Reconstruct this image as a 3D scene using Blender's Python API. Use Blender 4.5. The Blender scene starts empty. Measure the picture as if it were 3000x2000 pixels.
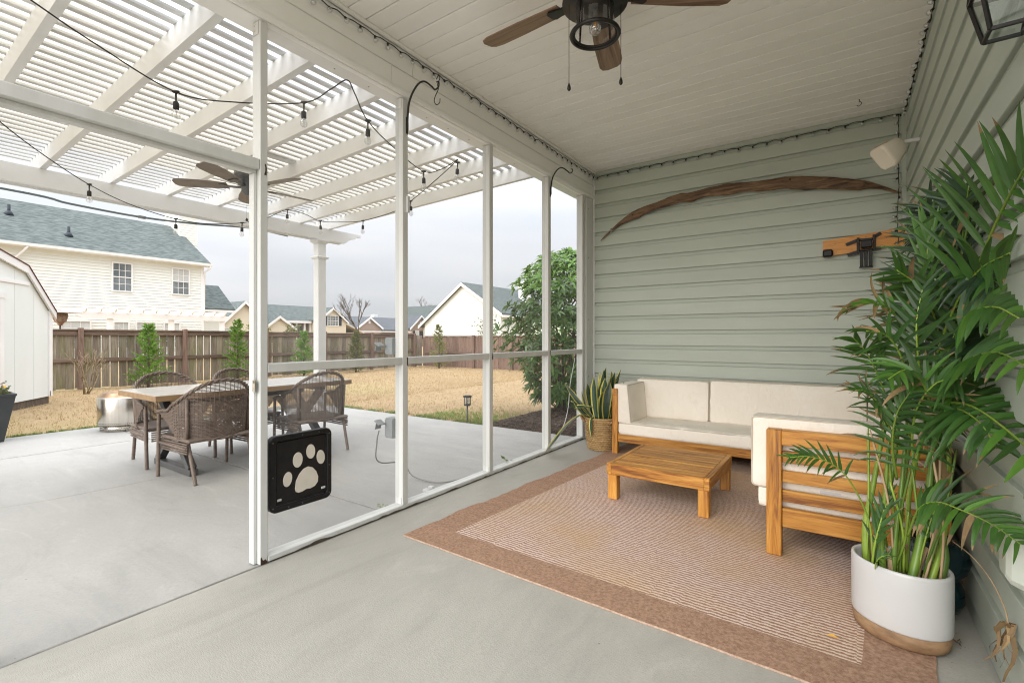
import bpy, math, random
from mathutils import Vector, Matrix, noise as mnoise
import numpy as np

random.seed(7)
R = random.Random(11)
PI = math.pi
rad = math.radians
scene = bpy.context.scene
COL = scene.collection

# ------------------------------------------------------------------ camera
cam_d = bpy.data.cameras.new("camera")
cam_d.sensor_width = 36.0
cam_d.lens = 16.837
cam_d.shift_y = -0.00425
cam_d.clip_start = 0.05
cam_d.clip_end = 3000
cam = bpy.data.objects.new("camera", cam_d)
COL.objects.link(cam)
cam.location = (0, 0, 1.15)
cam.rotation_euler = (rad(90), 0, math.atan(761 / 1100.0))
scene.camera = cam

# ------------------------------------------------------------------ sky, sun, exposure
SUN_EL, SUN_AZ = rad(22), rad(180)
world = bpy.data.worlds.new("World")
scene.world = world
world.use_nodes = True
wn = world.node_tree
wn.nodes.clear()
w_out = wn.nodes.new("ShaderNodeOutputWorld")
w_bg = wn.nodes.new("ShaderNodeBackground")
w_bg.inputs["Strength"].default_value = 0.07
sky = wn.nodes.new("ShaderNodeTexSky")
sky.sky_type = 'NISHITA'
sky.sun_disc = False
sky.sun_elevation = SUN_EL
sky.sun_rotation = SUN_AZ
sky.air_density = 1.0
sky.dust_density = 3.0
w_tc = wn.nodes.new("ShaderNodeTexCoord")
w_sep = wn.nodes.new("ShaderNodeSeparateXYZ")
wn.links.new(w_tc.outputs["Generated"], w_sep.inputs[0])
# overcast layer: brighter towards the zenith (standard overcast sky), soft stratus bands
w_gr = wn.nodes.new("ShaderNodeMapRange")
w_gr.inputs["From Min"].default_value = 0.0
w_gr.inputs["From Max"].default_value = 1.0
w_gr.inputs["To Min"].default_value = 5.2
w_gr.inputs["To Max"].default_value = 30.0
w_abs = wn.nodes.new("ShaderNodeMath"); w_abs.operation = 'MAXIMUM'; w_abs.inputs[1].default_value = 0.0
w_pow = wn.nodes.new("ShaderNodeMath"); w_pow.operation = 'POWER'; w_pow.inputs[1].default_value = 1.7
wn.links.new(w_sep.outputs["Z"], w_abs.inputs[0])
wn.links.new(w_abs.outputs[0], w_pow.inputs[0])
wn.links.new(w_pow.outputs[0], w_gr.inputs["Value"])
w_map = wn.nodes.new("ShaderNodeMapping")
w_map.inputs["Scale"].default_value = (1.6, 1.6, 11.0)
wn.links.new(w_tc.outputs["Generated"], w_map.inputs["Vector"])
w_noise = wn.nodes.new("ShaderNodeTexNoise")
w_noise.inputs["Scale"].default_value = 1.4
w_noise.inputs["Detail"].default_value = 5
w_noise.inputs["Roughness"].default_value = 0.5
wn.links.new(w_map.outputs[0], w_noise.inputs["Vector"])
w_ramp = wn.nodes.new("ShaderNodeValToRGB")
w_ramp.color_ramp.elements[0].position = 0.33
w_ramp.color_ramp.elements[0].color = (0.86, 0.895, 0.95, 1)
w_ramp.color_ramp.elements[1].position = 0.66
w_ramp.color_ramp.elements[1].color = (1.0, 1.0, 1.03, 1)
wn.links.new(w_noise.outputs["Fac"], w_ramp.inputs[0])
w_mul = wn.nodes.new("ShaderNodeMix")
w_mul.data_type = 'RGBA'
w_mul.blend_type = 'MULTIPLY'
w_mul.inputs[0].default_value = 1.0
wn.links.new(w_ramp.outputs[0], w_mul.inputs[6])
wn.links.new(w_gr.outputs[0], w_mul.inputs[7])
w_mix = wn.nodes.new("ShaderNodeMix")
w_mix.data_type = 'RGBA'
w_mix.inputs[0].default_value = 0.90
wn.links.new(sky.outputs[0], w_mix.inputs[6])
wn.links.new(w_mul.outputs[2], w_mix.inputs[7])
wn.links.new(w_mix.outputs[2], w_bg.inputs["Color"])
wn.links.new(w_bg.outputs[0], w_out.inputs["Surface"])

sun_d = bpy.data.lights.new("sun", 'SUN')
sun_d.energy = 1.5
sun_d.angle = rad(60)
sun_d.color = (1.0, 0.98, 0.945)
sun = bpy.data.objects.new("sun", sun_d)
COL.objects.link(sun)
sd = Vector((math.sin(SUN_AZ) * math.cos(SUN_EL), math.cos(SUN_AZ) * math.cos(SUN_EL), math.sin(SUN_EL)))
sun.rotation_euler = sd.to_track_quat('Z', 'Y').to_euler()
sun.location = (-6, -8, 14)

scene.view_settings.view_transform = 'Standard'
scene.view_settings.look = 'None'
scene.view_settings.gamma = 1.0
scene.view_settings.use_curve_mapping = False
scene.view_settings.exposure = 1.27
scene.cycles.filter_width = 1.1

scene.cycles.max_bounces = 10
scene.cycles.diffuse_bounces = 6
scene.cycles.transparent_max_bounces = 24
scene.cycles.caustics_reflective = False
scene.cycles.caustics_refractive = False

# ------------------------------------------------------------------ object helpers
def tag(o, label=None, cat=None, group=None, kind=None):
    if label: o['label'] = label
    if cat: o['category'] = cat
    if group: o['group'] = group
    if kind: o['kind'] = kind
    return o

ORG = {}
def thing(name, label, cat, loc=(0, 0, 0), group=None, rz=0.0):
    o = bpy.data.objects.new(name, None)
    o.empty_display_size = 0.05
    COL.objects.link(o)
    o.location = loc
    o.rotation_euler = (0, 0, rz)
    ORG[o.name] = Vector(loc)
    return tag(o, label, cat, group)

def copy_tree(o, parent=None):
    c = o.copy()
    COL.objects.link(c)
    if parent: c.parent = parent
    for ch in o.children: copy_tree(ch, c)
    return c

def link_mesh(name, me, parent=None):
    o = bpy.data.objects.new(name, me)
    COL.objects.link(o)
    if parent: o.parent = parent
    return o

class MB:
    """collects boxes, tubes, sheets ... and links them as one mesh object"""
    def __init__(s):
        s.v = []; s.f = []; s.mi = []; s.sm = []
    def add(s, vs, fs, mi=0, smooth=False):
        b = len(s.v)
        s.v.extend([tuple(p) for p in vs])
        for f in fs:
            s.f.append(tuple(b + i for i in f)); s.mi.append(mi); s.sm.append(smooth)
        return s
    def box(s, x0, x1, y0, y1, z0, z1, mi=0):
        vs = [(x0,y0,z0),(x1,y0,z0),(x1,y1,z0),(x0,y1,z0),(x0,y0,z1),(x1,y0,z1),(x1,y1,z1),(x0,y1,z1)]
        fs = [(0,3,2,1),(4,5,6,7),(0,1,5,4),(1,2,6,5),(2,3,7,6),(3,0,4,7)]
        return s.add(vs, fs, mi)
    def bbox(s, x0, x1, y0, y1, z0, z1, c=0.004, mi=0):
        """box with chamfered edges"""
        if x0 > x1: x0, x1 = x1, x0
        if y0 > y1: y0, y1 = y1, y0
        if z0 > z1: z0, z1 = z1, z0
        c = min(c, (x1-x0)*.45, (y1-y0)*.45, (z1-z0)*.45)
        vs = []
        for sx in (0, 1):
            for sy in (0, 1):
                for sz in (0, 1):
                    X = (x0, x1)[sx]; Y = (y0, y1)[sy]; Z = (z0, z1)[sz]
                    ix = X + (c if sx == 0 else -c); iy = Y + (c if sy == 0 else -c); iz = Z + (c if sz == 0 else -c)
                    vs += [(X, iy, iz), (ix, Y, iz), (ix, iy, Z)]
        def q(sx, sy, sz, a): return ((sx*2+sy)*2+sz)*3+a
        fs = []
        fs.append((q(0,0,0,0), q(0,0,1,0), q(0,1,1,0), q(0,1,0,0)))
        fs.append((q(1,0,0,0), q(1,1,0,0), q(1,1,1,0), q(1,0,1,0)))
        fs.append((q(0,0,0,1), q(1,0,0,1), q(1,0,1,1), q(0,0,1,1)))
        fs.append((q(0,1,0,1), q(0,1,1,1), q(1,1,1,1), q(1,1,0,1)))
        fs.append((q(0,0,0,2), q(0,1,0,2), q(1,1,0,2), q(1,0,0,2)))
        fs.append((q(0,0,1,2), q(1,0,1,2), q(1,1,1,2), q(0,1,1,2)))
        for a in (0, 1):
            for b in (0, 1):
                f = (q(0,a,b,1), q(0,a,b,2), q(1,a,b,2), q(1,a,b,1)); fs.append(f if a == b else f[::-1])
                f = (q(a,0,b,0), q(a,0,b,2), q(a,1,b,2), q(a,1,b,0)); fs.append(f[::-1] if a == b else f)
                f = (q(a,b,0,0), q(a,b,0,1), q(a,b,1,1), q(a,b,1,0)); fs.append(f if a == b else f[::-1])
        for a in (0, 1):
            for b in (0, 1):
                for d in (0, 1):
                    f = (q(a,b,d,0), q(a,b,d,1), q(a,b,d,2)); fs.append(f if (a+b+d) % 2 else f[::-1])
        return s.add(vs, fs, mi)
    def obox(s, c, ax, ay, az, mi=0):
        """oriented box: centre and three half-axis vectors"""
        c = Vector(c); ax = Vector(ax); ay = Vector(ay); az = Vector(az)
        vs = [c + i*ax + j*ay + k*az for k in (-1, 1) for (i, j) in ((-1,-1),(1,-1),(1,1),(-1,1))]
        fs = [(0,3,2,1),(4,5,6,7),(0,1,5,4),(1,2,6,5),(2,3,7,6),(3,0,4,7)]
        return s.add(vs, fs, mi)
    def bar(s, p, q, w, h, up=(0, 0, 1), mi=0):
        p = Vector(p); q = Vector(q); d = (q-p); L = d.length; d.normalize()
        u = Vector(up)
        sd_ = d.cross(u)
        if sd_.length < 1e-5: sd_ = d.cross(Vector((1, 0, 0)))
        sd_.normalize(); u = sd_.cross(d)
        return s.obox((p+q)/2, d*(L/2), sd_*(w/2), u*(h/2), mi)
    def tube(s, pts, r, n=6, mi=0, cap=True, closed=False):
        pts = [Vector(p) for p in pts]; m = len(pts)
        rr = r if isinstance(r, (list, tuple)) else [r]*m
        vs = []; fs = []
        prev = None
        for i, p in enumerate(pts):
            if closed: t = pts[(i+1) % m] - pts[i-1]
            else: t = pts[min(i+1, m-1)] - pts[max(i-1, 0)]
            if t.length < 1e-9: t = Vector((0, 0, 1))
            t.normalize()
            if prev is None:
                a = Vector((0, 0, 1)) if abs(t.z) < .9 else Vector((1, 0, 0))
                nrm = (a - t*a.dot(t)).normalized()
            else:
                nrm = prev - t*prev.dot(t)
                nrm = nrm.normalized() if nrm.length > 1e-6 else prev
            prev = nrm; bn = t.cross(nrm)
            for k in range(n):
                an = 2*PI*k/n
                vs.append(p + (nrm*math.cos(an) + bn*math.sin(an))*rr[i])
        for i in range(m if closed else m-1):
            j = (i+1) % m
            for k in range(n):
                k2 = (k+1) % n
                fs.append((i*n+k, i*n+k2, j*n+k2, j*n+k))
        if cap and not closed:
            fs.append(tuple(range(n))[::-1]); fs.append(tuple((m-1)*n+k for k in range(n)))
        return s.add(vs, fs, mi, True)
    def lathe(s, prof, c=(0, 0, 0), n=24, mi=0, sx=1.0, sy=1.0, cap=True, rot=0.0, smooth=True):
        """profile [(r, z)] turned about z"""
        vs = []; fs = []; m = len(prof)
        for (r, z) in prof:
            for k in range(n):
                a = 2*PI*k/n
                x = r*math.cos(a)*sx; y = r*math.sin(a)*sy
                vs.append((c[0] + x*math.cos(rot) - y*math.sin(rot), c[1] + x*math.sin(rot) + y*math.cos(rot), c[2] + z))
        for i in range(m-1):
            for k in range(n):
                k2 = (k+1) % n
                fs.append((i*n+k, i*n+k2, (i+1)*n+k2, (i+1)*n+k))
        if cap:
            fs.append(tuple(range(n))[::-1]); fs.append(tuple((m-1)*n+k for k in range(n)))
        return s.add(vs, fs, mi, smooth)
    def prism(s, poly, p0, ex, ey, ez, mi=0, smooth=False):
        """2-D polygon (a, b) mapped to p0 + a*ex + b*ey and swept along ez"""
        p0 = Vector(p0); ex = Vector(ex); ey = Vector(ey); ez = Vector(ez); n = len(poly)
        vs = [p0 + ex*a + ey*b for a, b in poly] + [p0 + ex*a + ey*b + ez for a, b in poly]
        fs = [tuple(range(n))[::-1], tuple(range(n, 2*n))]
        for i in range(n):
            j = (i+1) % n
            fs.append((i, j, n+j, n+i))
        return s.add(vs, fs, mi, smooth)
    def grid(s, P, mi=0, smooth=True, closed_u=False):
        """P[i][j] points"""
        m = len(P); n = len(P[0])
        vs = [p for row in P for p in row]; fs = []
        for i in range(m if closed_u else m-1):
            for j in range(n-1):
                i2 = (i+1) % m
                fs.append((i*n+j, i2*n+j, i2*n+j+1, i*n+j+1))
        return s.add(vs, fs, mi, smooth)
    def mesh(s, name, org=(0, 0, 0), mats=()):
        me = bpy.data.meshes.new(name)
        o = Vector(org)
        me.from_pydata([(p[0]-o.x, p[1]-o.y, p[2]-o.z) for p in s.v], [], s.f)
        for m in mats: me.materials.append(m)
        me.polygons.foreach_set("material_index", s.mi)
        me.polygons.foreach_set("use_smooth", s.sm)
        me.update()
        return me

def root_org(o):
    while o.parent: o = o.parent
    return ORG.get(o.name, Vector((0, 0, 0)))

def part(name, mb, mats, parent=None, label=None, kind=None):
    if not isinstance(mats, (list, tuple)): mats = (mats,)
    org = root_org(parent) if parent else Vector((0, 0, 0))
    o = link_mesh(name, mb.mesh(name, org, mats), parent)
    if label: o['label'] = label
    if kind: o['kind'] = kind
    return o

def solo(name, mb, mats, label, cat, group=None, kind=None):
    if not isinstance(mats, (list, tuple)): mats = (mats,)
    vs = np.array(mb.v)
    org = Vector(((vs[:,0].min()+vs[:,0].max())/2, (vs[:,1].min()+vs[:,1].max())/2, vs[:,2].min()))
    o = link_mesh(name, mb.mesh(name, org, mats))
    o.location = org; ORG[o.name] = org
    return tag(o, label, cat, group, kind)

def struct(name, mb, mats, kind='structure'):
    o = part(name, mb, mats)
    o['kind'] = kind
    return o

def spline(pts, n=8):
    """Catmull-Rom through the points"""
    P = [Vector(p) for p in pts]
    P = [P[0]*2-P[1]] + P + [P[-1]*2-P[-2]]
    out = []
    for i in range(1, len(P)-2):
        a, b, c, d = P[i-1], P[i], P[i+1], P[i+2]
        for k in range(n):
            t = k/n
            out.append(0.5*((2*b) + (c-a)*t + (2*a-5*b+4*c-d)*t*t + (3*b-a-3*c+d)*t**3))
    out.append(P[-2].copy())
    return out

# ------------------------------------------------------------------ materials
def new_mat(name):
    m = bpy.data.materials.new(name)
    m.use_nodes = True
    nt = m.node_tree
    b = nt.nodes["Principled BSDF"]
    return m, nt, b

def coords(nt, scale=(1, 1, 1), rnd=True, rot=(0, 0, 0)):
    tc = nt.nodes.new("ShaderNodeTexCoord")
    mp = nt.nodes.new("ShaderNodeMapping")
    mp.inputs["Scale"].default_value = scale
    mp.inputs["Rotation"].default_value = rot
    nt.links.new(tc.outputs["Object"], mp.inputs["Vector"])
    if rnd:
        oi = nt.nodes.new("ShaderNodeObjectInfo")
        mu = nt.nodes.new("ShaderNodeMath"); mu.operation = 'MULTIPLY'; mu.inputs[1].default_value = 57.0
        nt.links.new(oi.outputs["Random"], mu.inputs[0])
        cb = nt.nodes.new("ShaderNodeCombineXYZ")
        for i in range(3): nt.links.new(mu.outputs[0], cb.inputs[i])
        nt.links.new(cb.outputs[0], mp.inputs["Location"])
    return mp

def noise_node(nt, vec, scale, detail=4, rough=.55, dist=0.0):
    n = nt.nodes.new("ShaderNodeTexNoise")
    n.inputs["Scale"].default_value = scale
    n.inputs["Detail"].default_value = detail
    n.inputs["Roughness"].default_value = rough
    n.inputs["Distortion"].default_value = dist
    nt.links.new(vec, n.inputs["Vector"])
    return n

def ramp_node(nt, fac, stops):
    r = nt.nodes.new("ShaderNodeValToRGB")
    e = r.color_ramp.elements
    while len(e) < len(stops): e.new(0.5)
    for i, (p, c) in enumerate(stops):
        e[i].position = p
        e[i].color = (*c, 1) if len(c) == 3 else c
    nt.links.new(fac, r.inputs[0])
    return r

def mixc(nt, a, b, fac, mode='MIX'):
    m = nt.nodes.new("ShaderNodeMix"); m.data_type = 'RGBA'; m.blend_type = mode
    for sock, v in ((m.inputs[0], fac), (m.inputs[6], a), (m.inputs[7], b)):
        if hasattr(v, "is_output"): nt.links.new(v, sock)
        elif isinstance(v, (int, float)): sock.default_value = v
        else: sock.default_value = (*v, 1)
    return m.outputs[2]

def bump(nt, b, height, strength, dist=0.01):
    bp = nt.nodes.new("ShaderNodeBump")
    bp.inputs["Strength"].default_value = strength
    bp.inputs["Distance"].default_value = dist
    nt.links.new(height, bp.inputs["Height"])
    nt.links.new(bp.outputs[0], b.inputs["Normal"])

def rnd_value(nt, col, lo, hi):
    """per-object brightness"""
    oi = nt.nodes.new("ShaderNodeObjectInfo")
    mr = nt.nodes.new("ShaderNodeMapRange")
    mr.inputs["To Min"].default_value = lo; mr.inputs["To Max"].default_value = hi
    nt.links.new(oi.outputs["Random"], mr.inputs["Value"])
    hs = nt.nodes.new("ShaderNodeHueSaturation")
    nt.links.new(mr.outputs[0], hs.inputs["Value"])
    nt.links.new(col, hs.inputs["Color"])
    return hs.outputs[0]

def plain(name, c1, c2=None, scale=6, stretch=(1, 1, 1), rough=.5, rrange=0, bmp=0, bscale=80, bdist=.004, metal=0, lo=.35, hi=.7, rv=None, detail=4, spec=None):
    m, nt, b = new_mat(name)
    b.inputs["Roughness"].default_value = rough
    b.inputs["Metallic"].default_value = metal
    if spec is not None: b.inputs["Specular IOR Level"].default_value = spec
    mp = coords(nt, stretch)
    if c2 is None: c2 = tuple(x*.86 for x in c1)
    n = noise_node(nt, mp.outputs[0], scale, detail)
    col = ramp_node(nt, n.outputs["Fac"], [(lo, c1), (hi, c2)]).outputs[0]
    if rv: col = rnd_value(nt, col, *rv)
    nt.links.new(col, b.inputs["Base Color"])
    if rrange:
        mr = nt.nodes.new("ShaderNodeMapRange")
        mr.inputs["To Min"].default_value = max(0, rough-rrange); mr.inputs["To Max"].default_value = min(1, rough+rrange)
        nt.links.new(n.outputs["Fac"], mr.inputs["Value"]); nt.links.new(mr.outputs[0], b.inputs["Roughness"])
    if bmp:
        n2 = noise_node(nt, mp.outputs[0], bscale, 3)
        bump(nt, b, n2.outputs["Fac"], bmp, bdist)
    return m

def wood(name, axis, c_lo, c_mid, c_hi, rough=.45, scale=9.0, rv=(.85, 1.12), bmp=.12, knots=True):
    m, nt, b = new_mat(name)
    st = [7.0, 7.0, 7.0]; st['XYZ'.index(axis)] = .55
    mp = coords(nt, tuple(st))
    n = noise_node(nt, mp.outputs[0], scale*.35, 5, .6, 1.2)
    col = ramp_node(nt, n.outputs["Fac"], [(.33, c_lo), (.46, c_mid), (.66, c_hi)]).outputs[0]
    fine = noise_node(nt, mp.outputs[0], scale*3.2, 3, .6)
    col = mixc(nt, col, c_lo, ramp_node(nt, fine.outputs["Fac"], [(.52, (0, 0, 0)), (.8, (.55, .55, .55))]).outputs[0])
    if knots:
        st2 = [3.2, 3.2, 3.2]; st2['XYZ'.index(axis)] = 1.6
        mp2 = coords(nt, tuple(st2))
        v = nt.nodes.new("ShaderNodeTexVoronoi"); v.inputs["Scale"].default_value = 1.6
        nt.links.new(mp2.outputs[0], v.inputs["Vector"])
        col = mixc(nt, col, tuple(x*.28 for x in c_lo), ramp_node(nt, v.outputs["Distance"], [(.03, (.85, .85, .85)), (.12, (0, 0, 0))]).outputs[0])
    col = rnd_value(nt, col, *rv)
    nt.links.new(col, b.inputs["Base Color"])
    b.inputs["Roughness"].default_value = rough
    bump(nt, b, fine.outputs["Fac"], bmp, .002)
    return m

def leafmat(name, c1, c2, rough=.42, trans=.28, scale=9, tcol=None):
    m, nt, b = new_mat(name)
    mp = coords(nt, (1, 1, 1))
    n = noise_node(nt, mp.outputs[0], scale, 3)
    col = ramp_node(nt, n.outputs["Fac"], [(.3, c1), (.7, c2)]).outputs[0]
    col = rnd_value(nt, col, .65, 1.45)
    nt.links.new(col, b.inputs["Base Color"])
    b.inputs["Roughness"].default_value = rough
    t = nt.nodes.new("ShaderNodeBsdfTranslucent")
    tm = mixc(nt, col, tcol or (.30, .42, .05), .35)
    nt.links.new(tm, t.inputs["Color"])
    ms = nt.nodes.new("ShaderNodeMixShader"); ms.inputs[0].default_value = trans
    out = nt.nodes["Material Output"]
    nt.links.new(b.outputs[0], ms.inputs[1]); nt.links.new(t.outputs[0], ms.inputs[2])
    nt.links.new(ms.outputs[0], out.inputs["Surface"])
    return m

def glassmat(name, tint=(1, 1, 1), base=.06, edge=.55):
    m, nt, b = new_mat(name)
    nt.nodes.remove(b)
    tr = nt.nodes.new("ShaderNodeBsdfTransparent"); tr.inputs[0].default_value = (*tint, 1)
    gl = nt.nodes.new("ShaderNodeBsdfGlossy"); gl.inputs["Roughness"].default_value = .03
    lw = nt.nodes.new("ShaderNodeLayerWeight"); lw.inputs["Blend"].default_value = .35
    mr = nt.nodes.new("ShaderNodeMapRange"); mr.inputs["To Min"].default_value = base; mr.inputs["To Max"].default_value = edge
    nt.links.new(lw.outputs["Facing"], mr.inputs["Value"])
    ms = nt.nodes.new("ShaderNodeMixShader")
    nt.links.new(mr.outputs[0], ms.inputs[0]); nt.links.new(tr.outputs[0], ms.inputs[1]); nt.links.new(gl.outputs[0], ms.inputs[2])
    nt.links.new(ms.outputs[0], nt.nodes["Material Output"].inputs["Surface"])
    return m

def concrete(name, c1, c2, crack=False, broom=(1, 1, 1)):
    m, nt, b = new_mat(name)
    mp = coords(nt, (1, 1, 1), rnd=False)
    n1 = noise_node(nt, mp.outputs[0], .9, 6, .6)
    n2 = noise_node(nt, mp.outputs[0], 7, 5, .65)
    n3 = noise_node(nt, mp.outputs[0], 160, 3, .7)
    col = ramp_node(nt, n1.outputs["Fac"], [(.3, c1), (.7, c2)]).outputs[0]
    col = mixc(nt, col, tuple(x*.80 for x in c1), ramp_node(nt, n2.outputs["Fac"], [(.44, (0, 0, 0)), (.80, (.9, .9, .9))]).outputs[0])
    col = mixc(nt, col, tuple(x*.72 for x in c1), ramp_node(nt, n3.outputs["Fac"], [(.46, (0, 0, 0)), (.72, (.65, .65, .65))]).outputs[0])
    mpw = coords(nt, (.45, 1.7, 1) if broom[0] > broom[1] else (1.7, .45, 1), rnd=False, rot=(0, 0, .3))
    nw = noise_node(nt, mpw.outputs[0], 2.6, 6, .7, .8)
    col = mixc(nt, col, tuple(x*.70 for x in c2), ramp_node(nt, nw.outputs["Fac"], [(.50, (0, 0, 0)), (.74, (.48, .48, .48))]).outputs[0])
    col = mixc(nt, col, tuple(min(1, x*1.16) for x in c1), ramp_node(nt, nw.outputs["Fac"], [(.26, (.55, .55, .55)), (.42, (0, 0, 0))]).outputs[0])
    mps = coords(nt, (1, 1, 1), rnd=False)
    v = nt.nodes.new("ShaderNodeTexVoronoi"); v.inputs["Scale"].default_value = 4.5
    nt.links.new(mps.outputs[0], v.inputs["Vector"])
    col = mixc(nt, col, (.10, .085, .07), ramp_node(nt, v.outputs["Distance"], [(.012, (.8, .8, .8)), (.026, (0, 0, 0))]).outputs[0])
    mpb = coords(nt, broom, rnd=False)
    nb = noise_node(nt, mpb.outputs[0], 30, 3, .6)
    col = mixc(nt, col, tuple(x*.82 for x in c2), ramp_node(nt, nb.outputs["Fac"], [(.42, (0, 0, 0)), (.72, (.7, .7, .7))]).outputs[0])
    nt.links.new(col, b.inputs["Base Color"])
    b.inputs["Roughness"].default_value = .62
    ad = nt.nodes.new("ShaderNodeMath"); ad.operation = 'ADD'
    nt.links.new(n3.outputs["Fac"], ad.inputs[0]); nt.links.new(nb.outputs["Fac"], ad.inputs[1])
    bump(nt, b, ad.outputs[0], .28, .004)
    return m

M = {}
M['white_trim'] = plain('white_trim', (.85, .85, .83), (.80, .80, .77), 3, rough=.42, bmp=.04, bscale=40)
M['white_metal'] = plain('white_metal', (.64, .65, .635), (.57, .575, .55), 2.5, (4, 4, .6), rough=.38)
M['ceiling'] = plain('ceiling_vinyl', (.90, .885, .85), (.86, .845, .80), 1.6, (.6, 2, 1), rough=.5, rv=(.97, 1.03))
M['sage'] = plain('sage_siding', (.435, .48, .415), (.405, .445, .385), 2.0, (.7, .7, 3), rough=.45, bmp=.05, bscale=120, bdist=.002, rv=(.97, 1.03))
M['pvc'] = plain('pergola_vinyl', (.75, .75, .74), (.67, .67, .65), 2.2, rough=.45)
M['slat'] = plain('slat_vinyl', (.66, .66, .65), (.56, .56, .545), 3, (1, .5, 1), rough=.45, rv=(.94, 1.04))
M['concrete_in'] = concrete('concrete_porch', (.475, .46, .41), (.36, .345, .31), broom=(1.5, 14, 1))
M['concrete_out'] = concrete('concrete_patio', (.475, .465, .44), (.345, .34, .322), broom=(14, 1.5, 1))
M['joint'] = plain('joint_dark', (.07, .065, .06), (.16, .15, .13), 20, rough=.9)
M['acacia_x'] = wood('acacia_x', 'X', (.19, .062, .010), (.44, .185, .028), (.62, .315, .066))
M['acacia_y'] = wood('acacia_y', 'Y', (.19, .062, .010), (.44, .185, .028), (.62, .315, .066))
M['acacia_z'] = wood('acacia_z', 'Z', (.19, .062, .010), (.44, .185, .028), (.62, .315, .066))
M['pine_x'] = wood('pine_x', 'X', (.36, .13, .018), (.60, .25, .035), (.68, .32, .06))
M['blade'] = wood('fan_blade_wood', 'X', (.10, .055, .03), (.20, .125, .075), (.28, .185, .115), rv=(.95, 1.05), knots=True)
M['blade2'] = plain('fan_blade_grey', (.20, .165, .135), (.15, .12, .095), 8, rough=.5)
M['bronze'] = plain('bronze_black', (.022, .019, .017), (.012, .011, .010), 20, rough=.38, metal=.35)
M['black'] = plain('black_plastic', (.008, .008, .009), (.014, .014, .015), 30, rough=.45, spec=.3)
M['rubber'] = plain('black_rubber', (.018, .015, .014), None, 10, rough=.65)
M['grey_metal'] = plain('grey_metal', (.13, .13, .13), (.10, .10, .10), 5, rough=.4, metal=.4)
M['steel'] = plain('brushed_steel', (.72, .68, .62), (.62, .57, .50), 4, (9, 9, .3), rough=.22, rrange=.08, metal=1.0)
M['steel_burnt'] = plain('burnt_steel', (.30, .17, .10), (.5, .38, .26), 6, rough=.35, metal=.9)
M['cushion_plain'] = plain('cream_cushion_plain', (.84, .79, .71), (.80, .745, .66), 2.5, rough=.85, bmp=.12, bscale=350, bdist=.0012, spec=.2)
M['piping'] = plain('cream_piping', (.56, .495, .41), None, 6, rough=.85)
M['fabric_under'] = plain('dark_underside', (.05, .045, .04), None, 6, rough=.9)
M['ceramic'] = plain('white_ceramic', (.58, .578, .575), (.56, .556, .55), 3, rough=.3)
M['ceramic_teal'] = plain('teal_ceramic', (.008, .022, .028), (.006, .035, .038), 5, rough=.1)
M['dark_pot'] = plain('charcoal_pot', (.040, .043, .047), (.050, .053, .057), 8, rough=.5)
M['soil'] = plain('potting_soil', (.045, .028, .018), (.02, .013, .01), 30, rough=.95, bmp=.8, bscale=60, bdist=.02)
M['mulch'] = plain('bark_mulch', (.075, .045, .032), (.025, .016, .012), 14, rough=.95, rv=None, bmp=.6, bscale=50, bdist=.02)
M['glass'] = glassmat('clear_glass')
M['bulb_glass'] = glassmat('bulb_glass', (.95, .96, .96), .20, .85)
M['lamp_glass'] = glassmat('lantern_glass', (.86, .92, .93), .16, .6)
M['filament'] = plain('filament', (.75, .38, .06), None, 5, rough=.4)
M['wicker_brown'] = plain('brown_wicker', (.20, .150, .120), (.125, .092, .072), 25, rough=.5, rv=None, bmp=.3, bscale=200, bdist=.003)
M['seagrass'] = plain('seagrass', (.50, .33, .15), (.30, .175, .065), 18, rough=.75, rv=(.8, 1.15), bmp=.3, bscale=150, bdist=.003)
M['rope'] = plain('rope', (.42, .26, .13), (.26, .15, .07), 40, rough=.9, bmp=.5, bscale=90)
M['driftwood'] = wood('driftwood_grain', 'X', (.035, .021, .013), (.135, .078, .042), (.27, .165, .088), rough=.75, rv=(1, 1.01), bmp=.9, scale=12)
M['bark'] = plain('bark', (.13, .10, .075), (.07, .055, .042), 18, (1, 1, .3), rough=.9, bmp=.5, bscale=40)
M['twig'] = plain('pale_twig', (.34, .27, .17), (.22, .17, .11), 12, rough=.85)
M['shingle'] = plain('grey_shingles', (.125, .150, .142), (.050, .066, .066), 5.5, (1, .55, 3.5), rough=.85, rv=None, lo=.38, hi=.62)
M['shingle_dark'] = plain('dark_shingles', (.115, .125, .14), (.075, .085, .095), 3, (1, .6, 5), rough=.9)
M['house_white'] = plain('cream_vinyl', (.745, .77, .735), (.71, .73, .69), .6, rough=.5, rv=(.98, 1.02))
M['house_beige'] = plain('beige_vinyl', (.66, .60, .48), (.62, .56, .44), .6, rough=.6)
M['house_tan'] = plain('tan_vinyl', (.36, .27, .215), (.33, .25, .20), .6, rough=.6)
M['house_trim'] = plain('house_trim', (.82, .82, .82), None, 1, rough=.5)
M['win_dark'] = plain('window_glass', (.10, .12, .13), (.22, .25, .26), 1.2, rough=.06)
M['win_blind'] = plain('window_blind', (.55, .57, .56), (.45, .48, .48), 1.5, rough=.2)
M['shutter'] = plain('shutter', (.02, .03, .045), None, 3, rough=.6)
M['shed_wall'] = plain('shed_panel', (.73, .765, .755), (.68, .715, .70), 2, (1, 1, .4), rough=.55, rv=(.98, 1.02))
M['shed_roof'] = plain('shed_roof', (.12, .045, .045), None, 8, rough=.9)
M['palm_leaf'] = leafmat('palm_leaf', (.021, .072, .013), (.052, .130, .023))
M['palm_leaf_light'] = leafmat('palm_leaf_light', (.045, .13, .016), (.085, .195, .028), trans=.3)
M['palm_leaf_dark'] = leafmat('palm_leaf_dark', (.008, .028, .011), (.016, .046, .016), trans=.12)
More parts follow.
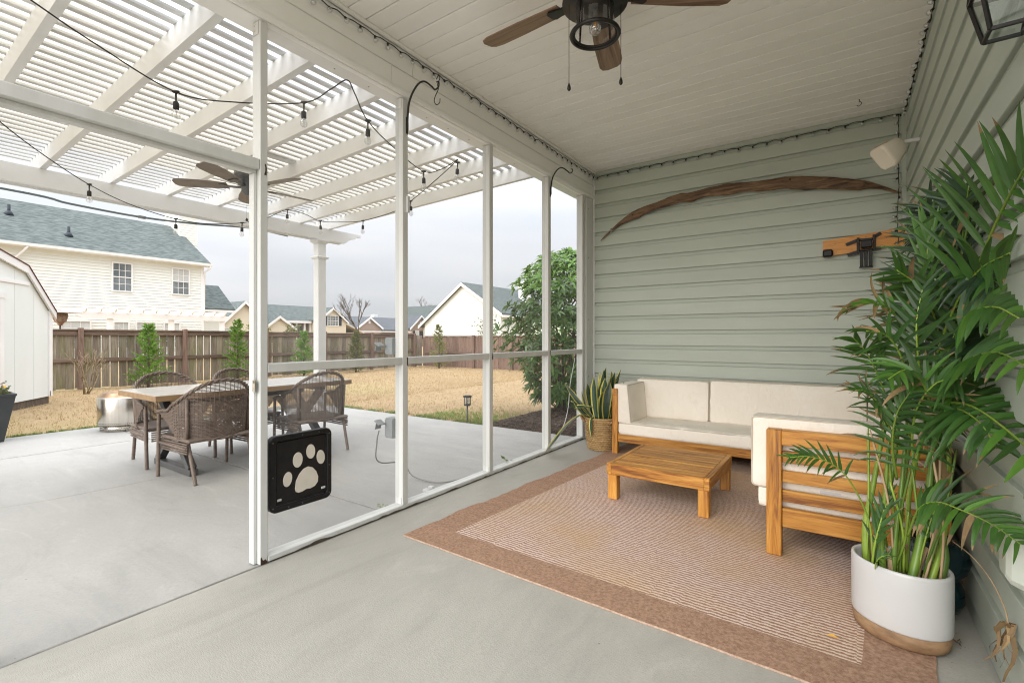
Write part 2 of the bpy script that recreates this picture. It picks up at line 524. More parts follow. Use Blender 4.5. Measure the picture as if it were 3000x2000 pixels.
M['palm_stem'] = leafmat('palm_stem', (.16, .26, .03), (.26, .36, .05), rough=.35, trans=.0)
M['palm_cane'] = leafmat('palm_cane', (.09, .19, .025), (.17, .27, .04), rough=.35, trans=.0)
M['dry_leaf'] = leafmat('dry_leaf', (.30, .205, .10), (.16, .095, .045), rough=.75, trans=.12, tcol=(.32, .24, .11))
M['brown_tip'] = leafmat('brown_tip', (.085, .052, .018), (.25, .17, .075), rough=.65, trans=.12, tcol=(.28, .2, .08))
M['sheath'] = plain('dry_sheath', (.52, .38, .23), (.34, .22, .11), 14, (1, 1, .3), rough=.8)
M['snake_in'] = leafmat('snake_leaf', (.010, .034, .017), (.032, .070, .036), rough=.35, trans=.03, scale=26)
M['snake_edge'] = leafmat('snake_edge', (.50, .46, .09), (.62, .56, .16), rough=.45, trans=.1)
M['shrub_leaf'] = leafmat('shrub_leaf', (.050, .115, .032), (.12, .215, .055), rough=.36)
M['shrub_new'] = leafmat('shrub_new_leaf', (.11, .24, .035), (.18, .34, .06), rough=.4, trans=.35)
M['conifer'] = leafmat('conifer_spray', (.085, .20, .03), (.20, .34, .065), rough=.6, trans=.35)
M['conifer_olive'] = leafmat('conifer_olive', (.10, .11, .035), (.19, .19, .06), rough=.65, trans=.2)
M['weed'] = leafmat('weed_leaf', (.10, .20, .03), (.22, .30, .06), rough=.6)
M['violet_leaf'] = leafmat('violet_leaf', (.12, .15, .07), (.20, .18, .11), rough=.6)
M['petal_yellow'] = plain('yellow_petal', (.75, .42, .02), (.7, .3, .02), 10, rough=.6)
M['petal_violet'] = plain('violet_petal', (.16, .08, .12), (.25, .16, .17), 10, rough=.6)
M['ribbon'] = plain('pink_ribbon', (.75, .45, .45), None, 10, rough=.6)
M['cable_white'] = plain('white_cable', (.72, .72, .70), None, 10, rough=.5)
M['cable_grey'] = plain('grey_cable', (.22, .22, .21), None, 10, rough=.5)
M['conduit'] = plain('grey_conduit', (.19, .23, .25), None, 10, rough=.45)
M['box_grey'] = plain('grey_box', (.27, .295, .30), None, 10, rough=.45)
M['paw'] = plain('paw_plate', (.70, .655, .58), (.63, .585, .51), 14, rough=.5)
M['cream_plastic'] = plain('cream_plastic', (.74, .68, .58), (.70, .63, .53), 5, rough=.45)
M['pale_cover'] = plain('pale_cover', (.60, .62, .55), (.50, .53, .46), 6, rough=.35)
M['rust'] = plain('rust', (.07, .035, .02), (.03, .018, .012), 60, rough=.9)
M['peel'] = plain('bare_sill_wood', (.11, .085, .065), (.05, .04, .03), 30, rough=.9)

def m_rug_field():
    m, nt, b = new_mat('rug_field')
    tc = nt.nodes.new("ShaderNodeTexCoord")
    sp = nt.nodes.new("ShaderNodeSeparateXYZ"); nt.links.new(tc.outputs["Object"], sp.inputs[0])
    def math_(op, a, b_=None):
        n = nt.nodes.new("ShaderNodeMath"); n.operation = op
        for i, v in enumerate((a, b_)):
            if v is None: continue
            if isinstance(v, (int, float)): n.inputs[i].default_value = v
            else: nt.links.new(v, n.inputs[i])
        return n.outputs[0]
    wob = noise_node(nt, tc.outputs["Object"], 14, 2)
    colx = math_('FLOOR', math_('MULTIPLY', math_('ADD', sp.outputs["X"], math_('MULTIPLY', wob.outputs["Fac"], .004)), 8.0))
    sh = math_('MULTIPLY', math_('SINE', math_('MULTIPLY', colx, 2.7)), 1.1)
    ph = math_('ADD', math_('MULTIPLY', sp.outputs["Y"], 2*PI/.0212), sh)
    ph = math_('ADD', ph, math_('MULTIPLY', wob.outputs["Fac"], 2.2))
    wob2 = noise_node(nt, tc.outputs["Object"], 48, 2, .6)
    ph = math_('ADD', ph, math_('MULTIPLY', wob2.outputs["Fac"], 4.2))
    st = math_('SINE', ph)
    n = noise_node(nt, tc.outputs["Object"], 170, 2, .6)
    stn = math_('ADD', st, math_('MULTIPLY', math_('SUBTRACT', n.outputs["Fac"], .5), 3.0))
    mr = ramp_node(nt, math_('MULTIPLY', math_('ADD', stn, 1.2), .42), [(.30, (0, 0, 0)), (.70, (1, 1, 1))])
    col = mixc(nt, (.315, .185, .14), (.715, .58, .50), mr.outputs[0])
    n4 = noise_node(nt, tc.outputs["Object"], 1.3, 4)
    col = mixc(nt, col, (.50, .32, .13), ramp_node(nt, n4.outputs["Fac"], [(.42, (0, 0, 0)), (.66, (.5, .5, .5))]).outputs[0])
    nt.links.new(col, b.inputs["Base Color"])
    b.inputs["Roughness"].default_value = .95
    b.inputs["Specular IOR Level"].default_value = .1
    bump(nt, b, stn, .35, .003)
    return m
def m_cushion():
    m, nt, b = new_mat('cream_cushion')
    mp = coords(nt, (1, 1, 1))
    n1 = noise_node(nt, mp.outputs[0], 2.5, 4)
    col = ramp_node(nt, n1.outputs["Fac"], [(.35, (.84, .79, .71)), (.7, (.795, .74, .655))]).outputs[0]
    n4 = noise_node(nt, mp.outputs[0], 5.5, 5, .65)
    col = mixc(nt, col, (.56, .47, .36), ramp_node(nt, n4.outputs["Fac"], [(.62, (0, 0, 0)), (.82, (.3, .3, .3))]).outputs[0])
    nt.links.new(col, b.inputs["Base Color"])
    b.inputs["Roughness"].default_value = .85
    b.inputs["Specular IOR Level"].default_value = .2
    mp2 = coords(nt, (3.2, 1.0, 1.6))
    w = noise_node(nt, mp2.outputs[0], 5.0, 3, .5, 1.6)
    f = noise_node(nt, mp.outputs[0], 320, 2)
    ad = nt.nodes.new("ShaderNodeMath"); ad.operation = 'MULTIPLY_ADD'
    ad.inputs[1].default_value = .05
    nt.links.new(f.outputs["Fac"], ad.inputs[0]); nt.links.new(w.outputs["Fac"], ad.inputs[2])
    bump(nt, b, ad.outputs[0], .38, .022)
    return m
M['cushion'] = m_cushion()
M['rug_field'] = m_rug_field()
M['rug_border'] = plain('rug_border', (.46, .30, .21), (.255, .15, .10), 75, rough=.95, bmp=.7, bscale=240, bdist=.004, detail=6, lo=.3, hi=.72, spec=.1)
M['rug_edge'] = plain('rug_edge', (.5, .38, .29), (.33, .2, .14), 90, rough=.95)

def m_lawn():
    m, nt, b = new_mat('dormant_lawn')
    mp = coords(nt, (1, 1, 1), rnd=False)
    n1 = noise_node(nt, mp.outputs[0], .45, 5)
    n2 = noise_node(nt, mp.outputs[0], 22, 5, .7)
    n3 = noise_node(nt, mp.outputs[0], .25, 3)
    col = ramp_node(nt, n1.outputs["Fac"], [(.3, (.34, .24, .125)), (.7, (.43, .315, .175))]).outputs[0]
    col = mixc(nt, col, (.25, .165, .08), ramp_node(nt, n2.outputs["Fac"], [(.42, (0, 0, 0)), (.72, (.75, .75, .75))]).outputs[0])
    col = mixc(nt, col, (.26, .27, .08), ramp_node(nt, n3.outputs["Fac"], [(.56, (0, 0, 0)), (.72, (.4, .4, .4))]).outputs[0])
    nt.links.new(col, b.inputs["Base Color"])
    b.inputs["Roughness"].default_value = .95
    bump(nt, b, n2.outputs["Fac"], .9, .03)
    return m
M['lawn'] = m_lawn()
M['straw'] = leafmat('straw_blade', (.33, .24, .125), (.45, .345, .195), rough=.8, trans=.3, tcol=(.6, .45, .25))

def m_fence():
    m, nt, b = new_mat('weathered_fence')
    mp = coords(nt, (9, 9, .8))
    n = noise_node(nt, mp.outputs[0], 3.0, 5, .65, .6)
    col = ramp_node(nt, n.outputs["Fac"], [(.28, (.10, .08, .06)), (.5, (.235, .20, .155)), (.75, (.40, .365, .30))]).outputs[0]
    oi = nt.nodes.new("ShaderNodeObjectInfo")
    red = ramp_node(nt, oi.outputs["Random"], [(.3, (.13, .085, .06)), (.7, (.26, .20, .155))])
    col = mixc(nt, col, red.outputs[0], .28)
    mp2 = coords(nt, (1, 1, .5))
    n2 = noise_node(nt, mp2.outputs[0], 2.2, 4)
    col = mixc(nt, col, (.12, .125, .035), ramp_node(nt, n2.outputs["Fac"], [(.46, (0, 0, 0)), (.70, (.65, .65, .65))]).outputs[0])
    col = rnd_value(nt, col, .75, 1.25)
    nt.links.new(col, b.inputs["Base Color"])
    b.inputs["Roughness"].default_value = .85
    bump(nt, b, n.outputs["Fac"], .4, .006)
    return m
M['fence'] = m_fence()
M['fence_brown'] = wood('fence_brown', 'Z', (.10, .062, .045), (.175, .112, .085), (.23, .155, .12), rough=.8, rv=(.85, 1.15), knots=False)
M['fence_rail'] = wood('fence_rail', 'Y', (.075, .05, .036), (.14, .095, .07), (.20, .145, .11), rough=.85, rv=(.8, 1.15), knots=False)

def m_screen():
    m, nt, b = new_mat('insect_screen')
    nt.nodes.remove(b)
    tr = nt.nodes.new("ShaderNodeBsdfTransparent")
    df = nt.nodes.new("ShaderNodeBsdfDiffuse"); df.inputs[0].default_value = (.46, .475, .50, 1)
    ms = nt.nodes.new("ShaderNodeMixShader"); ms.inputs[0].default_value = .15
    nt.links.new(tr.outputs[0], ms.inputs[1]); nt.links.new(df.outputs[0], ms.inputs[2])
    nt.links.new(ms.outputs[0], nt.nodes["Material Output"].inputs["Surface"])
    return m
M['screen'] = m_screen()

def m_cloth():
    m, nt, b = new_mat('shade_cloth')
    nt.nodes.remove(b)
    df = nt.nodes.new("ShaderNodeBsdfDiffuse"); df.inputs[0].default_value = (.66, .60, .48, 1)
    tl = nt.nodes.new("ShaderNodeBsdfTranslucent"); tl.inputs[0].default_value = (.84, .775, .64, 1)
    ms = nt.nodes.new("ShaderNodeMixShader"); ms.inputs[0].default_value = .80
    nt.links.new(df.outputs[0], ms.inputs[1]); nt.links.new(tl.outputs[0], ms.inputs[2])
    tr = nt.nodes.new("ShaderNodeBsdfTransparent")
    m2 = nt.nodes.new("ShaderNodeMixShader"); m2.inputs[0].default_value = .12
    nt.links.new(ms.outputs[0], m2.inputs[1]); nt.links.new(tr.outputs[0], m2.inputs[2])
    nt.links.new(m2.outputs[0], nt.nodes["Material Output"].inputs["Surface"])
    return m
M['shade_cloth'] = m_cloth()
M['table_top'] = plain('pale_table_top', (.68, .65, .60), (.62, .58, .53), 2, (4, .5, 4), rough=.2)  # pale base colour carries the sky's reflection on the glossy top
M['table_edge'] = plain('table_edge_wood', (.36, .23, .12), (.25, .155, .08), 5, (4, .6, 4), rough=.5)

# ------------------------------------------------------------------ ground, slabs
AX = -2.415      # inner face of the screen wall
BY = 5.17        # inner face of the back wall
RX = 0.45        # inner face of the right (house) wall
CZ = 3.07        # ceiling

g = MB()
xs = [-700, -200, -90, -60, -45, -32, -24, -18, -14, -11, -8.6, -7.7, -5, -2, 0, 6, 20, 80, 700]
ys = [-700, -200, -60, -20, -8, -3, 0, 3, 5.2, 8, 11, 14, 18, 24, 32, 45, 60, 90, 200, 700]
def gz(x, y): return -0.03
g.grid([[(x, y, gz(x, y)) for y in ys] for x in xs], smooth=True)
struct('ground', g, M['lawn'])

# porch slab (broom-finished) and patio slabs; joints are real gaps over a dark bed
pf = MB(); pf.bbox(-2.412, 6.0, -2.6, 5.17, -0.20, 0.0, .004)
struct('porch_floor', pf, M['concrete_in'])
bed = MB(); bed.box(-7.86, -2.42, -5.9, 4.98, -0.21, -0.018)
struct('joint_bed', bed, M['joint'])

def slab(poly, name='patio'):
    mb = MB()
    n = len(poly)
    c = .004
    mb.prism(poly, (0, 0, -.20), (1, 0, 0), (0, 1, 0), (0, 0, .198 - c))
    cx = sum(p[0] for p in poly)/n; cy = sum(p[1] for p in poly)/n
    b0 = len(mb.v)
    top = []
    for i, (x, y) in enumerate(poly):
        d = math.hypot(x-cx, y-cy); top.append((x - (x-cx)/d*c*1.4, y - (y-cy)/d*c*1.4, -.002))
    vs = [(x, y, -.002-c) for x, y in poly] + top
    fs = [tuple(range(n, 2*n))] + [(i, (i+1) % n, n+(i+1) % n, n+i) for i in range(n)]
    mb.add(vs, fs)
    return struct(name, mb, M['concrete_out'])

def edge(x0, x1, y, n, amp, seed, swap=False):
    r = random.Random(seed); out = []
    for i in range(n+1):
        t = i/n; a = x0 + (x1-x0)*t; b = y + (r.uniform(-amp, amp) if 0 < i < n else 0)
        out.append((b, a) if swap else (a, b))
    return out
CRK = [(-4.70, -1.9), (-4.72, -.6), (-4.69, .3), (-4.685, .69), (-4.63, .9), (-4.612, 1.13), (-4.597, 1.36), (-4.60, 1.56), (-4.53, 1.75), (-4.47, 1.95), (-4.45, 2.118)]
JX = -2.428
e_right = edge(-1.9, 2.118, JX, 60, .0035, 3, True)
slab([(x+.0013, y) for x, y in CRK][::1] [0:1] + [(JX, -1.9)] + e_right[1:] + [(x+.0013, y) for x, y in CRK[::-1][:-1]])
slab([(-6.53, -1.9)] + [(x-.0013, y) for x, y in CRK] + [(-6.53, 2.118)])
slab([(-7.86, -1.9), (-6.542, -1.9), (-6.542, 2.118), (-7.86, 2.118)])
slab([(-6.53, 2.13)] + edge(-6.53, JX, 2.13, 30, .002, 5)[1:] + edge(2.13, 4.98, JX, 20, .002, 6, True)[1:] + [(-6.53, 4.90)])
slab([(-7.62, 2.13), (-6.542, 2.13), (-6.542, 4.90), (-7.25, 4.90)])
slab([(-7.86, -5.9), (JX, -5.9), (JX, -1.912), (-7.86, -1.912)])
slab([(JX+.012, -5.9), (6.0, -5.9), (6.0, -2.612), (JX+.012, -2.612)])

# ------------------------------------------------------------------ house walls (dutch-lap vinyl boards)
LAP = .163
def lap_profile(h=LAP):
    return [(0, .0125), (.0205, .0105), (.0235, .0125), (.0195, h*.800), (.0235, h*.812), (.0225, h*.822), (.0060, h*.832), (.0045, h*.845), (.0045, h*.999), (0, h*.999)]
def siding_wall(name, label, p0, along, out, length, z0, z1, mat, parent_loc, lap=LAP):
    t = thing(name, label, 'wall', parent_loc)
    along = Vector(along); out = Vector(out)
    z = z0; i = 0
    while z < z1 - .002:
        h = min(lap, z1 - z)
        mb = MB()
        prof = [(d, min(q, h)) for d, q in lap_profile(lap)]
        q0 = Vector(p0) + Vector((0, 0, z))
        mb.prism(prof, q0, out, Vector((0, 0, 1)), along*length)
        part('siding_board', mb, mat, t)
        z += lap; i += 1
    return t

Z0 = .076
bw = siding_wall('back_wall', 'sage green lap sided end wall behind the cream sofa', (AX + .002, BY, 0), (1, 0, 0), (0, -1, 0), RX - AX - .004, Z0 - .004, CZ - .045, M['sage'], (-1, BY, 0))
c = MB(); c.box(AX - .09, 5.5, BY + .002, BY + .16, -.1, CZ + .35); part('wall_core', c, M['sage'], bw)
c = MB(); c.bbox(AX + .03, RX - .03, BY - .024, BY - .001, CZ - .046, CZ - .002, .003); part('top_trim', c, M['sage'], bw)
c = MB(); c.bbox(AX, AX + .028, BY - .026, BY - .0005, .0, CZ - .05, .003); part('corner_channel', c, M['white_metal'], bw)
c = MB(); c.bbox(RX - .050, RX - .012, BY - .052, BY - .012, .0, CZ - .05, .006); part('corner_post', c, M['sage'], bw)
c = MB(); c.bbox(AX + .03, RX - .06, BY - .018, BY - .001, .001, Z0 - .006, .003); part('starter_strip', c, M['sage'], bw)

rw = siding_wall('house_wall', 'long sage green lap sided house wall on the right with the lantern', (RX, .2, 0), (0, 1, 0), (-1, 0, 0), BY - .2 - .03, Z0 - .004, CZ - .045, M['sage'], (RX, 1, 0))  # near end, out of view, cut short so more sky light reaches the porch
c = MB(); c.box(RX + .002, 5.4, .2, BY, -.1, CZ + .038); part('wall_core', c, M['sage'], rw)
c = MB(); c.bbox(RX - .024, RX - .001, .2, BY - .06, CZ - .046, CZ - .002, .003); part('top_trim', c, M['sage'], rw)
c = MB(); c.bbox(RX - .018, RX - .001, .2, BY - .06, .001, Z0 - .006, .003); part('starter_strip', c, M['sage'], rw)

# ------------------------------------------------------------------ porch ceiling and roof
pc = thing('porch_ceiling', 'white plank soffit ceiling over the porch with the wooden fan', 'ceiling', (-1, 1.5, CZ))
PLK = .1265
y = BY - .004; i = 0
while y > .22:
    y0 = y - PLK
    mb = MB()
    gr = .014 if i % 2 else .010
    prof = [(0, .040), (.0065 if i % 2 else .004, .040), (gr - (.004 if i % 2 else .003), .004), (gr, .0), (PLK - .0012, .0), (PLK - .0012, .041), (0, .041)]
    mb.prism([(a, b) for a, b in prof], (AX - .01, y0, CZ), (0, 1, 0), (0, 0, 1), (RX - AX + .008, 0, 0))
    part('plank', mb, M['ceiling'], pc)
    y = y0; i += 1
mb = MB(); mb.box(AX - .30, 5.5, .08, BY + .3, CZ + .043, CZ + .24); part('roof_deck', mb, M['shingle'], pc)  # unseen roof slab blocks light; near end set forward to let sky light in
mb = MB(); mb.bbox(AX + .0205, AX + .045, .2, BY - .03, CZ - .022, CZ - .001, .004); part('edge_trim', mb, M['white_trim'], pc)

# ------------------------------------------------------------------ screen wall
sw = thing('screen_wall', 'white screened porch wall with paw print pet door panel', 'screen wall', (AX, 3, 0))
PW = M['white_metal']
posts = [(1.261, 1.301), (2.211, 2.259), (3.163, 3.213), (4.125, 4.178)]
XO = -2.49
for k, (a, b) in enumerate(posts):
    mb = MB(); mb.bbox(XO, AX, a, b, .0 if k == 0 else .032, 2.748, .003)
    o = part('post', mb, PW, sw)
    mb = MB()   # foot and head clips
    if k: mb.box(XO + .01, AX - .012, a - .0035, a - .0005, .033, .075); 
    mb.box(XO + .01, AX - .012, a - .0035, a - .0005, 2.68, 2.745)
    for zz in (2.70, 2.725): mb.lathe([(.004, 0), (.003, .003)], (XO + .03, a - .006, zz), 6)
    part('clip', mb, M['white_metal'], o)
mb = MB(); mb.bbox(XO, AX, 4.885, 4.955, .032, 2.748, .003); part('post', mb, PW, sw)
mb = MB(); mb.bbox(XO - .01, AX + .012, 4.962, 5.165, .0, 2.75, .003); part('post', mb, PW, sw)
for zz in (2.6, 2.05, 1.55, .75):
    mb = MB(); mb.lathe([(.006, 0), (.005, .002)], (AX - .03, 4.95, zz), 8); 
mb = MB()
for zz in (2.62, 2.06, 1.35, .7): mb.obox((AX + .0125, 5.02, zz), (.0012, 0, 0), (0, .006, 0), (0, 0, .006))
part('screw', mb, M['grey_metal'], sw)
# neighbouring post beyond the doorway (just outside the view)
mb = MB(); mb.bbox(XO, AX, .255, .297, .0, 2.748, .003); part('post', mb, PW, sw)
# door header (transom) with its stop
mb = MB(); mb.bbox(XO, AX + .0005, .299, 1.2595, 1.995, 2.046, .003); part('transom', mb, PW, sw)
mb = MB(); mb.bbox(XO + .005, AX - .03, .299, 1.2595, 1.978, 1.9945, .002); part('door_stop', mb, PW, sw)
mb = MB(); mb.bbox(XO + .002, AX - .028, 1.243, 1.2600, .003, 1.977, .002); part('door_stop', mb, PW, sw)
mb = MB(); mb.obox((AX - .02, 1.2405, .905), (.012, 0, 0), (0, .002, 0), (0, 0, .03)); mb.obox((AX - .018, 1.236, .925), (.006, 0, 0), (0, .003, 0), (0, 0, .006)); part('strike_plate', mb, M['steel'], sw)
# sills, rails, screens in each bay
bays = [(1.302, 2.210), (2.260, 3.162), (3.214, 4.124), (4.179, 4.884)]
for a, b in bays:
    mb = MB(); mb.bbox(XO, AX - .001, a + .001, b - .001, .968, 1.014, .003); part('rail', mb, PW, sw)
    mb = MB(); mb.add([(-2.452, a-.002, .03), (-2.452, b+.002, .03), (-2.452, b+.002, .97), (-2.452, a-.002, .97)], [(0, 1, 2, 3)]); part('screen_pane', mb, M['screen'], sw)
    mb = MB(); mb.add([(-2.452, a-.002, 1.01), (-2.452, b+.002, 1.01), (-2.452, b+.002, 2.755), (-2.452, a-.002, 2.755)], [(0, 1, 2, 3)]); part('screen_pane', mb, M['screen'], sw)
mb = MB(); mb.bbox(XO - .004, AX + .002, 1.3035, 4.96, .004, .0315, .003); sill = part('sill', mb, PW, sw)
# worn paint along the bottom edge of the sill and at the foot of the near post
mb = MB()
rr = random.Random(5)
yy = 1.31
prev = .006
pts_t = []
while yy < 4.94:
    pts_t.append((yy, .0065 + max(0, rr.gauss(.001, .0025)) + (.014*math.exp(-((yy-1.58)/.05)**2)) + .004*math.exp(-((yy-2.3)/.1)**2)))
    yy += rr.uniform(.02, .06)
vs = []; fs = []
for i, (yq, zt) in enumerate(pts_t):
    vs += [(AX + .0028, yq, .0005), (AX + .0028, yq, zt)]
    if i: fs.append((2*i-2, 2*i, 2*i+1, 2*i-1))
mb.add(vs, fs); part('worn_edge', mb, M['peel'], sill)
mb = MB(); mb.add([(AX+.0012, 1.263, .001), (AX+.0012, 1.299, .001), (AX+.0012, 1.296, .012), (AX+.0012, 1.288, .024), (AX+.0012, 1.276, .020), (AX+.0012, 1.268, .041), (AX+.0012, 1.263, .036)], [tuple(range(7))])
part('rust_patch', mb, M['rust'], sw)
for (yy, zz) in ((1.288, 2.0), (2.250, .985), (3.205, .99), (4.172, .993)):
    mb = MB()
    w = [(rr.uniform(-.004, .004)) for _ in range(8)]
    L = [(AX+.0012, yy-.004+w[i], zz-.028+.056*i/3) for i in range(4)]
    Rr = [(AX+.0012, yy+.005+w[i+4], zz-.028+.056*i/3) for i in range(4)]
    mb.add(L+Rr, [(i, 4+i, 5+i, i+1) for i in range(3)]); part('rust_patch', mb, M['rust'], sw)

# header beam over the screens: core, wrapped fascia in two lengths, rounded drip lip, crown
hb = thing('header_beam', 'white wrapped header beam above the screens carrying string lights', 'beam', (AX, 3, 2.75))
mb = MB(); mb.bbox(-2.56, AX - .003, .2, BY - .005, 2.752, CZ + .036, .004); part('core', mb, M['white_trim'], hb)
for a, b in ((.2, 2.104), (2.107, BY - .028)):
    prof = [(0, 0), (.012, -.002), (.022, .006), (.025, .02), (.020, .034), (.012, .042), (.012, .150), (.002, .158), (0, .158)]
    mb = MB(); mb.prism(prof, (AX, a, 2.757), (1, 0, 0), (0, 0, 1), (0, b-a, 0)); part('fascia', mb, M['white_trim'], hb)
for a, b in ((.2, 2.29), (2.294, BY - .03)):
    prof = [(0, .0), (.007, .004), (.010, .05), (.014, .075), (.018, .085), (.018, .128), (0, .128)]
    mb = MB(); mb.prism(prof, (AX, a, 2.917), (1, 0, 0), (0, 0, 1), (0, b-a, 0)); part('crown', mb, M['white_trim'], hb)
mb = MB()
for yy in (1.75, 2.0, 2.52, 2.75, 3.0, 3.4, 3.65, 3.9, 4.35, 4.7): mb.lathe([(.005, -.0015), (.004, 0)], (-2.50, yy, 2.7515), 8)
part('screw', mb, M['grey_metal'], hb)

# ------------------------------------------------------------------ pergola
pg = thing('pergola', 'white vinyl pergola with slatted top over the dining table', 'pergola', (-4.3, 1.5, 0))
def raf_z(x): return 2.783 - (x + 2.5)*(-.0275)     # underside of a rafter at x
RAF = [-1.85, -1.34, -.83, -.32, .18, .69, 1.18, 1.69, 2.185, 2.69, 3.235, 3.72, 4.16]
for yr in RAF:
    mb = MB()
    x0, x1 = -2.563, -6.42
    a, b = yr - .045, yr
    for ya, yb in ((a, b),):
        prof = [(x0, raf_z(x0)), (x0, raf_z(x0) + .135), (x1, raf_z(x1) + .135), (x1, raf_z(x1) + .09), (x1 + .09, raf_z(x1))]
        mb.prism(prof, (0, ya, 0), (1, 0, 0), (0, 0, 1), (0, yb - ya, 0))
    part('rafter', mb, M['pvc'], pg)
x = -2.66
while x > -6.38:
    mb = MB(); zb = raf_z(x) + .137
    mb.bbox(x - .038, x, -2.0, 4.42, zb, zb + .022, .004)
    part('slat', mb, M['slat'], pg)
    x -= .1018
for xb in (-6.03, -6.14):
    mb = MB()
    zt = raf_z(xb) - .002
    prof = [(-2.1, zt), (4.66, zt), (4.66, zt - .035), (4.60, zt - .04), (4.55, zt - .075), (4.47, zt - .085), (4.44, zt - .12), (4.38, zt - .165), (-2.1, zt - .165)]
    mb.prism(prof, (xb - .02, 0, 0), (0, 1, 0), (0, 0, 1), (.04, 0, 0))
    part('beam', mb, M['pvc'], pg)
zt = raf_z(-6.08) - .169
for yp in (4.02, -1.6):
    mb = MB(); mb.bbox(-6.085 - .062, -6.085 + .062, yp - .062, yp + .062, .0, zt - .05, .008)
    ps = part('post', mb, M['pvc'], pg)
    for (z0, prof) in ((zt - .052, [(.066, 0), (.072, .006), (.090, .030), (.098, .034), (.098, .052)]), (zt - .27, [(.066, 0), (.080, .008), (.088, .022), (.088, .032), (.066, .044)]), (.0, [(.105, 0), (.105, .05), (.085, .075), (.064, .085)])):
        mb = MB(); mb.lathe([(r*1.414, z) for r, z in prof], (-6.085, yp, z0), 4, rot=PI/4, smooth=False); part('collar', mb, M['pvc'], ps)
mb = MB()
rr = random.Random(9)
P = []
for i in range(30):
    row = []
    for j in range(34):
        u = i/29; v = j/33
        x0 = -3.18 + .10*math.sin(v*9) + .05*math.sin(v*31); x1 = -5.62 + .05*math.sin(v*22 + 1)
        x = x0 + (x1-x0)*u; yv = -1.9 + v*6.28
        bay = .5 + .5*math.cos((yv - .18)/.505*2*PI)
        row.append((x, yv, raf_z(x) + .168 + .006*bay + .004*math.sin(u*40 + v*13)))
    P.append(row)
mb.grid(P)
solo('shade_cloth', mb, M['shade_cloth'], 'tan shade cloth lying across the middle of the pergola slats', 'shade cloth')

# ------------------------------------------------------------------ rug
def rug():
    org = Vector((-2.09, 1.921, 0)); ang = rad(-1.6)
    W, L, BW = 2.335, 3.12, .205
    r_ = random.Random(3)
    us = [0, BW] + [BW + (W-2*BW)*i/22 for i in range(1, 22)] + [W-BW, W]
    vs_ = [0, BW] + [BW + (L-2*BW)*i/44 for i in range(1, 44)] + [L-BW, L]
    def pt(i, j, z):
        u, v = us[i], vs_[j]
        x = u + .036*v
        y = v
        if i == 0: x += .010*math.sin(v*9) + r_.uniform(-.005, .005)
        if i == len(us)-1: x += r_.uniform(-.004, .004)
        if j == 0: y += r_.uniform(-.002, .002)
        if i == 1 or i == len(us)-2: x += r_.uniform(-.0015, .0015)
        zz = z
        if i == 0: zz += abs(.006*math.sin(v*9)) + (.004 if z > .004 else 0)*abs(math.sin(v*23))
        return (x, y, zz)
    nu, nv = len(us), len(vs_)
    st = r_.getstate()
    top = [[pt(i, j, .009) for j in range(nv)] for i in range(nu)]
    mb = MB()
    for i in range(nu-1):
        for j in range(nv-1):
            bd = (i == 0 or i == nu-2 or j == 0 or j == nv-2)
            mb.add([top[i][j], top[i+1][j], top[i+1][j+1], top[i][j+1]], [(0, 1, 2, 3)], 1 if bd else 0)
    ring = [top[i][0] for i in range(nu)] + [top[nu-1][j] for j in range(1, nv)] + [top[i][nv-1] for i in range(nu-2, -1, -1)] + [top[0][j] for j in range(nv-2, 0, -1)]
    n = len(ring)
    vs = ring + [(x, y, .001) for x, y, z in ring]
    mb.add(vs, [(i, n+i, n+(i+1) % n, (i+1) % n) for i in range(n)], 2)
    me = mb.mesh('rug', (0, 0, 0), (M['rug_field'], M['rug_border'], M['rug_edge']))
    o = link_mesh('area_rug', me)
    o.location = org; o.rotation_euler = (0, 0, ang)
    tag(o, 'striped tan area rug with plain brown border on the porch floor', 'rug')
rug()

# ------------------------------------------------------------------ cushions
def cushion_mb(x0, x1, y0, y1, z0, z1, r=.035, puff=.012, axis='z', seed=1, n=12, wr=.003):
    """rounded, slightly puffed box; axis = thin direction"""
    hx, hy, hz = (x1-x0)/2, (y1-y0)/2, (z1-z0)/2
    cx, cy, cz = (x1+x0)/2, (y1+y0)/2, (z1+z0)/2
    mb = MB()
    def fpt(a, b, side, ax):
        # cube point in [-1,1]^3
        if ax == 0: p = (side, a, b)
        elif ax == 1: p = (a, side, b)
        else: p = (a, b, side)
        h = (hx, hy, hz)
        rr = min(r, hx*.9, hy*.9, hz*.9)
        inner = [max(-(h[i]-rr), min(h[i]-rr, p[i]*h[i])) for i in range(3)]
        d = Vector([p[i]*h[i] - inner[i] for i in range(3)])
        if d.length > 1e-9: d = d.normalized()*rr
        q = Vector(inner) + d
        u = [q[i]/h[i] for i in range(3)]
        k = 'xyz'.index(axis)
        o = [i for i in range(3) if i != k]
        f = (1-u[o[0]]**4)*(1-u[o[1]]**4)
        q[k] += math.copysign(1, u[k])*puff*f*min(1, abs(u[k])*1.3)
        nz = mnoise.noise(Vector((q.x*9+seed*7.3, q.y*9, q.z*9+seed)))*wr
        q[k] += nz*2
        return (cx+q.x, cy+q.y, cz+q.z)
    def ss(k):
        t = 2*k/n-1
        return math.copysign(abs(t)**.75, t)
    for ax in range(3):
        for side in (-1, 1):
            P = [[fpt(ss(i), ss(j), side, ax) for j in range(n+1)] for i in range(n+1)]
            flip = (side == 1) == (ax == 1)
            if flip: P = P[::-1]
            mb.grid(P)
    return mb
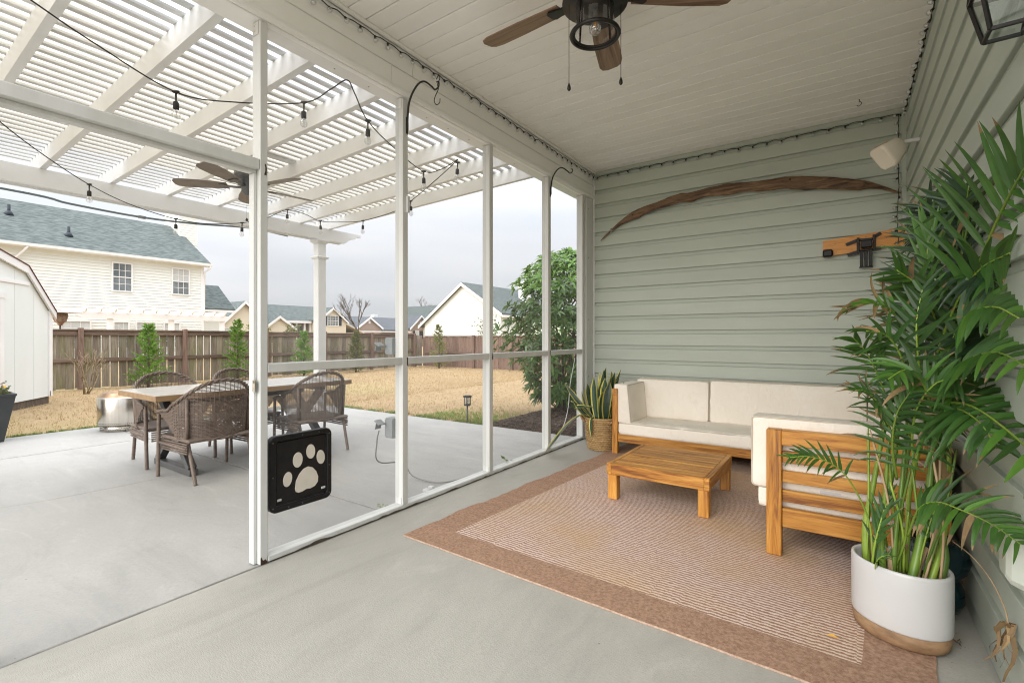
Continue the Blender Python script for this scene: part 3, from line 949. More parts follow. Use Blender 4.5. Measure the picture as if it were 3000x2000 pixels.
def piping_mb(x0, x1, y0, y1, z0, z1, axis, r=.035):
    mb = MB(); k = 'xyz'.index(axis)
    lo = [x0, y0, z0]; hi = [x1, y1, z1]
    o = [i for i in range(3) if i != k]
    e = r*.30
    for s in (0, 1):
        pts = []
        a0, a1, b0, b1 = lo[o[0]]+e, hi[o[0]]-e, lo[o[1]]+e, hi[o[1]]-e
        q = r*.8
        for (ca, cb, st) in ((a1-q, b1-q, 0), (a0+q, b1-q, 1), (a0+q, b0+q, 2), (a1-q, b0+q, 3)):
            for i in range(4):
                an = (st + i/3)*PI/2
                p = [0, 0, 0]; p[o[0]] = ca + q*math.cos(an); p[o[1]] = cb + q*math.sin(an)
                p[k] = (hi[k]-e) if s else (lo[k]+e)
                pts.append(p)
        mb.tube(pts, .0055, 6, closed=True)
    return mb
CN = [0]
def cushion(parent, name, x0, x1, y0, y1, z0, z1, axis, puff=.012, r=.03, n=12, tilt=None, wr=.003):
    CN[0] += 1
    mb = cushion_mb(x0, x1, y0, y1, z0, z1, r, puff, axis, CN[0], n, wr)
    pm = piping_mb(x0, x1, y0, y1, z0, z1, axis, r)
    if tilt:
        ax_, amt, zb = tilt
        for m in (mb, pm):
            m.v = [(x + (amt*(z-zb) if ax_ == 'x' else 0), y + (amt*(z-zb) if ax_ == 'y' else 0), z) for x, y, z in m.v]
    o = part(name, mb, M['cushion'], parent)
    part('piping', pm, M['piping'], o)
    return o

# ------------------------------------------------------------------ sectional sofa (long run on the back wall, return along the house wall)
sf = thing('sectional_sofa', 'L-shaped acacia sectional sofa with cream cushions', 'sofa', (-.7, 4.5, 0))
SX0, SX1, SY0, SY1 = -1.875, .395, 4.44, 5.10
RXA, RY0 = -.335, 2.845
def wpart(name, a, mat, parent=sf, c=.004):
    mb = MB(); mb.bbox(*a, c); return part(name, mb, M[mat], parent)
# left end: arm frame
for (ya, yb) in ((SY0, SY0+.055), (SY1-.055, SY1)):
    wpart('leg', (SX0, SX0+.055, ya, yb, .010, .585), 'acacia_z')
wpart('arm_rail', (SX0, SX0+.055, SY0, SY1, .586, .645), 'acacia_y')
for zz in (.29, .40, .50): wpart('slat', (SX0+.016, SX0+.040, SY0+.055, SY1-.055, zz, zz+.055), 'acacia_y')
wpart('front_rail', (SX0+.056, SX1, SY0+.012, SY0+.045, .126, .214), 'acacia_x')
wpart('back_rail', (SX0+.056, SX1, SY1-.045, SY1-.012, .126, .214), 'acacia_x')
wpart('top_rail', (SX0+.056, SX1, SY1-.055, SY1, .586, .645), 'acacia_x')
for xx in (-1.0, -.36, SX1-.056): wpart('leg', (xx, xx+.055, SY1-.053, SY1-.002, .010, .585), 'acacia_z')
wpart('leg', (-.38, -.325, SY0+.046, SY0+.095, .010, .2), 'acacia_z')
for zz in (.29, .40, .50): wpart('slat', (SX0+.056, SX1-.06, SY1-.040, SY1-.016, zz, zz+.055), 'acacia_x')
mb = MB(); mb.box(SX0+.06, SX1, SY0+.05, SY1-.05, .175, .195); part('seat_deck', mb, M['fabric_under'], sf)
# return end towards the viewer: slatted end frame
wpart('leg', (RXA, RXA+.070, RY0, RY0+.070, .010, .666), 'acacia_z')
wpart('leg', (SX1-.062, SX1, RY0, RY0+.070, .010, .582), 'acacia_z')
wpart('top_rail', (RXA+.0705, SX1, RY0, RY0+.068, .588, .666), 'acacia_x')
for z0, z1 in ((.494, .555), (.392, .453), (.291, .352)): wpart('slat', (RXA+.071, SX1-.063, RY0+.022, RY0+.046, z0, z1), 'acacia_x', c=.003)
wpart('bottom_rail', (RXA+.071, SX1-.063, RY0+.016, RY0+.054, .160, .258), 'acacia_x')
wpart('side_rail', (RXA+.012, RXA+.045, RY0+.0705, SY0+.011, .126, .214), 'acacia_y')
wpart('side_rail', (SX1-.045, SX1-.012, RY0+.0705, SY0+.011, .126, .214), 'acacia_y')
for zz in (.29, .40, .50): wpart('slat', (SX1-.040, SX1-.016, RY0+.07, SY0, zz, zz+.055), 'acacia_y')
wpart('top_rail', (SX1-.055, SX1, RY0+.069, SY1-.056, .586, .645), 'acacia_y')
mb = MB(); mb.box(RXA+.05, SX1-.05, RY0+.075, SY0+.05, .200, .212); part('seat_deck', mb, M['fabric_under'], sf)
for k in range(7):
    wpart('deck_slat', (RXA+.046, SX1-.046, RY0+.10+k*.22, RY0+.145+k*.22, .2135, .226), 'acacia_x', c=.002)
# cushions
cushion(sf, 'seat_cushion', SX0+.058, -.35, SY0+.005, SY1-.07, .200, .318, 'z', .010, .026, 22, wr=.006)
cushion(sf, 'seat_cushion', -.345, SX1-.02, 3.70, SY1-.07, .200, .318, 'z', .010, .03, 12)
cushion(sf, 'seat_cushion', RXA-.055, SX1-.02, RY0+.075, 3.69, .228, .345, 'z', .010, .03, 12)
cushion(sf, 'arm_cushion', SX0+.045, SX0+.190, SY0+.02, SY1-.165, .310, .688, 'x', .006, .022, 12, ('x', -.10, .31))
cushion(sf, 'back_cushion', SX0+.062, -1.079, 4.92, 5.06, .315, .715, 'y', .011, .024, 14, ('y', .06, .3))
cushion(sf, 'back_cushion', -1.075, .165, 4.92, 5.06, .315, .730, 'y', .011, .024, 16, ('y', .06, .3))
cushion(sf, 'back_cushion', .17, SX1-.045, 3.72, 4.86, .315, .715, 'x', .014, .03, 12)
cushion(sf, 'back_cushion', .17, SX1-.045, RY0+.215, 3.71, .345, .715, 'x', .014, .03, 12)
cushion(sf, 'arm_cushion', RXA-.085, SX1-.06, RY0+.072, RY0+.205, .335, .722, 'y', .006, .022, 14)
mb = MB(); mb.bbox(-.10, .10, RY0+.0695, RY0+.0715, .352, .366, .001); part('care_label', mb, M['ceramic'], sf)

# ------------------------------------------------------------------ coffee table
ct = thing('coffee_table', 'low square acacia coffee table standing on the striped rug', 'table', (-1.03, 3.53, 0))
TX0, TX1, TY0, TY1, TZ = -1.378, -.690, 3.170, 3.905, .262
rr = random.Random(2)
for (xa, ya) in ((TX0+.006, TY0+.006), (TX1-.072, TY0+.006), (TX0+.006, TY1-.072), (TX1-.072, TY1-.072)):
    wpart('leg', (xa, xa+.066, ya, ya+.066, .010, .184), 'acacia_z', ct)
wpart('apron', (TX0+.032, TX1-.032, TY0, TY0+.026, .184, TZ), 'acacia_x', ct, .003)
wpart('apron', (TX0+.032, TX1-.032, TY1-.026, TY1, .184, TZ), 'acacia_x', ct, .003)
wpart('apron', (TX0, TX0+.0315, TY0+.027, TY1-.027, .184, TZ), 'acacia_y', ct, .003)
wpart('apron', (TX1-.0315, TX1, TY0+.027, TY1-.027, .184, TZ), 'acacia_y', ct, .003)
# finger joints at the corners
for xa in (TX0, TX1-.0315):
    for ya in (TY0, TY1-.026):
        for z0, z1 in ((.184, .203), (.2035, .2425), (.243, TZ)):
            wpart('finger_joint', (xa, xa+.0315, ya, ya+.0265, z0, z1), 'acacia_y' if z0 != .2035 else 'acacia_x', ct, .0015)
yy = TY0 + .028
k = 0
while yy < TY1 - .03:
    w = min(.0675, TY1 - .028 - yy)
    wpart('top_plank', (TX0+.034, TX1-.034, yy, yy+w-.0022, .236, TZ - .0015 + rr.uniform(-.0008, .0008)), 'acacia_x', ct, .0025)
    yy += .0682; k += 1
mb = MB(); mb.box(TX0+.033, TX1-.033, TY0+.0275, TY1-.0275, .215, .232); part('sub_top', mb, M['fabric_under'], ct)

# ------------------------------------------------------------------ oval white planter
PCX, PCY = .18, 2.38
pl = thing('oval_planter', 'white oval ceramic planter with bare brown base holding the tall palm', 'planter', (PCX, PCY, .0))
ROT = rad(-30)
def oval(mb, prof, sy=.844): return mb.lathe([(r*.858, z*.95) for r, z in prof], (PCX, PCY, 0), 56, 0, 1.0, sy, rot=ROT)
mb = MB(); oval(mb, [(.163, .0105), (.174, .015), (.179, .03), (.183, .070)]); part('bare_base', mb, plain('bare_clay', (.33, .20, .105), (.17, .095, .045), 14, (1, 1, 2.5), rough=.7, bmp=.25, bscale=60), pl)
mb = MB(); oval(mb, [(.1832, .0705), (.1848, .076), (.1855, .12), (.1865, .22), (.1865, .292), (.1845, .300), (.178, .304), (.171, .300), (.169, .29), (.168, .225)]); part('pot_body', mb, M['ceramic'], pl)
mb = MB()
P = []
for i in range(9):
    row = []
    for j in range(25):
        x_ = .143*(i/8)*math.cos(2*PI*j/24); y_ = .143*.844*(i/8)*math.sin(2*PI*j/24)
        row.append((PCX + x_*math.cos(ROT) - y_*math.sin(ROT), PCY + x_*math.sin(ROT) + y_*math.cos(ROT), .232 + .012*mnoise.noise(Vector((i*.9, math.cos(2*PI*j/24)*3, math.sin(2*PI*j/24)*3)))))
    P.append(row)
mb.grid(P); part('potting_soil', mb, M['soil'], pl)

# ------------------------------------------------------------------ palms
def frond(parent, pts, nrm, n_leaf, l_max, w, mat, ang0=75, ang1=35, start=.15, droop=.25, tip=None, fold=.5, seed=0, rr=(.006, .0018), lprof=None, sides=(1, -1), curl=0.0, stem_mat='palm_stem', mats=None, ragged=.12):
    """rachis through pts; leaflets set in two rows, each leaflet a sub-part"""
    r_ = random.Random(seed)
    path = spline(pts, 10)
    m = len(path)
    mb = MB()
    mb.tube(path, [rr[0] + (rr[1]-rr[0])*i/(m-1) for i in range(m)], 6)
    fr = part('frond', mb, M[stem_mat], parent)
    N = Vector(nrm).normalized()
    for k in range(n_leaf):
        s = start + (1-start)*(k+.5)/n_leaf
        i = min(int(s*(m-1)), m-2); f = s*(m-1)-i
        p = path[i].lerp(path[i+1], f)
        t = (path[i+1]-path[i]).normalized()
        S = t.cross(N).normalized()
        q = (k+.5)/n_leaf
        lf = (lprof(q) if lprof else (.55 + .45*math.sin(PI*min(1, q*1.15+.12)))) * l_max
        for sd_ in sides:
            L = lf*r_.uniform(1-ragged, 1+ragged*.5)
            a = rad(ang0 + (ang1-ang0)*q + r_.uniform(-6, 6))
            d = (t*math.cos(a) + S*sd_*math.sin(a) + N*r_.uniform(.0, .28)).normalized()
            ww = w*r_.uniform(.8, 1.15)*(.75+.25*math.sin(PI*q))
            up = (N - d*N.dot(d)).normalized()
            sdv = d.cross(up)
            nseg = 7
            pos = p.copy(); dd = d.copy()
            rows = []
            dr = droop*r_.uniform(.4, 1.7)
            cu = (curl + .18)*r_.uniform(-1, 1)
            for j in range(nseg+1):
                u = j/nseg
                wid = ww*(1-u)**.62*min(1, .42+u*3.6) if u < 1 else 0.0004
                fd = fold*wid*.5
                rows.append((pos - sdv*wid*.5 + up*fd*.35, pos - up*fd*.15, pos + sdv*wid*.5 + up*fd*.35))
                dd = (dd + Vector((0, 0, -1))*dr/nseg*(.5+u) + sdv*cu/nseg).normalized()
                sdv = (sdv - dd*sdv.dot(dd)).normalized(); up = sdv.cross(dd)
                if up.dot(N) < 0: up = -up
                pos = pos + dd*(L/nseg)
            lm = MB()
            tipn = 0
            if not tip: tip = (.22, 1)
            if r_.random() < tip[0]: tipn = tip[1] if r_.random() < .6 else max(1, tip[1]-1)
            for j in range(nseg):
                mi = 1 if j >= nseg-tipn else 0
                lm.add([rows[j][0], rows[j][1], rows[j+1][1], rows[j+1][0]], [(0, 1, 2, 3)], mi, True)
                lm.add([rows[j][1], rows[j][2], rows[j+1][2], rows[j+1][1]], [(0, 1, 2, 3)], mi, True)
            mm = mats[r_.randrange(len(mats))] if mats else mat
            if q < .85 and r_.random() < .022: mm = 'dry_leaf'
            part('leaflet', lm, (M[mm], M['brown_tip']), fr)
    return fr

palm = thing('potted_palm', 'tall areca palm with arching green fronds in the white oval planter', 'palm', (PCX, PCY, .24))
CAMV = Vector((-.33, -.90, .25))
# canes and stalks rising from the soil
r_ = random.Random(21)
bases = [(-.12, -.02), (-.09, .03), (-.03, -.05), (-.01, .02), (.035, -.03), (.06, .03), (.095, -.01), (.125, .015), (-.06, -.055), (.02, .055)]
tops = [(0.15, 2.475, 0.873), (0.206, 2.575, 0.957), (0.217, 2.461, 0.932), (0.274, 2.621, 1.012), (0.306, 2.546, 1.0), (0.344, 2.694, 0.919), (0.362, 2.621, 0.838), (0.303, 2.52, 0.587), (0.142, 2.348, 0.719), (0.3, 2.737, 0.798)]
for k, ((bx, by), tp) in enumerate(zip(bases, tops)):
    b = Vector((PCX+bx*.85, PCY+by-bx*.35, .225)); tp = Vector(tp)
    mid = b.lerp(tp, .5) + Vector((r_.uniform(-.02, .02), r_.uniform(-.02, .02), 0))
    path = spline([b, b.lerp(mid, .5)+Vector((bx*.12, by*.1, 0)), mid, tp], 8)
    n = len(path)
    thick = r_.uniform(.010, .015)
    mb = MB(); mb.tube(path, [thick*(1.15 - .65*i/(n-1)) for i in range(n)], 8)
    part('cane', mb, M['palm_cane' if k % 3 else 'palm_stem'], palm)
    if k in (0, 2, 3, 4, 6):
        sh = MB()
        hh = r_.uniform(.09, .15)
        ph = r_.uniform(0, 6)
        P = []
        for i in range(6):
            u = i/5; rowp = []
            for j in range(6):
                an = ph + (j/5-.5)*(2.8-1.9*u)
                rad_ = thick*1.25 + .004 + .012*u*u
                rowp.append((b.x + rad_*math.cos(an) + (mid-b).x*u*.3, b.y + rad_*math.sin(an)*.9 + (mid-b).y*u*.3, .228 + hh*u))
            P.append(rowp)
        sh.grid(P); part('dry_sheath', sh, M['sheath'], palm)
for k in range(16):
    a = r_.uniform(-.11, .11); b = Vector((PCX+a, PCY-a*.4+r_.uniform(-.05, .05), .225))
    tp = b + Vector((a*.45+r_.uniform(-.08, .08), r_.uniform(-.08, .08), r_.uniform(.25, .60)))
    mb = MB(); mb.tube(spline([b, b.lerp(tp, .5)+Vector((r_.uniform(-.02, .02), 0, 0)), tp], 5), [.0045]*10 + [.002], 5)
    part('stalk', mb, M[['palm_cane', 'palm_stem', 'palm_cane', 'sheath'][k % 4]], palm)
# fronds (the first is the big one sweeping up to the right)
frond(palm, [(0.296, 2.576, 0.927), (0.345, 2.549, 1.133), (0.379, 2.451, 1.302), (0.41, 2.205, 1.513), (0.422, 1.946, 1.624), (0.42, 1.677, 1.652)], (-.55, -.80, .12), 24, .37, .027, 'palm_leaf', 74, 48, .12, .26, None, seed=1, rr=(.007, .003), ragged=.08)
frond(palm, [(0.243, 2.454, 0.764), (0.266, 2.373, 0.87), (0.287, 2.29, 0.912), (0.349, 2.187, 0.922), (0.403, 1.981, 0.87), (0.426, 1.73, 0.811)], (-.35, -.50, .80), 15, .225, .036, 'palm_leaf', 95, 55, .22, 1.0, (.55, 1), seed=2, rr=(.005, .002), sides=(-1,), ragged=.08)
frond(palm, [(0.244, 2.461, 0.758), (0.267, 2.38, 0.866), (0.288, 2.297, 0.908), (0.35, 2.194, 0.918), (0.404, 1.988, 0.866), (0.428, 1.737, 0.807)], (-.45, -.75, .45), 13, .25, .034, 'palm_leaf', 105, 40, .16, .10, None, seed=3, rr=(.003, .001), sides=(1,), mats=('palm_leaf', 'palm_leaf', 'palm_leaf_light'))
frond(palm, [(0.197, 2.301, 0.412), (0.22, 2.219, 0.538), (0.258, 2.148, 0.593), (0.311, 2.064, 0.6), (0.364, 1.979, 0.594), (0.403, 1.884, 0.579)], (-.3, -.6, .75), 16, .16, .022, 'palm_leaf', 95, 35, .18, .75, (.8, 2), seed=4, rr=(.004, .0015), mats=('palm_leaf', 'palm_leaf', 'palm_leaf_light'))
frond(palm, [(0.095, 2.327, 0.294), (0.08, 2.293, 0.447), (0.026, 2.206, 0.599), (-0.029, 2.132, 0.677), (-0.101, 2.058, 0.714), (-0.159, 2.006, 0.713)], (-.2, -.8, .6), 11, .105, .015, 'palm_leaf', 55, 22, .45, .45, (.5, 1), seed=5, rr=(.004, .0012))
frond(palm, [(0.217, 2.533, 0.925), (0.213, 2.518, 1.132), (0.177, 2.457, 1.229), (0.134, 2.403, 1.273), (0.067, 2.333, 1.282), (0.004, 2.277, 1.255)], (-.1, -.8, .65), 9, .165, .022, 'palm_leaf_light', 70, 18, .35, .55, (1, 5), seed=6, rr=(.0045, .0015), curl=1.3)
frond(palm, [(0.235, 2.582, 0.922), (0.271, 2.619, 1.285), (0.286, 2.63, 1.466), (0.295, 2.636, 1.612)], (-.33, -.90, .25), 5, .24, .026, 'palm_leaf_light', 24, 8, .5, .05, None, seed=7, rr=(.006, .003))
frond(palm, [(0.175, 2.431, 0.691), (0.159, 2.396, 0.832), (0.115, 2.342, 0.988), (0.073, 2.288, 1.09), (0.031, 2.235, 1.148)], (-.3, -.85, .4), 14, .17, .018, 'palm_leaf', 75, 30, .2, .35, (.7, 2), seed=8, rr=(.0045, .0015), curl=.5)
frond(palm, [(0.191, 2.467, 0.703), (0.15, 2.366, 0.793), (0.112, 2.266, 0.895), (0.07, 2.201, 0.947), (0.037, 2.153, 0.957)], (-.2, -.7, .7), 12, .13, .014, 'palm_leaf', 75, 30, .2, .5, (.95, 3), seed=9, rr=(.004, .0012), curl=.9)
frond(palm, [(0.303, 2.52, 0.932), (0.34, 2.424, 1.14), (0.364, 2.27, 1.231), (0.39, 2.094, 1.244), (0.41, 1.937, 1.204)], (-.4, -.7, .5), 12, .20, .036, 'palm_leaf', 85, 40, .1, .75, (.2, 1), seed=10, rr=(.006, .002), mats=('palm_leaf', 'palm_leaf', 'palm_leaf_light'))
frond(palm, [(0.25, 2.52, 0.824), (0.303, 2.52, 1.071), (0.351, 2.456, 1.272), (0.393, 2.315, 1.385), (0.407, 2.008, 1.4)], (-.4, -.9, .1), 16, .28, .034, 'palm_leaf', 80, 40, .05, .55, None, seed=11, rr=(.006, .002))
frond(palm, [(0.267, 2.495, 0.863), (0.243, 2.454, 1.054), (0.234, 2.423, 1.207), (0.254, 2.438, 1.343)], (-.5, -.8, .2), 11, .23, .030, 'palm_leaf', 62, 25, .1, .35, (.3, 1), seed=12, rr=(.005, .002))
frond(palm, [(0.282, 2.457, 0.802), (0.32, 2.361, 0.964), (0.343, 2.207, 1.068), (0.383, 2.028, 1.103), (0.408, 1.814, 1.063)], (-.3, -.65, .65), 13, .21, .030, 'palm_leaf', 85, 40, .15, .8, (.3, 1), seed=13, rr=(.005, .002), mats=('palm_leaf', 'palm_leaf_light'))
frond(palm, [(0.306, 2.546, 0.79), (0.327, 2.561, 1.017), (0.306, 2.546, 1.209), (0.246, 2.48, 1.347), (0.173, 2.406, 1.413)], (-.4, -.85, .3), 14, .24, .030, 'palm_leaf', 78, 32, .1, .5, (.2, 1), seed=17, rr=(.005, .002))
frond(palm, [(0.215, 2.435, 0.764), (0.204, 2.378, 0.939), (0.179, 2.313, 1.075), (0.13, 2.242, 1.156), (0.069, 2.164, 1.172)], (-.3, -.8, .5), 13, .17, .022, 'palm_leaf', 78, 30, .15, .6, (.4, 1), seed=18, rr=(.005, .002))
frond(palm, [(0.263, 2.395, 0.677), (0.267, 2.325, 0.852), (0.235, 2.254, 0.984), (0.181, 2.18, 1.033), (0.128, 2.107, 1.005)], (-.3, -.7, .65), 12, .17, .026, 'palm_leaf', 80, 35, .2, .8, (.4, 1), seed=19, rr=(.005, .002), mats=('palm_leaf', 'palm_leaf_light'))
frond(palm, [(0.088, 2.322, 0.227), (0.1, 2.307, 0.354), (0.121, 2.321, 0.454), (0.15, 2.366, 0.548)], (-.5, -.8, .2), 7, .12, .020, 'palm_leaf', 35, 15, .3, .15, None, seed=14, rr=(.005, .002))
frond(palm, [(0.226, 2.345, 0.24), (0.246, 2.359, 0.355), (0.273, 2.378, 0.469), (0.31, 2.428, 0.561)], (-.5, -.8, .2), 6, .13, .020, 'palm_leaf', 35, 15, .4, .2, None, seed=15, rr=(.004, .002))
frond(palm, [(0.099, 2.282, 0.263), (0.102, 2.247, 0.31), (0.116, 2.233, 0.339), (0.142, 2.238, 0.35)], (-.1, -.5, .8), 6, .05, .008, 'palm_leaf', 70, 30, .3, .3, None, seed=16, rr=(.003, .001))
frond(palm, [(0.227, 2.419, 0.633), (0.213, 2.336, 0.78), (0.226, 2.285, 0.902), (0.271, 2.254, 0.986), (0.319, 2.19, 1.009)], (-.3, -.75, .55), 14, .20, .028, 'palm_leaf', 80, 35, .12, .9, (.4, 1), seed=20, rr=(.005, .002))
frond(palm, [(0.169, 2.354, 0.605), (0.151, 2.281, 0.75), (0.161, 2.239, 0.87), (0.196, 2.215, 0.954)], (-.3, -.8, .5), 12, .17, .020, 'palm_leaf', 75, 30, .1, .7, (.5, 2), seed=21, rr=(.005, .002))
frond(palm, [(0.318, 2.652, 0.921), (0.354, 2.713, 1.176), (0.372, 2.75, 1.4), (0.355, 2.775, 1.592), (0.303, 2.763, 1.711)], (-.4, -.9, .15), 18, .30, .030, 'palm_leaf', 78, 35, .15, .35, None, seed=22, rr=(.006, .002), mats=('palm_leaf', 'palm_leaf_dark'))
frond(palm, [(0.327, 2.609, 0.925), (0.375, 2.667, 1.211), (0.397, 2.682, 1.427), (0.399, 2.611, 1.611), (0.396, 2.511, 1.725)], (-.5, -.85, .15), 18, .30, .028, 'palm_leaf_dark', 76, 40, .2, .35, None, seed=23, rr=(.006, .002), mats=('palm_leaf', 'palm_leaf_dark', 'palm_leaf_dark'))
frond(palm, [(0.293, 2.44, 0.739), (0.303, 2.325, 0.856), (0.322, 2.217, 0.903), (0.356, 2.094, 0.879), (0.38, 2.014, 0.815)], (-.3, -.6, .72), 13, .19, .030, 'palm_leaf', 90, 45, .15, .9, (.5, 1), seed=24, rr=(.005, .002), sides=(-1, 1))
# dry frond hanging down beside the planter
dry = [(0.334, 2.42, 0.387), (0.364, 2.27, 0.394), (0.389, 2.142, 0.372), (0.402, 2.053, 0.332), (0.408, 2.033, 0.291)]
mb = MB(); mb.tube(spline(dry, 8), .0022, 5); df = part('dry_frond', mb, M['sheath'], palm)
rr = random.Random(4)
e = Vector(dry[-1])
for k in range(10):
    d = Vector((rr.uniform(-.055, .05), rr.uniform(-.05, .05), -rr.uniform(.07, .17)))
    mb = MB(); P = []
    w = rr.uniform(.004, .009); tw = rr.uniform(-2, 2)
    for i in range(6):
        u = i/5; an = tw*u
        c_ = e + Vector((d.x*u**.6 + .012*math.sin(u*5+k), d.y*u**.6 + .010*math.cos(u*6+k), d.z*u)); ww = w*(1-u*.7)
        P.append([c_ + Vector((math.cos(an), math.sin(an), 0))*ww*s for s in (-1, 1)])
    mb.grid(P); part('leaflet', mb, M['dry_leaf'], df)
for k, (pa, pb) in enumerate((( (0.268, 2.447, 0.768), (0.34, 2.424, 0.567) ), ( (0.284, 2.47, 0.749), (0.328, 2.44, 0.544) ), ( (0.322, 2.473, 0.635), (0.339, 2.46, 0.508) ))):
    a = Vector(pa); b = Vector(pb); mb = MB(); P = []
    for i in range(7):
        u = i/6; c_ = a.lerp(b, u) + Vector((.01*math.sin(u*5+k), 0, 0)); ww = .012*math.sin(PI*(.15+.75*u))
        P.append([c_ + Vector((.8, .4, .1))*ww*s for s in (-1, 0, 1)])
    mb.grid(P); part('dry_leaf', mb, M['dry_leaf'], palm)

# dark glazed jar and the darker palm behind
jar = thing('teal_jar', 'glossy dark teal double-bellied jar behind the white planter', 'jar', (.315, 2.70, 0))
JC = (.315, 2.705, 0)
mb = MB(); mb.lathe([(.06, .001), (.085, .012), (.102, .05), (.100, .10), (.082, .135), (.080, .142), (.108, .175), (.122, .22), (.112, .268), (.085, .295), (.078, .298), (.070, .294), (.066, .26)], JC, 32); part('jar_body', mb, M['ceramic_teal'], jar)
mb = MB(); mb.lathe([(.0, .262), (.067, .262)], JC, 16, cap=False); part('potting_soil', mb, M['soil'], jar)
p2 = thing('dark_palm', 'darker drooping palm behind the tall areca, rooted in the teal jar', 'palm', (.315, 2.70, .26))
rk = random.Random(31)
ends = [(0.408, 2.325, 1.675), (0.335, 3.211, 1.693), (0.366, 3.05, 1.848), (0.417, 2.21, 1.328), (0.412, 2.571, 1.516), (0.305, 3.251, 1.455), (0.415, 2.148, 1.072), (0.379, 3.302, 1.182), (0.405, 2.652, 1.76), (0.383, 2.94, 1.578)]
mids = [(0.409, 2.593, 1.623), (0.391, 2.885, 1.607), (0.395, 2.766, 1.698), (0.412, 2.535, 1.409), (0.397, 2.828, 1.406), (0.392, 3.129, 1.5), (0.412, 2.498, 1.173), (0.397, 2.828, 1.272), (0.393, 2.704, 1.539), (0.397, 2.828, 1.635)]
for k in range(10):
    b = Vector((.315 + rk.uniform(-.03, .03), 2.705 + rk.uniform(-.03, .03), .258))
    mdl = Vector(mids[k]); en = Vector(ends[k])
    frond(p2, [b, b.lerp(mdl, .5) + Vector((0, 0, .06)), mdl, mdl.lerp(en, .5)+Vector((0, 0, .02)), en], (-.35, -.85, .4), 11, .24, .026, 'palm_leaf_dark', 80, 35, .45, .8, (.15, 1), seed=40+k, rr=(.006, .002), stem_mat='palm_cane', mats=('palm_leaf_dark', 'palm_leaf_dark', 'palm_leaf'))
for k in range(14):
    a = Vector(mids[1]) + Vector((rk.uniform(-.05, .10), rk.uniform(-.03, .05), rk.uniform(-.12, .04)))
    d = Vector((rk.uniform(-.10, .06), rk.uniform(-.06, .02), rk.uniform(-.02, .06)))
    mb = MB(); mb.tube(spline([a, a+d*.5+Vector((0, 0, .02)), a+d], 4), [.0016]*8+[.0006], 4); part('dry_tendril', mb, M['dry_leaf'], p2)

# ------------------------------------------------------------------ snake plant in a seagrass basket
BC = Vector((-2.055, 4.60, 0))
bk = thing('seagrass_basket', 'woven seagrass basket with rope handles in the porch corner', 'basket', BC)
def bask_r(u): return .138 + .030*u + .008*math.sin(PI*u)
BH = .325
mb = MB()
NS, NR_ = 30, 17
for row in range(NR_):
    P = []
    for k in range(NS*2+1):
        a = 2*PI*k/(NS*2)
        u = (row+.5)/NR_
        off = .0075*math.cos(PI*(k+row))
        for_r = bask_r(u) + off
        P.append((for_r*math.cos(a), for_r*math.sin(a)))
    vs = []; fs = []
    z0, z1 = BH*row/NR_ + .001, BH*(row+1)/NR_
    zm = (z0+z1)/2
    for (x, y) in P[:-1]:
        l = math.hypot(x, y); s_ = (l-.007)/l
        vs += [(BC.x+x*s_, BC.y+y*s_, z0), (BC.x+x, BC.y+y, zm-.003), (BC.x+x, BC.y+y, zm+.003), (BC.x+x*s_, BC.y+y*s_, z1)]
    n = len(P)-1
    for i in range(n):
        j = (i+1) % n
        for q in range(3): fs.append((i*4+q, j*4+q, j*4+q+1, i*4+q+1))
    wv = MB(); wv.add(vs, fs, 0, True)
    part('woven_row', wv, M['seagrass'], bk)
mb = MB(); mb.lathe([(bask_r(1)-.008, BH-.02), (bask_r(1)-.010, BH-.002), (bask_r(1)-.002, BH+.007), (bask_r(1)+.006, BH), (bask_r(1)+.004, BH-.010)], BC, 40, cap=False); part('rim', mb, M['seagrass'], bk)
mb = MB(); mb.lathe([(.02, .004), (.137, .004)], BC, 24); part('base', mb, M['seagrass'], bk)
for sgn in (-1, 1):
    a0 = rad(200) if sgn < 0 else rad(-20)
    c0 = BC + Vector((math.cos(a0)*.166, math.sin(a0)*.166, BH-.045))
    tn = Vector((-math.sin(a0), math.cos(a0), 0)); o_ = Vector((math.cos(a0), math.sin(a0), 0))
    mb = MB(); mb.tube(spline([c0 - tn*.06, c0 - tn*.055 + o_*.025 + Vector((0, 0, .02)), c0 + o_*.05 + Vector((0, 0, .055)), c0 + tn*.055 + o_*.025 + Vector((0, 0, .02)), c0 + tn*.06], 5), .010, 7)
    part('handle', mb, M['rope'], bk)
sn = thing('snake_plant', 'snake plant with yellow edged upright leaves in the basket', 'plant', (BC.x, BC.y, .30))
mb = MB(); mb.lathe([(.0, .285), (.155, .285)], BC, 20, cap=False); part('potting_soil', mb, M['soil'], sn)
rs = random.Random(8)
def snake_leaf(pts, w, face, twist=0.0):
    path = spline(pts, 8); m = len(path)
    F = Vector(face).normalized()
    P = []
    for i, p in enumerate(path):
        u = i/(m-1)
        t = (path[min(i+1, m-1)] - path[max(i-1, 0)]).normalized()
        S = t.cross(F).normalized(); Nn = S.cross(t)
        an = twist*u
        S2 = S*math.cos(an) + Nn*math.sin(an); N2 = S2.cross(t)
        ww = w*(.45 + .75*math.sin(PI*min(.5, u*.75+.06))) * (1 if u < .72 else max(.03, 1-((u-.72)/.28)**1.5))
        P.append([p - S2*ww - N2*ww*.35*-1, p - S2*ww*.72 + N2*ww*.12, p, p + S2*ww*.72 + N2*ww*.12, p + S2*ww + N2*ww*.35])
    mb = MB()
    for i in range(m-1):
        for j in range(4):
            mb.add([P[i][j], P[i][j+1], P[i+1][j+1], P[i+1][j]], [(0, 1, 2, 3)], 1 if j in (0, 3) else 0, True)
    part('leaf', mb, (M['snake_in'], M['snake_edge']), sn)
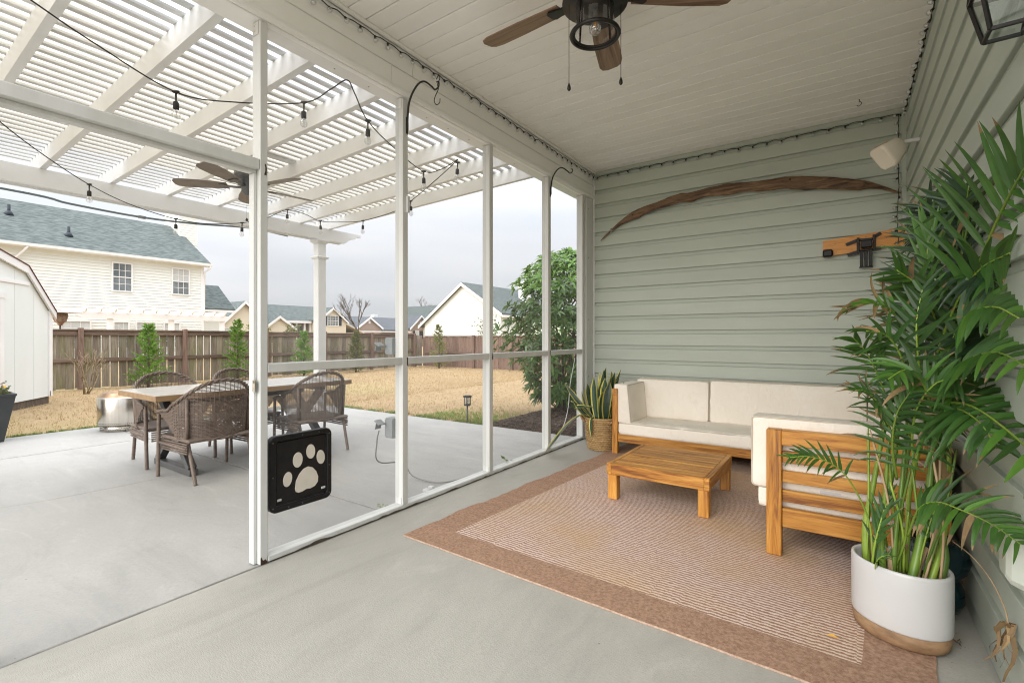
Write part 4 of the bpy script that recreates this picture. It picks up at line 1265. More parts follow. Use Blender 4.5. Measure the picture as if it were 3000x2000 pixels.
tips = [(-.10,.0,.74),(-.03,.02,.80),(.05,.0,.84),(.12,-.02,.78),(.16,.04,.72),(.02,-.06,.70),(-.07,-.05,.68),(.09,.05,.80),(-.16,.0,.66),(.20,-.05,.64),(.13,-.09,.70),(-.02,.08,.78),(.06,-.09,.60),(.17,.10,.82),(-.12,.08,.70),(.0,-.02,.62),(.24,.0,.70),(-.22,-.02,.58),(.10,-.04,.66),(.04,-.03,.82),(-.05,-.08,.74),(.14,.02,.80),(.0,.06,.72),(.07,-.07,.74),(-.09,.03,.62),(.19,.02,.58),(.11,.08,.62)]
for k, (tx, ty, tz) in enumerate(tips):
    b = Vector((BC.x + tx*.42 + rs.uniform(-.03, .03), BC.y + ty*.5 + rs.uniform(-.04, .04), .27))
    e_ = Vector((BC.x + tx, BC.y + ty, tz))
    mid = b.lerp(e_, .5) + Vector((rs.uniform(-.025, .025), rs.uniform(-.03, .03), 0))
    snake_leaf([b, mid, e_], rs.uniform(.030, .044), (-.5 + rs.uniform(-.5, .6), -.8, .15), rs.uniform(-.5, .5))
snake_leaf([BC + Vector((-.05, -.03, .28)), BC + Vector((-.16, -.06, .40)), BC + Vector((-.28, -.06, .52)), BC + Vector((-.40, -.06, .66))], .022, (-.3, -.6, .7))
snake_leaf([BC + Vector((-.05, -.08, .28)), BC + Vector((-.14, -.13, .37)), BC + Vector((-.24, -.18, .50))], .022, (-.3, -.8, .5))
snake_leaf([BC + Vector((-.06, -.04, .28)), BC + Vector((-.15, -.12, .40)), BC + Vector((-.18, -.20, .44)), BC + Vector((-.03, -.12, .44))], .016, (-.3, -.8, .5))
snake_leaf([BC + Vector((-.05, -.08, .29)), BC + Vector((-.12, -.20, .36)), BC + Vector((-.20, -.36, .28)), BC + Vector((-.26, -.56, .12)), BC + Vector((-.285, -.66, .05))], .026, (-.4, -.5, .75))
snake_leaf([BC + Vector((-.02, -.10, .30)), BC + Vector((-.03, -.165, .335)), BC + Vector((-.03, -.19, .26)), BC + Vector((-.025, -.185, .13))], .017, (-.4, -.9, .2))

# ------------------------------------------------------------------ porch ceiling fan
FX, FY = -1.012, 2.185
fan = thing('ceiling_fan', 'five blade ceiling fan with brown wood blades and caged bulb', 'ceiling fan', (FX, FY, CZ))
mb = MB(); mb.lathe([(.075, 3.069), (.075, 3.02), (.055, 2.995), (.025, 2.985), (.0245, 2.96)], (FX, FY, 0), 24); part('canopy', mb, M['bronze'], fan)
mb = MB(); mb.lathe([(.03, 2.962), (.10, 2.95), (.135, 2.925), (.140, 2.87), (.155, 2.845), (.162, 2.805), (.160, 2.795), (.02, 2.7945)], (FX, FY, 0), 36); part('motor_housing', mb, M['bronze'], fan)
def blade_mb(ang, r0, r1, w0, w1, z, tilt, cx, cy):
    mb = MB()
    prof = [(r0, -w0/2), (r0+.02, -w0*.5), (r0+(r1-r0)*.55, -w1*.49), (r1-.07, -w1*.5), (r1-.02, -w1*.42), (r1, -w1*.25), (r1+.004, w1*.18), (r1-.012, w1*.40), (r1-.05, w1*.5), (r0+(r1-r0)*.5, w1*.5), (r0+.02, w0*.5), (r0, w0/2)]
    vs = []
    for dz in (0, .007):
        for r, s_ in prof: vs.append((r, s_*math.cos(tilt), dz + s_*math.sin(tilt)))
    n = len(prof)
    fs = [tuple(range(n))[::-1], tuple(range(n, 2*n))] + [(i, (i+1) % n, n+(i+1) % n, n+i) for i in range(n)]
    mb.add(vs, fs)
    return mb
for k in range(5):
    a = rad(34 + 72*k)
    mb = blade_mb(a, .19, .69, .115, .142, 0, rad(-11), FX, FY)
    bo = link_mesh('blade', mb.mesh('blade', (0, 0, 0), (M['blade'],)), fan)
    bo.location = (0, 0, 2.845 - CZ); bo.rotation_euler = (0, 0, a)
    m2 = MB(); m2.prism([(.13, -.03), (.185, -.030), (.245, -.045), (.262, -.03), (.262, .03), (.245, .045), (.185, .03), (.13, .03)], (0, 0, -.012), (1, 0, 0), (0, math.cos(rad(-11)), math.sin(rad(-11))), (0, 0, .0105))
    link_mesh('blade_bracket', m2.mesh('blade_bracket', (0, 0, 0), (M['bronze'],)), bo)
mb = MB(); mb.lathe([(.085, 2.794), (.095, 2.785), (.095, 2.772), (.03, 2.7715)], (FX, FY, 0), 30); part('light_plate', mb, M['bronze'], fan)
mb = MB(); mb.lathe([(.092, 2.770), (.097, 2.66)], (FX, FY, 0), 36, cap=False); part('glass_shade', mb, M['glass'], fan)
mb = MB(); mb.tube([(FX + .116*math.cos(2*PI*i/40), FY + .116*math.sin(2*PI*i/40), 2.645) for i in range(40)], .0095, 8, closed=True); mb.tube([(FX + .103*math.cos(2*PI*i/40), FY + .103*math.sin(2*PI*i/40), 2.650) for i in range(40)], .006, 8, closed=True); part('cage_ring', mb, M['bronze'], fan)
for k in range(4):
    a = rad(70 + 90*k); mb = MB(); mb.bar((FX + .098*math.cos(a), FY + .098*math.sin(a), 2.78), (FX + .110*math.cos(a), FY + .110*math.sin(a), 2.648), .009, .006, (math.cos(a), math.sin(a), 0)); part('cage_bar', mb, M['bronze'], fan)
mb = MB(); mb.lathe([(.018, 2.7715), (.018, 2.735), (.014, 2.728)], (FX, FY, 0), 14); part('lamp_socket', mb, M['bronze'], fan)
mb = MB(); mb.lathe([(.013, 2.729), (.014, 2.72), (.024, 2.70), (.030, 2.678), (.027, 2.660), (.016, 2.650), (.001, 2.647)], (FX, FY, 0), 18, cap=False); bb = part('bulb', mb, M['bulb_glass'], fan)
mb = MB()
for k in range(4): mb.bar((FX + .004*math.cos(k*1.57), FY+.004*math.sin(k*1.57), 2.715), (FX + .008*math.cos(k*1.57), FY+.008*math.sin(k*1.57), 2.678), .002, .002)
part('filament', mb, M['filament'], bb)
for (u_, zc) in ((-1, 2.405), (1, 2.435)):
    px_ = FX + .822*.1285*u_; py_ = FY + .569*.1285*u_
    mb = MB(); mb.tube([(px_, py_, 2.80), (px_, py_, zc)], .0016, 5); ch = part('pull_chain', mb, M['bronze'], fan)
    mb = MB(); mb.lathe([(.003, .0), (.0085, -.016), (.0095, -.028), (.005, -.036), (.001, -.037)], (px_, py_, zc), 10); part('fob', mb, M['bronze'], ch)

# ------------------------------------------------------------------ wall lantern
LX, LY = .375, 1.885
ln = thing('wall_lantern', 'dark bronze box lantern with clear glass on the house wall', 'lantern', (RX, LY, 2.2))
def ring_sq(mb, h0, z, t):
    for (a, b) in (((-1, -1), (1, -1)), ((1, -1), (1, 1)), ((1, 1), (-1, 1)), ((-1, 1), (-1, -1))):
        mb.bar((LX+a[0]*h0, LY+a[1]*h0, z), (LX+b[0]*h0, LY+b[1]*h0, z), t, t)
mb = MB(); ring_sq(mb, .040, 2.003, .009); part('bottom_frame', mb, M['bronze'], ln)
mb = MB(); ring_sq(mb, .066, 2.135, .009); part('mid_frame', mb, M['bronze'], ln)
for (a, b) in ((-1, -1), (1, -1), (1, 1), (-1, 1)):
    mb = MB(); mb.bar((LX+a*.040, LY+b*.040, 2.003), (LX+a*.066, LY+b*.066, 2.135), .009, .009); mb.bar((LX+a*.066, LY+b*.066, 2.135), (LX+a*.058, LY+b*.058, 2.36), .009, .009); part('corner_bar', mb, M['bronze'], ln)
mb = MB(); mb.lathe([(.095, 2.36), (.098, 2.368), (.03, 2.43), (.012, 2.45)], (LX, LY, 0), 4, rot=PI/4, smooth=False); part('roof_cap', mb, M['bronze'], ln)
for (a, b) in ((-1, 0), (1, 0), (0, -1), (0, 1)):
    mb = MB()
    def lp(h, s_, z): return (LX + (a*h if a else s_*h), LY + (b*h if b else s_*h), z)
    mb.add([lp(.039, -1, 2.006), lp(.039, 1, 2.006), lp(.065, 1, 2.133), lp(.065, -1, 2.133)], [(0, 1, 2, 3)])
    mb.add([lp(.064, -1, 2.138), lp(.064, 1, 2.138), lp(.057, 1, 2.36), lp(.057, -1, 2.36)], [(0, 1, 2, 3)])
    part('glass_pane', mb, M['lamp_glass'], ln)
mb = MB(); mb.bbox(RX - .032, RX - .0005, LY - .05, LY + .05, 2.17, 2.42, .003); mb.bar((RX - .03, LY, 2.40), (LX, LY, 2.44), .016, .016); part('back_plate', mb, M['bronze'], ln)
mb = MB(); mb.lathe([(.008, 2.36), (.008, 2.30)], (LX, LY, 0), 8); part('lamp_socket', mb, M['bronze'], ln)
mb = MB(); mb.lathe([(.008, 2.305), (.024, 2.255), (.028, 2.23), (.018, 2.20), (.001, 2.195)], (LX, LY, 0), 14, cap=False); part('bulb', mb, M['bulb_glass'], ln)

# ------------------------------------------------------------------ corner speaker on its bracket
sp = thing('corner_speaker', 'cream outdoor speaker on a white bracket high in the corner', 'speaker', (RX, 4.35, 2.5))
mb = MB(); mb.bbox(RX - .012, RX - .0005, 4.29, 4.37, 2.43, 2.545, .004); mb.bbox(RX - .10, RX - .0125, 4.315, 4.345, 2.505, 2.530, .004); part('bracket', mb, M['ceramic'], sp)
c0 = Vector((.275, 4.30, 2.455)); fd = Vector((-.62, -.42, -.62)).normalized(); sd_ = fd.cross(Vector((0, 0, 1))).normalized(); up = sd_.cross(fd)
mb = MB()
rings = [(-.085, .035, .045), (-.06, .052, .062), (.055, .070, .088), (.075, .066, .084), (.078, .058, .076)]
P = []
for d, w, h in rings:
    row = []
    for k in range(16):
        a = 2*PI*(k+.5)/16
        cx_ = max(-1, min(1, math.cos(a)*1.25)); cz_ = max(-1, min(1, math.sin(a)*1.25))
        row.append(c0 + fd*d + sd_*w*cx_ + up*h*cz_)
    P.append(row + [row[0]])
mb.grid(P); mb.add(P[0][:-1], [tuple(range(16))]); mb.add(P[-1][:-1], [tuple(range(16))[::-1]]); part('cabinet', mb, M['cream_plastic'], sp)
mb = MB(); mb.tube([c0 - fd*.02 - sd_*-.060 + up*.02, c0 - fd*.02 + sd_*.085 + up*.02], .024, 14); part('swivel', mb, M['cream_plastic'], sp)
mb = MB(); mb.tube([c0 + up*.055 - fd*.01, Vector((RX - .095, 4.33, 2.517))], .010, 8); part('arm', mb, M['cream_plastic'], sp)
mb = MB(); mb.obox(c0 + fd*.02 + up*.0822, sd_*.06, fd*.007, up*.002); part('groove', mb, M['sheath'], sp)

# ------------------------------------------------------------------ driftwood, plank with mount
dw = MB()
dpts = [(-2.300,5.125,2.262,.006),(-2.255,5.12,2.297,.012),(-2.20,5.118,2.335,.013),(-2.16,5.115,2.362,.013),(-2.05,5.105,2.425,.026),(-1.93,5.10,2.48,.042),(-1.85,5.10,2.497,.052),(-1.78,5.095,2.525,.048),(-1.65,5.095,2.552,.040),(-1.537,5.09,2.568,.047),(-1.40,5.09,2.594,.044),(-1.298,5.09,2.586,.052),(-1.15,5.09,2.606,.046),(-.964,5.085,2.600,.056),(-.80,5.085,2.602,.047),(-.641,5.085,2.586,.050),(-.45,5.08,2.574,.058),(-.286,5.08,2.548,.058),(-.12,5.085,2.516,.052),(.039,5.09,2.478,.047),(.11,5.092,2.460,.044),(.16,5.10,2.452,.034),(.20,5.105,2.440,.026),(.27,5.11,2.412,.018),(.34,5.12,2.375,.014),(.395,5.125,2.350,.006)]
P = []
path = spline([p[:3] for p in dpts], 6); m_ = len(path)
for i, p in enumerate(path):
    q = i/6; a = int(min(q, len(dpts)-2)); f = q-a
    r0 = dpts[a][3]*(1-f) + dpts[a+1][3]*f
    row = []
    for k in range(17):
        an = 2*PI*k/16
        rr_ = r0*(1 + .30*mnoise.noise(Vector((p.x*4.3, math.cos(an)*1.3, math.sin(an)*1.3))) + .10*mnoise.noise(Vector((p.x*17, math.cos(an)*3, math.sin(an)*3))) - .12*max(0, mnoise.noise(Vector((p.x*2.2, math.cos(an)*6, math.sin(an)*6)))))
        row.append((p.x, p.y + rr_*.62*math.cos(an), p.z + rr_*math.sin(an)))
    P.append(row)
dw.grid(P)
dw.add(P[0][:-1], [tuple(range(16))]); dw.add(P[-1][:-1], [tuple(range(16))[::-1]])
dwo = thing('driftwood', 'long curved brown driftwood branch hung on the green siding', 'driftwood', (-1, 5.1, 2.5))
part('branch', dw, M['driftwood'], dwo)
mb = MB()
for (x_, z_) in ((-1.895, 2.487), (-.40, 2.587)): mb.lathe([(.009, 0), (.008, .003)], (0, 0, 0), 8); mb.v[-16:] = [(x_ + vx, 5.085 - (.030 if x_ < -1 else .050) + vz*0 - .002*(vz > 0), z_ + vy) for vx, vy, vz in mb.v[-16:]]
part('screw_hole', mb, M['black'], dwo)
mb = MB(); mb.lathe([(.014, -.02), (.014, .02)], (-2.165, 5.115, 2.36), 8); part('tip_wrap', mb, M['cable_grey'], dwo)

pk = thing('mounting_plank', 'varnished pine plank screwed to the siding holding a black bracket', 'plank', (.15, 5.13, 1.95))
mb = MB()
zt0, zt1 = 2.010, 2.058; zb0, zb1 = 1.868, 1.916
mb.add([(-.150, 5.112, zb0), (.425, 5.112, zb1), (.425, 5.112, zt1), (-.150, 5.112, zt0), (-.150, 5.151, zb0), (.425, 5.151, zb1), (.425, 5.151, zt1), (-.150, 5.151, zt0)], [(0, 1, 2, 3), (7, 6, 5, 4), (0, 4, 5, 1), (3, 2, 6, 7), (0, 3, 7, 4), (1, 5, 6, 2)])
part('board', mb, M['pine_x'], pk)
mb = MB()
for (x_, z_) in ((-.06, 1.975), (-.052, 1.90), (.16, 2.012), (.30, 1.985), (.40, 2.03)): mb.obox((x_, 5.1113, z_), (.0035, 0, 0), (0, .001, 0), (0, 0, .0035))
part('screw', mb, M['grey_metal'], pk)
tb = thing('tv_bracket', 'black folding television bracket bolted to the pine plank', 'bracket', (.15, 5.10, 1.93))
mb = MB(); mb.bbox(.095, .115, 5.085, 5.111, 1.870, 2.005, .003); mb.bbox(.205, .225, 5.085, 5.111, 1.885, 2.020, .003); mb.bbox(.1152, .2048, 5.09, 5.111, 1.975, 1.995, .003); mb.bbox(.1152, .2048, 5.09, 5.111, 1.888, 1.905, .003); part('wall_plate', mb, M['black'], tb)
for (xa, za, xb, zb) in ((.10, 1.985, .02, 1.955), (.10, 1.885, .03, 1.865), (.22, 2.005, .262, 2.03), (.22, 1.90, .262, 1.905)):
    mb = MB(); mb.bar((xa, 5.104, za), (xb, 5.104, zb), .012, .026, (0, 0, 1)); part('ear', mb, M['black'], tb)
mb = MB(); mb.bbox(.122, .198, 5.02, 5.089, 1.910, 1.965, .004); part('pivot_block', mb, M['black'], tb)
for xa in (.118, .148, .180):
    mb = MB(); mb.bbox(xa, xa+.022, 5.06, 5.088, 1.752, 1.884, .003); part('folded_arm', mb, M['black'], tb)
mb = MB(); mb.bbox(.112, .208, 5.058, 5.086, 1.742, 1.7515, .002); part('end_bar', mb, M['black'], tb)
mb = MB(); mb.bbox(-.152, -.075, 5.065, 5.110, 1.860, 1.925, .012)
solo('black_sensor_box', mb, M['black'], 'small black box clipped on the left end of the pine plank', 'box')

# small open hook in the ceiling
mb = MB(); mb.tube(spline([(.107, 4.778, CZ - .001), (.107, 4.778, CZ-.02), (.117, 4.770, CZ-.03), (.120, 4.768, CZ-.045), (.105, 4.779, CZ-.056), (.092, 4.788, CZ-.045)], 5), .0026, 6)
solo('ceiling_hook', mb, M['bronze'], 'small dark cup hook screwed in the ceiling near the back wall', 'hook')

# swan neck plant brackets on two posts
def plant_hook(loc, label, sc, s_hook):
    o = thing('plant_hook', label, 'hook', loc, group='black plant brackets on the screen posts')
    x, y, z = loc
    mb = MB(); mb.bbox(x + .0005, x + .006, y - .008, y + .008, z - .02, z + .09*sc, .001)
    pts = [(x+.008, y, z), (x+.010, y, z+.10*sc), (x+.030, y, z+.20*sc), (x+.085*sc+.01, y, z+.275*sc), (x+.16*sc, y+.002, z+.285*sc), (x+.225*sc, y+.004, z+.235*sc), (x+.255*sc, y+.005, z+.205*sc), (x+.285*sc, y+.006, z+.215*sc), (x+.288*sc, y+.006, z+.245*sc), (x+.268*sc, y+.006, z+.25*sc)]
    path = spline(pts, 6); n = len(path)
    mb.tube(path, [.0075 - .0035*(i/(n-1)) for i in range(n)], 8)
    part('bracket', mb, M['bronze'], o)
    if s_hook:
        b = Vector((x+.262*sc, y+.004, z+.212*sc))
        mb = MB(); mb.tube(spline([b + Vector((.004, .002, .055)), b + Vector((.020, .004, .075)), b + Vector((.032, .005, .055)), b + Vector((.014, .003, .02)), b + Vector((.02, .004, -.01)), b + Vector((-.002, .0, -.05)), b + Vector((-.012, 0, -.08)), b + Vector((.006, .002, -.108)), b + Vector((.030, .005, -.10)), b + Vector((.034, .005, -.075))], 6), .003, 6)
        part('hanging_hook', mb, M['bronze'], o)
plant_hook((AX, 2.246, 2.535), 'black swan neck hook with an S hook on the second post', 1.0, True)
plant_hook((AX, 4.165, 2.575), 'thin black swan neck hook on the post nearest the back wall', .85, False)

# small white box on the second post, weatherproof outlets outside it
mb = MB(); mb.bbox(AX + .0005, AX + .020, 2.236, 2.2595, 1.985, 2.098, .004)
solo('white_switch_box', mb, M['ceramic'], 'small white remote box fixed on the inner face of the second post', 'switch box')
def outlet(z, label, tall, cover):
    o = thing('outlet_box', label, 'outlet', (XO - .03, 2.235, z), group='grey outlet boxes outside the second post')
    mb = MB(); mb.bbox(XO - .075, XO - .001, 2.19, 2.262, z, z + tall, .004); part('box_body', mb, M['box_grey'], o)
    mb = MB(); mb.bbox(XO - .0745, XO - .002, 2.1865, 2.1895, z + .01, z + tall - .01, .001); part('face_plate', mb, M['box_grey'], o)
    mb = MB(); mb.obox((XO - .082, 2.150, cover), (.024, 0, -.012), (0, .026, 0), (.002, 0, .004)); mb.obox((XO - .10, 2.152, cover-.025), (.003, 0, .002), (0, .024, 0), (.006, 0, .02)); part('flip_cover', mb, M['box_grey'], o)
    return o
outlet(1.030, 'grey weatherproof outlet box just above the rail', .118, 1.10)
outlet(.468, 'grey weatherproof outlet box near the floor with a plugged cord', .135, .575)
mb = MB(); mb.tube(spline([(XO-.09, 2.15, .52), (XO-.10, 2.14, .44), (XO-.12, 2.17, .30), (-2.919, 2.672, 0.14), (-2.891, 2.74, 0.03), (-2.746, 2.743, 0.008), (-2.621, 2.76, 0.008), (-2.553, 2.863, 0.008), (-2.535, 3.057, 0.01), (XO-.02, 3.12, .012)], 6), .0045, 6)
solo('black_power_cord', mb, M['cable_grey'], 'dark power cord running from the lower outlet along the sill', 'cord')
mb = MB(); mb.bbox(-2.56, -2.50, 2.53, 2.575, .002, .03, .008); mb.bbox(-2.555, -2.505, 2.58, 2.615, .002, .04, .008)
solo('cord_adapter', mb, M['ceramic'], 'white plug adapter lying on the patio by the sill', 'adapter')
mb = MB(); mb.tube(spline([(-2.46, 4.79, .92), (-2.515, 4.78, .62), (-2.53, 4.76, .36), (-2.56, 4.70, .16), (-2.60, 4.55, .04), (-2.56, 4.33, .010), (-2.515, 4.10, .012), (-2.505, 3.8, .012)], 8), .0045, 6)
solo('extension_lead', mb, M['cable_white'], 'white extension lead drooping behind the basket to the patio', 'extension lead')

# pale weatherproof cover at the right edge of the house wall
oc = thing('outlet_cover', 'pale bubble outlet cover low on the house wall beside the palm', 'outlet', (RX, 2.02, .5))
mb = MB()
prof = [(0, .060, .085), (.020, .060, .085), (.048, .050, .074), (.058, .036, .058), (.060, .0, .0)]
P = []
for d, w, h in prof:
    row = []
    for k in range(24):
        a = 2*PI*(k+.5)/24
        cx_ = max(-1, min(1, math.cos(a)*1.3)); cz_ = max(-1, min(1, math.sin(a)*1.3))
        row.append((RX - .0005 - d, 2.015 + w*cx_, .505 + h*cz_))
    P.append(row + [row[0]])
mb.grid(P, smooth=False); part('bubble_lid', mb, M['pale_cover'], oc)
mb = MB(); mb.bbox(RX - .010, RX - .0004, 1.945, 2.085, .41, .60, .003); part('base_plate', mb, M['pale_cover'], oc)

# ------------------------------------------------------------------ pet door in the first screen
pd = thing('pet_door', 'black framed screen pet door with a pale paw print', 'pet door', (-2.44, 1.5, .24))
PY0, PY1, PZ0, PZ1 = 1.318, 1.682, .232, .632
def rrect(y0, y1, z0, z1, r, n=6):
    out = []
    for (cy, cz, s_) in ((y1-r, z1-r, 0), (y0+r, z1-r, 1), (y0+r, z0+r, 2), (y1-r, z0+r, 3)):
        for i in range(n+1):
            a = (s_ + i/n)*PI/2
            out.append((cy + r*math.cos(a), cz + r*math.sin(a)))
    return out
def ring_mb(outer, inner, x0, x1, bev=.004):
    mb = MB(); n = len(outer)
    def lv(pl_, x): return [(x, a, b) for a, b in pl_]
    cy = sum(a for a, b in outer)/n; cz = sum(b for a, b in outer)/n
    def shr(pl_, k): return [(cy + (a-cy)*k, cz + (b-cz)*k) for a, b in pl_]
    L = [lv(outer, x0), lv(outer, x1-bev), lv(shr(outer, .985), x1), lv(shr(inner, 1.015), x1), lv(inner, x1-bev), lv(inner, x0)]
    vs = [p for l in L for p in l]; fs = []
    for q in range(6):
        q2 = (q+1) % 6
        for i in range(n):
            j = (i+1) % n
            fs.append((q*n+i, q*n+j, q2*n+j, q2*n+i))
    mb.add(vs, fs); return mb
part('frame', ring_mb(rrect(PY0, PY1, PZ0, PZ1, .038), rrect(PY0+.036, PY1-.030, PZ0+.030, PZ1-.030, .014), -2.462, -2.428), M['black'], pd)
mb = MB(); mb.bbox(-2.452, -2.440, PY0+.038, PY1-.032, PZ0+.032, PZ1-.032, .004); fl_ = part('flap', mb, M['black'], pd)
part('lip', ring_mb(rrect(PY0+.040, PY1-.034, PZ0+.034, PZ1-.034, .018), rrect(PY0+.045, PY1-.039, PZ0+.039, PZ1-.039, .014), -2.4400, -2.4355, .0015), M['black'], fl_)
def blob(cy, cz, ry, rz_, egg=0.0, rot=0.0, n=24):
    out = []
    for i in range(n):
        a = 2*PI*i/n
        y_ = ry*math.cos(a)*(1 - egg*math.sin(a)); z_ = rz_*math.sin(a)
        out.append((cy + y_*math.cos(rot) - z_*math.sin(rot), cz + y_*math.sin(rot) + z_*math.cos(rot)))
    return out
paws = [blob(1.420, .392, .0245, .039, -.0, rad(-8)), blob(1.478, .484, .0275, .041, 0, rad(-2)), blob(1.555, .515, .0260, .040, 0, rad(4)), blob(1.617, .472, .0245, .040, 0, rad(8))]
for pb in paws:
    mb = MB(); mb.prism(pb, (-2.4398, 0, 0), (0, 1, 0), (0, 0, 1), (.0035, 0, 0)); part('paw_pad', mb, M['paw'], fl_)
heel = [(1.462, .33), (1.468, .372), (1.487, .405), (1.512, .428), (1.540, .435), (1.566, .424), (1.588, .398), (1.600, .366), (1.598, .338), (1.580, .318), (1.552, .311), (1.528, .314), (1.503, .306), (1.482, .305), (1.467, .313)]
mb = MB(); mb.prism([(a, b) for a, b in heel][::-1], (-2.4398, 0, 0), (0, 1, 0), (0, 0, 1), (.0035, 0, 0)); part('paw_pad', mb, M['paw'], fl_)
for (y_, z_) in ((PY0+.055, PZ0+.062), (PY1-.050, PZ0+.064)):
    mb = MB(); mb.bbox(-2.4395, -2.4345, y_-.012, y_+.012, z_-.006, z_+.006, .001); part('latch', mb, M['ceramic'], pd)
mb = MB()
for (y_, z_) in ((1.335, .26), (1.335, .42), (1.335, .60), (1.665, .26), (1.665, .42), (1.665, .60), (1.5, .618), (1.5, .247), (1.42, .247), (1.6, .618)): mb.obox((-2.4275, y_, z_), (.0006, 0, 0), (0, .003, 0), (0, 0, .003))
part('rivet', mb, M['grey_metal'], pd)

# ------------------------------------------------------------------ string lights inside the porch
def mini_string(name, label, path, step, drop, seed, side):
    o = thing(name, label, 'string lights', path[0], group='clear mini bulb strings round the porch ceiling')
    r_ = random.Random(seed)
    pts = []
    L = 0
    segs = []
    for a, b in zip(path[:-1], path[1:]):
        a = Vector(a); b = Vector(b); n = max(1, int((b-a).length/step))
        for i in range(n): segs.append(a.lerp(b, i/n))
    segs.append(Vector(path[-1]))
    cab = []
    for i, p in enumerate(segs):
        q = p + Vector((r_.uniform(-.004, .004), r_.uniform(-.004, .004), r_.uniform(-.008, .006)))
        cab.append(q)
        if i < len(segs)-1: cab.append(p.lerp(segs[i+1], .5) + Vector((0, 0, .010 + r_.uniform(-.006, .004))))
    mb = MB(); mb.tube(spline(cab, 3), .0032, 5); part('cable', mb, M['rubber'], o)
    sd_ = Vector(side)
    for q in cab[::2]:
        d = (Vector((r_.uniform(-.35, .35), r_.uniform(-.35, .35), -1*drop)) + sd_*r_.uniform(.1, 1.0)).normalized()
        mb = MB(); mb.tube([q, q + d*.018], [.0065, .0075], 8); so = part('socket', mb, M['rubber'], o)
        c_ = q + d*.030
        mb = MB(); mb.tube([q + d*.018, q + d*.022, c_, q + d*.038, q + d*.044], [.006, .010, .0165, .014, .002], 10); part('bulb', mb, M['bulb_glass'], so)
    return o
mini_string('mini_string_lights', 'clear mini bulbs on black wire along the header beam', [(AX+.030, .9, 3.015), (AX+.030, 3.0, 3.018), (AX+.030, 5.10, 3.012)], .105, 1.0, 1, (.5, 0, 0))
mini_string('mini_string_lights', 'clear mini bulbs on black wire along the top of the green back wall', [(AX+.06, BY-.030, 3.005), (-1.6, BY-.028, 3.012), (-.6, BY-.028, 3.000), (RX-.06, BY-.030, 3.016)], .115, .8, 2, (0, -.4, 0))
mini_string('mini_string_lights', 'clear mini bulbs on black wire along the top of the house wall', [(RX-.030, 5.08, 3.02), (RX-.030, 3.4, 3.015), (RX-.032, .9, 3.02)], .10, .55, 3, (-.8, 0, 0))
mini_string('mini_string_lights', 'clear mini bulbs on black wire hanging down the wall corner', [(RX-.070, 5.105, 3.00), (RX-.075, 5.105, 2.7), (RX-.072, 5.105, 2.4), (RX-.08, 5.105, 2.15), (RX-.072, 5.105, 1.93)], .075, .1, 4, (-.6, -.3, 0))

# ------------------------------------------------------------------ dining table
dt = thing('dining_table', 'pale topped dining table with grey X-shaped metal legs on the patio', 'table', (-4.8, 2.38, 0))
mb = MB(); mb.bbox(-5.205, -4.385, 1.48, 3.285, .644, .6885, .003); part('table_edge', mb, M['table_edge'], dt)
mb = MB(); mb.bbox(-5.203, -4.387, 1.482, 3.283, .6887, .6915, .0015); part('tabletop', mb, M['table_top'], dt)
for yl in (1.765, 3.0):
    mb = MB(); mb.bbox(-5.16, -4.43, yl-.035, yl+.035, .0, .052, .004); part('foot_bar', mb, M['grey_metal'], dt)
    mb = MB(); mb.bbox(-5.10, -4.49, yl-.035, yl+.035, .60, .6435, .004); part('top_bar', mb, M['grey_metal'], dt)
    for (xa, xb, dy) in ((-5.12, -4.53, -.0005), (-4.47, -5.06, .0005)):
        mb = MB(); mb.bar((xa, yl+dy, .05), (xb, yl+dy, .602), .058, .062, (0, 1, 0)); part('leg', mb, M['grey_metal'], dt)
mb = MB(); mb.bbox(-4.83, -4.76, 1.80, 2.965, .56, .60, .004); part('stretcher', mb, M['grey_metal'], dt)

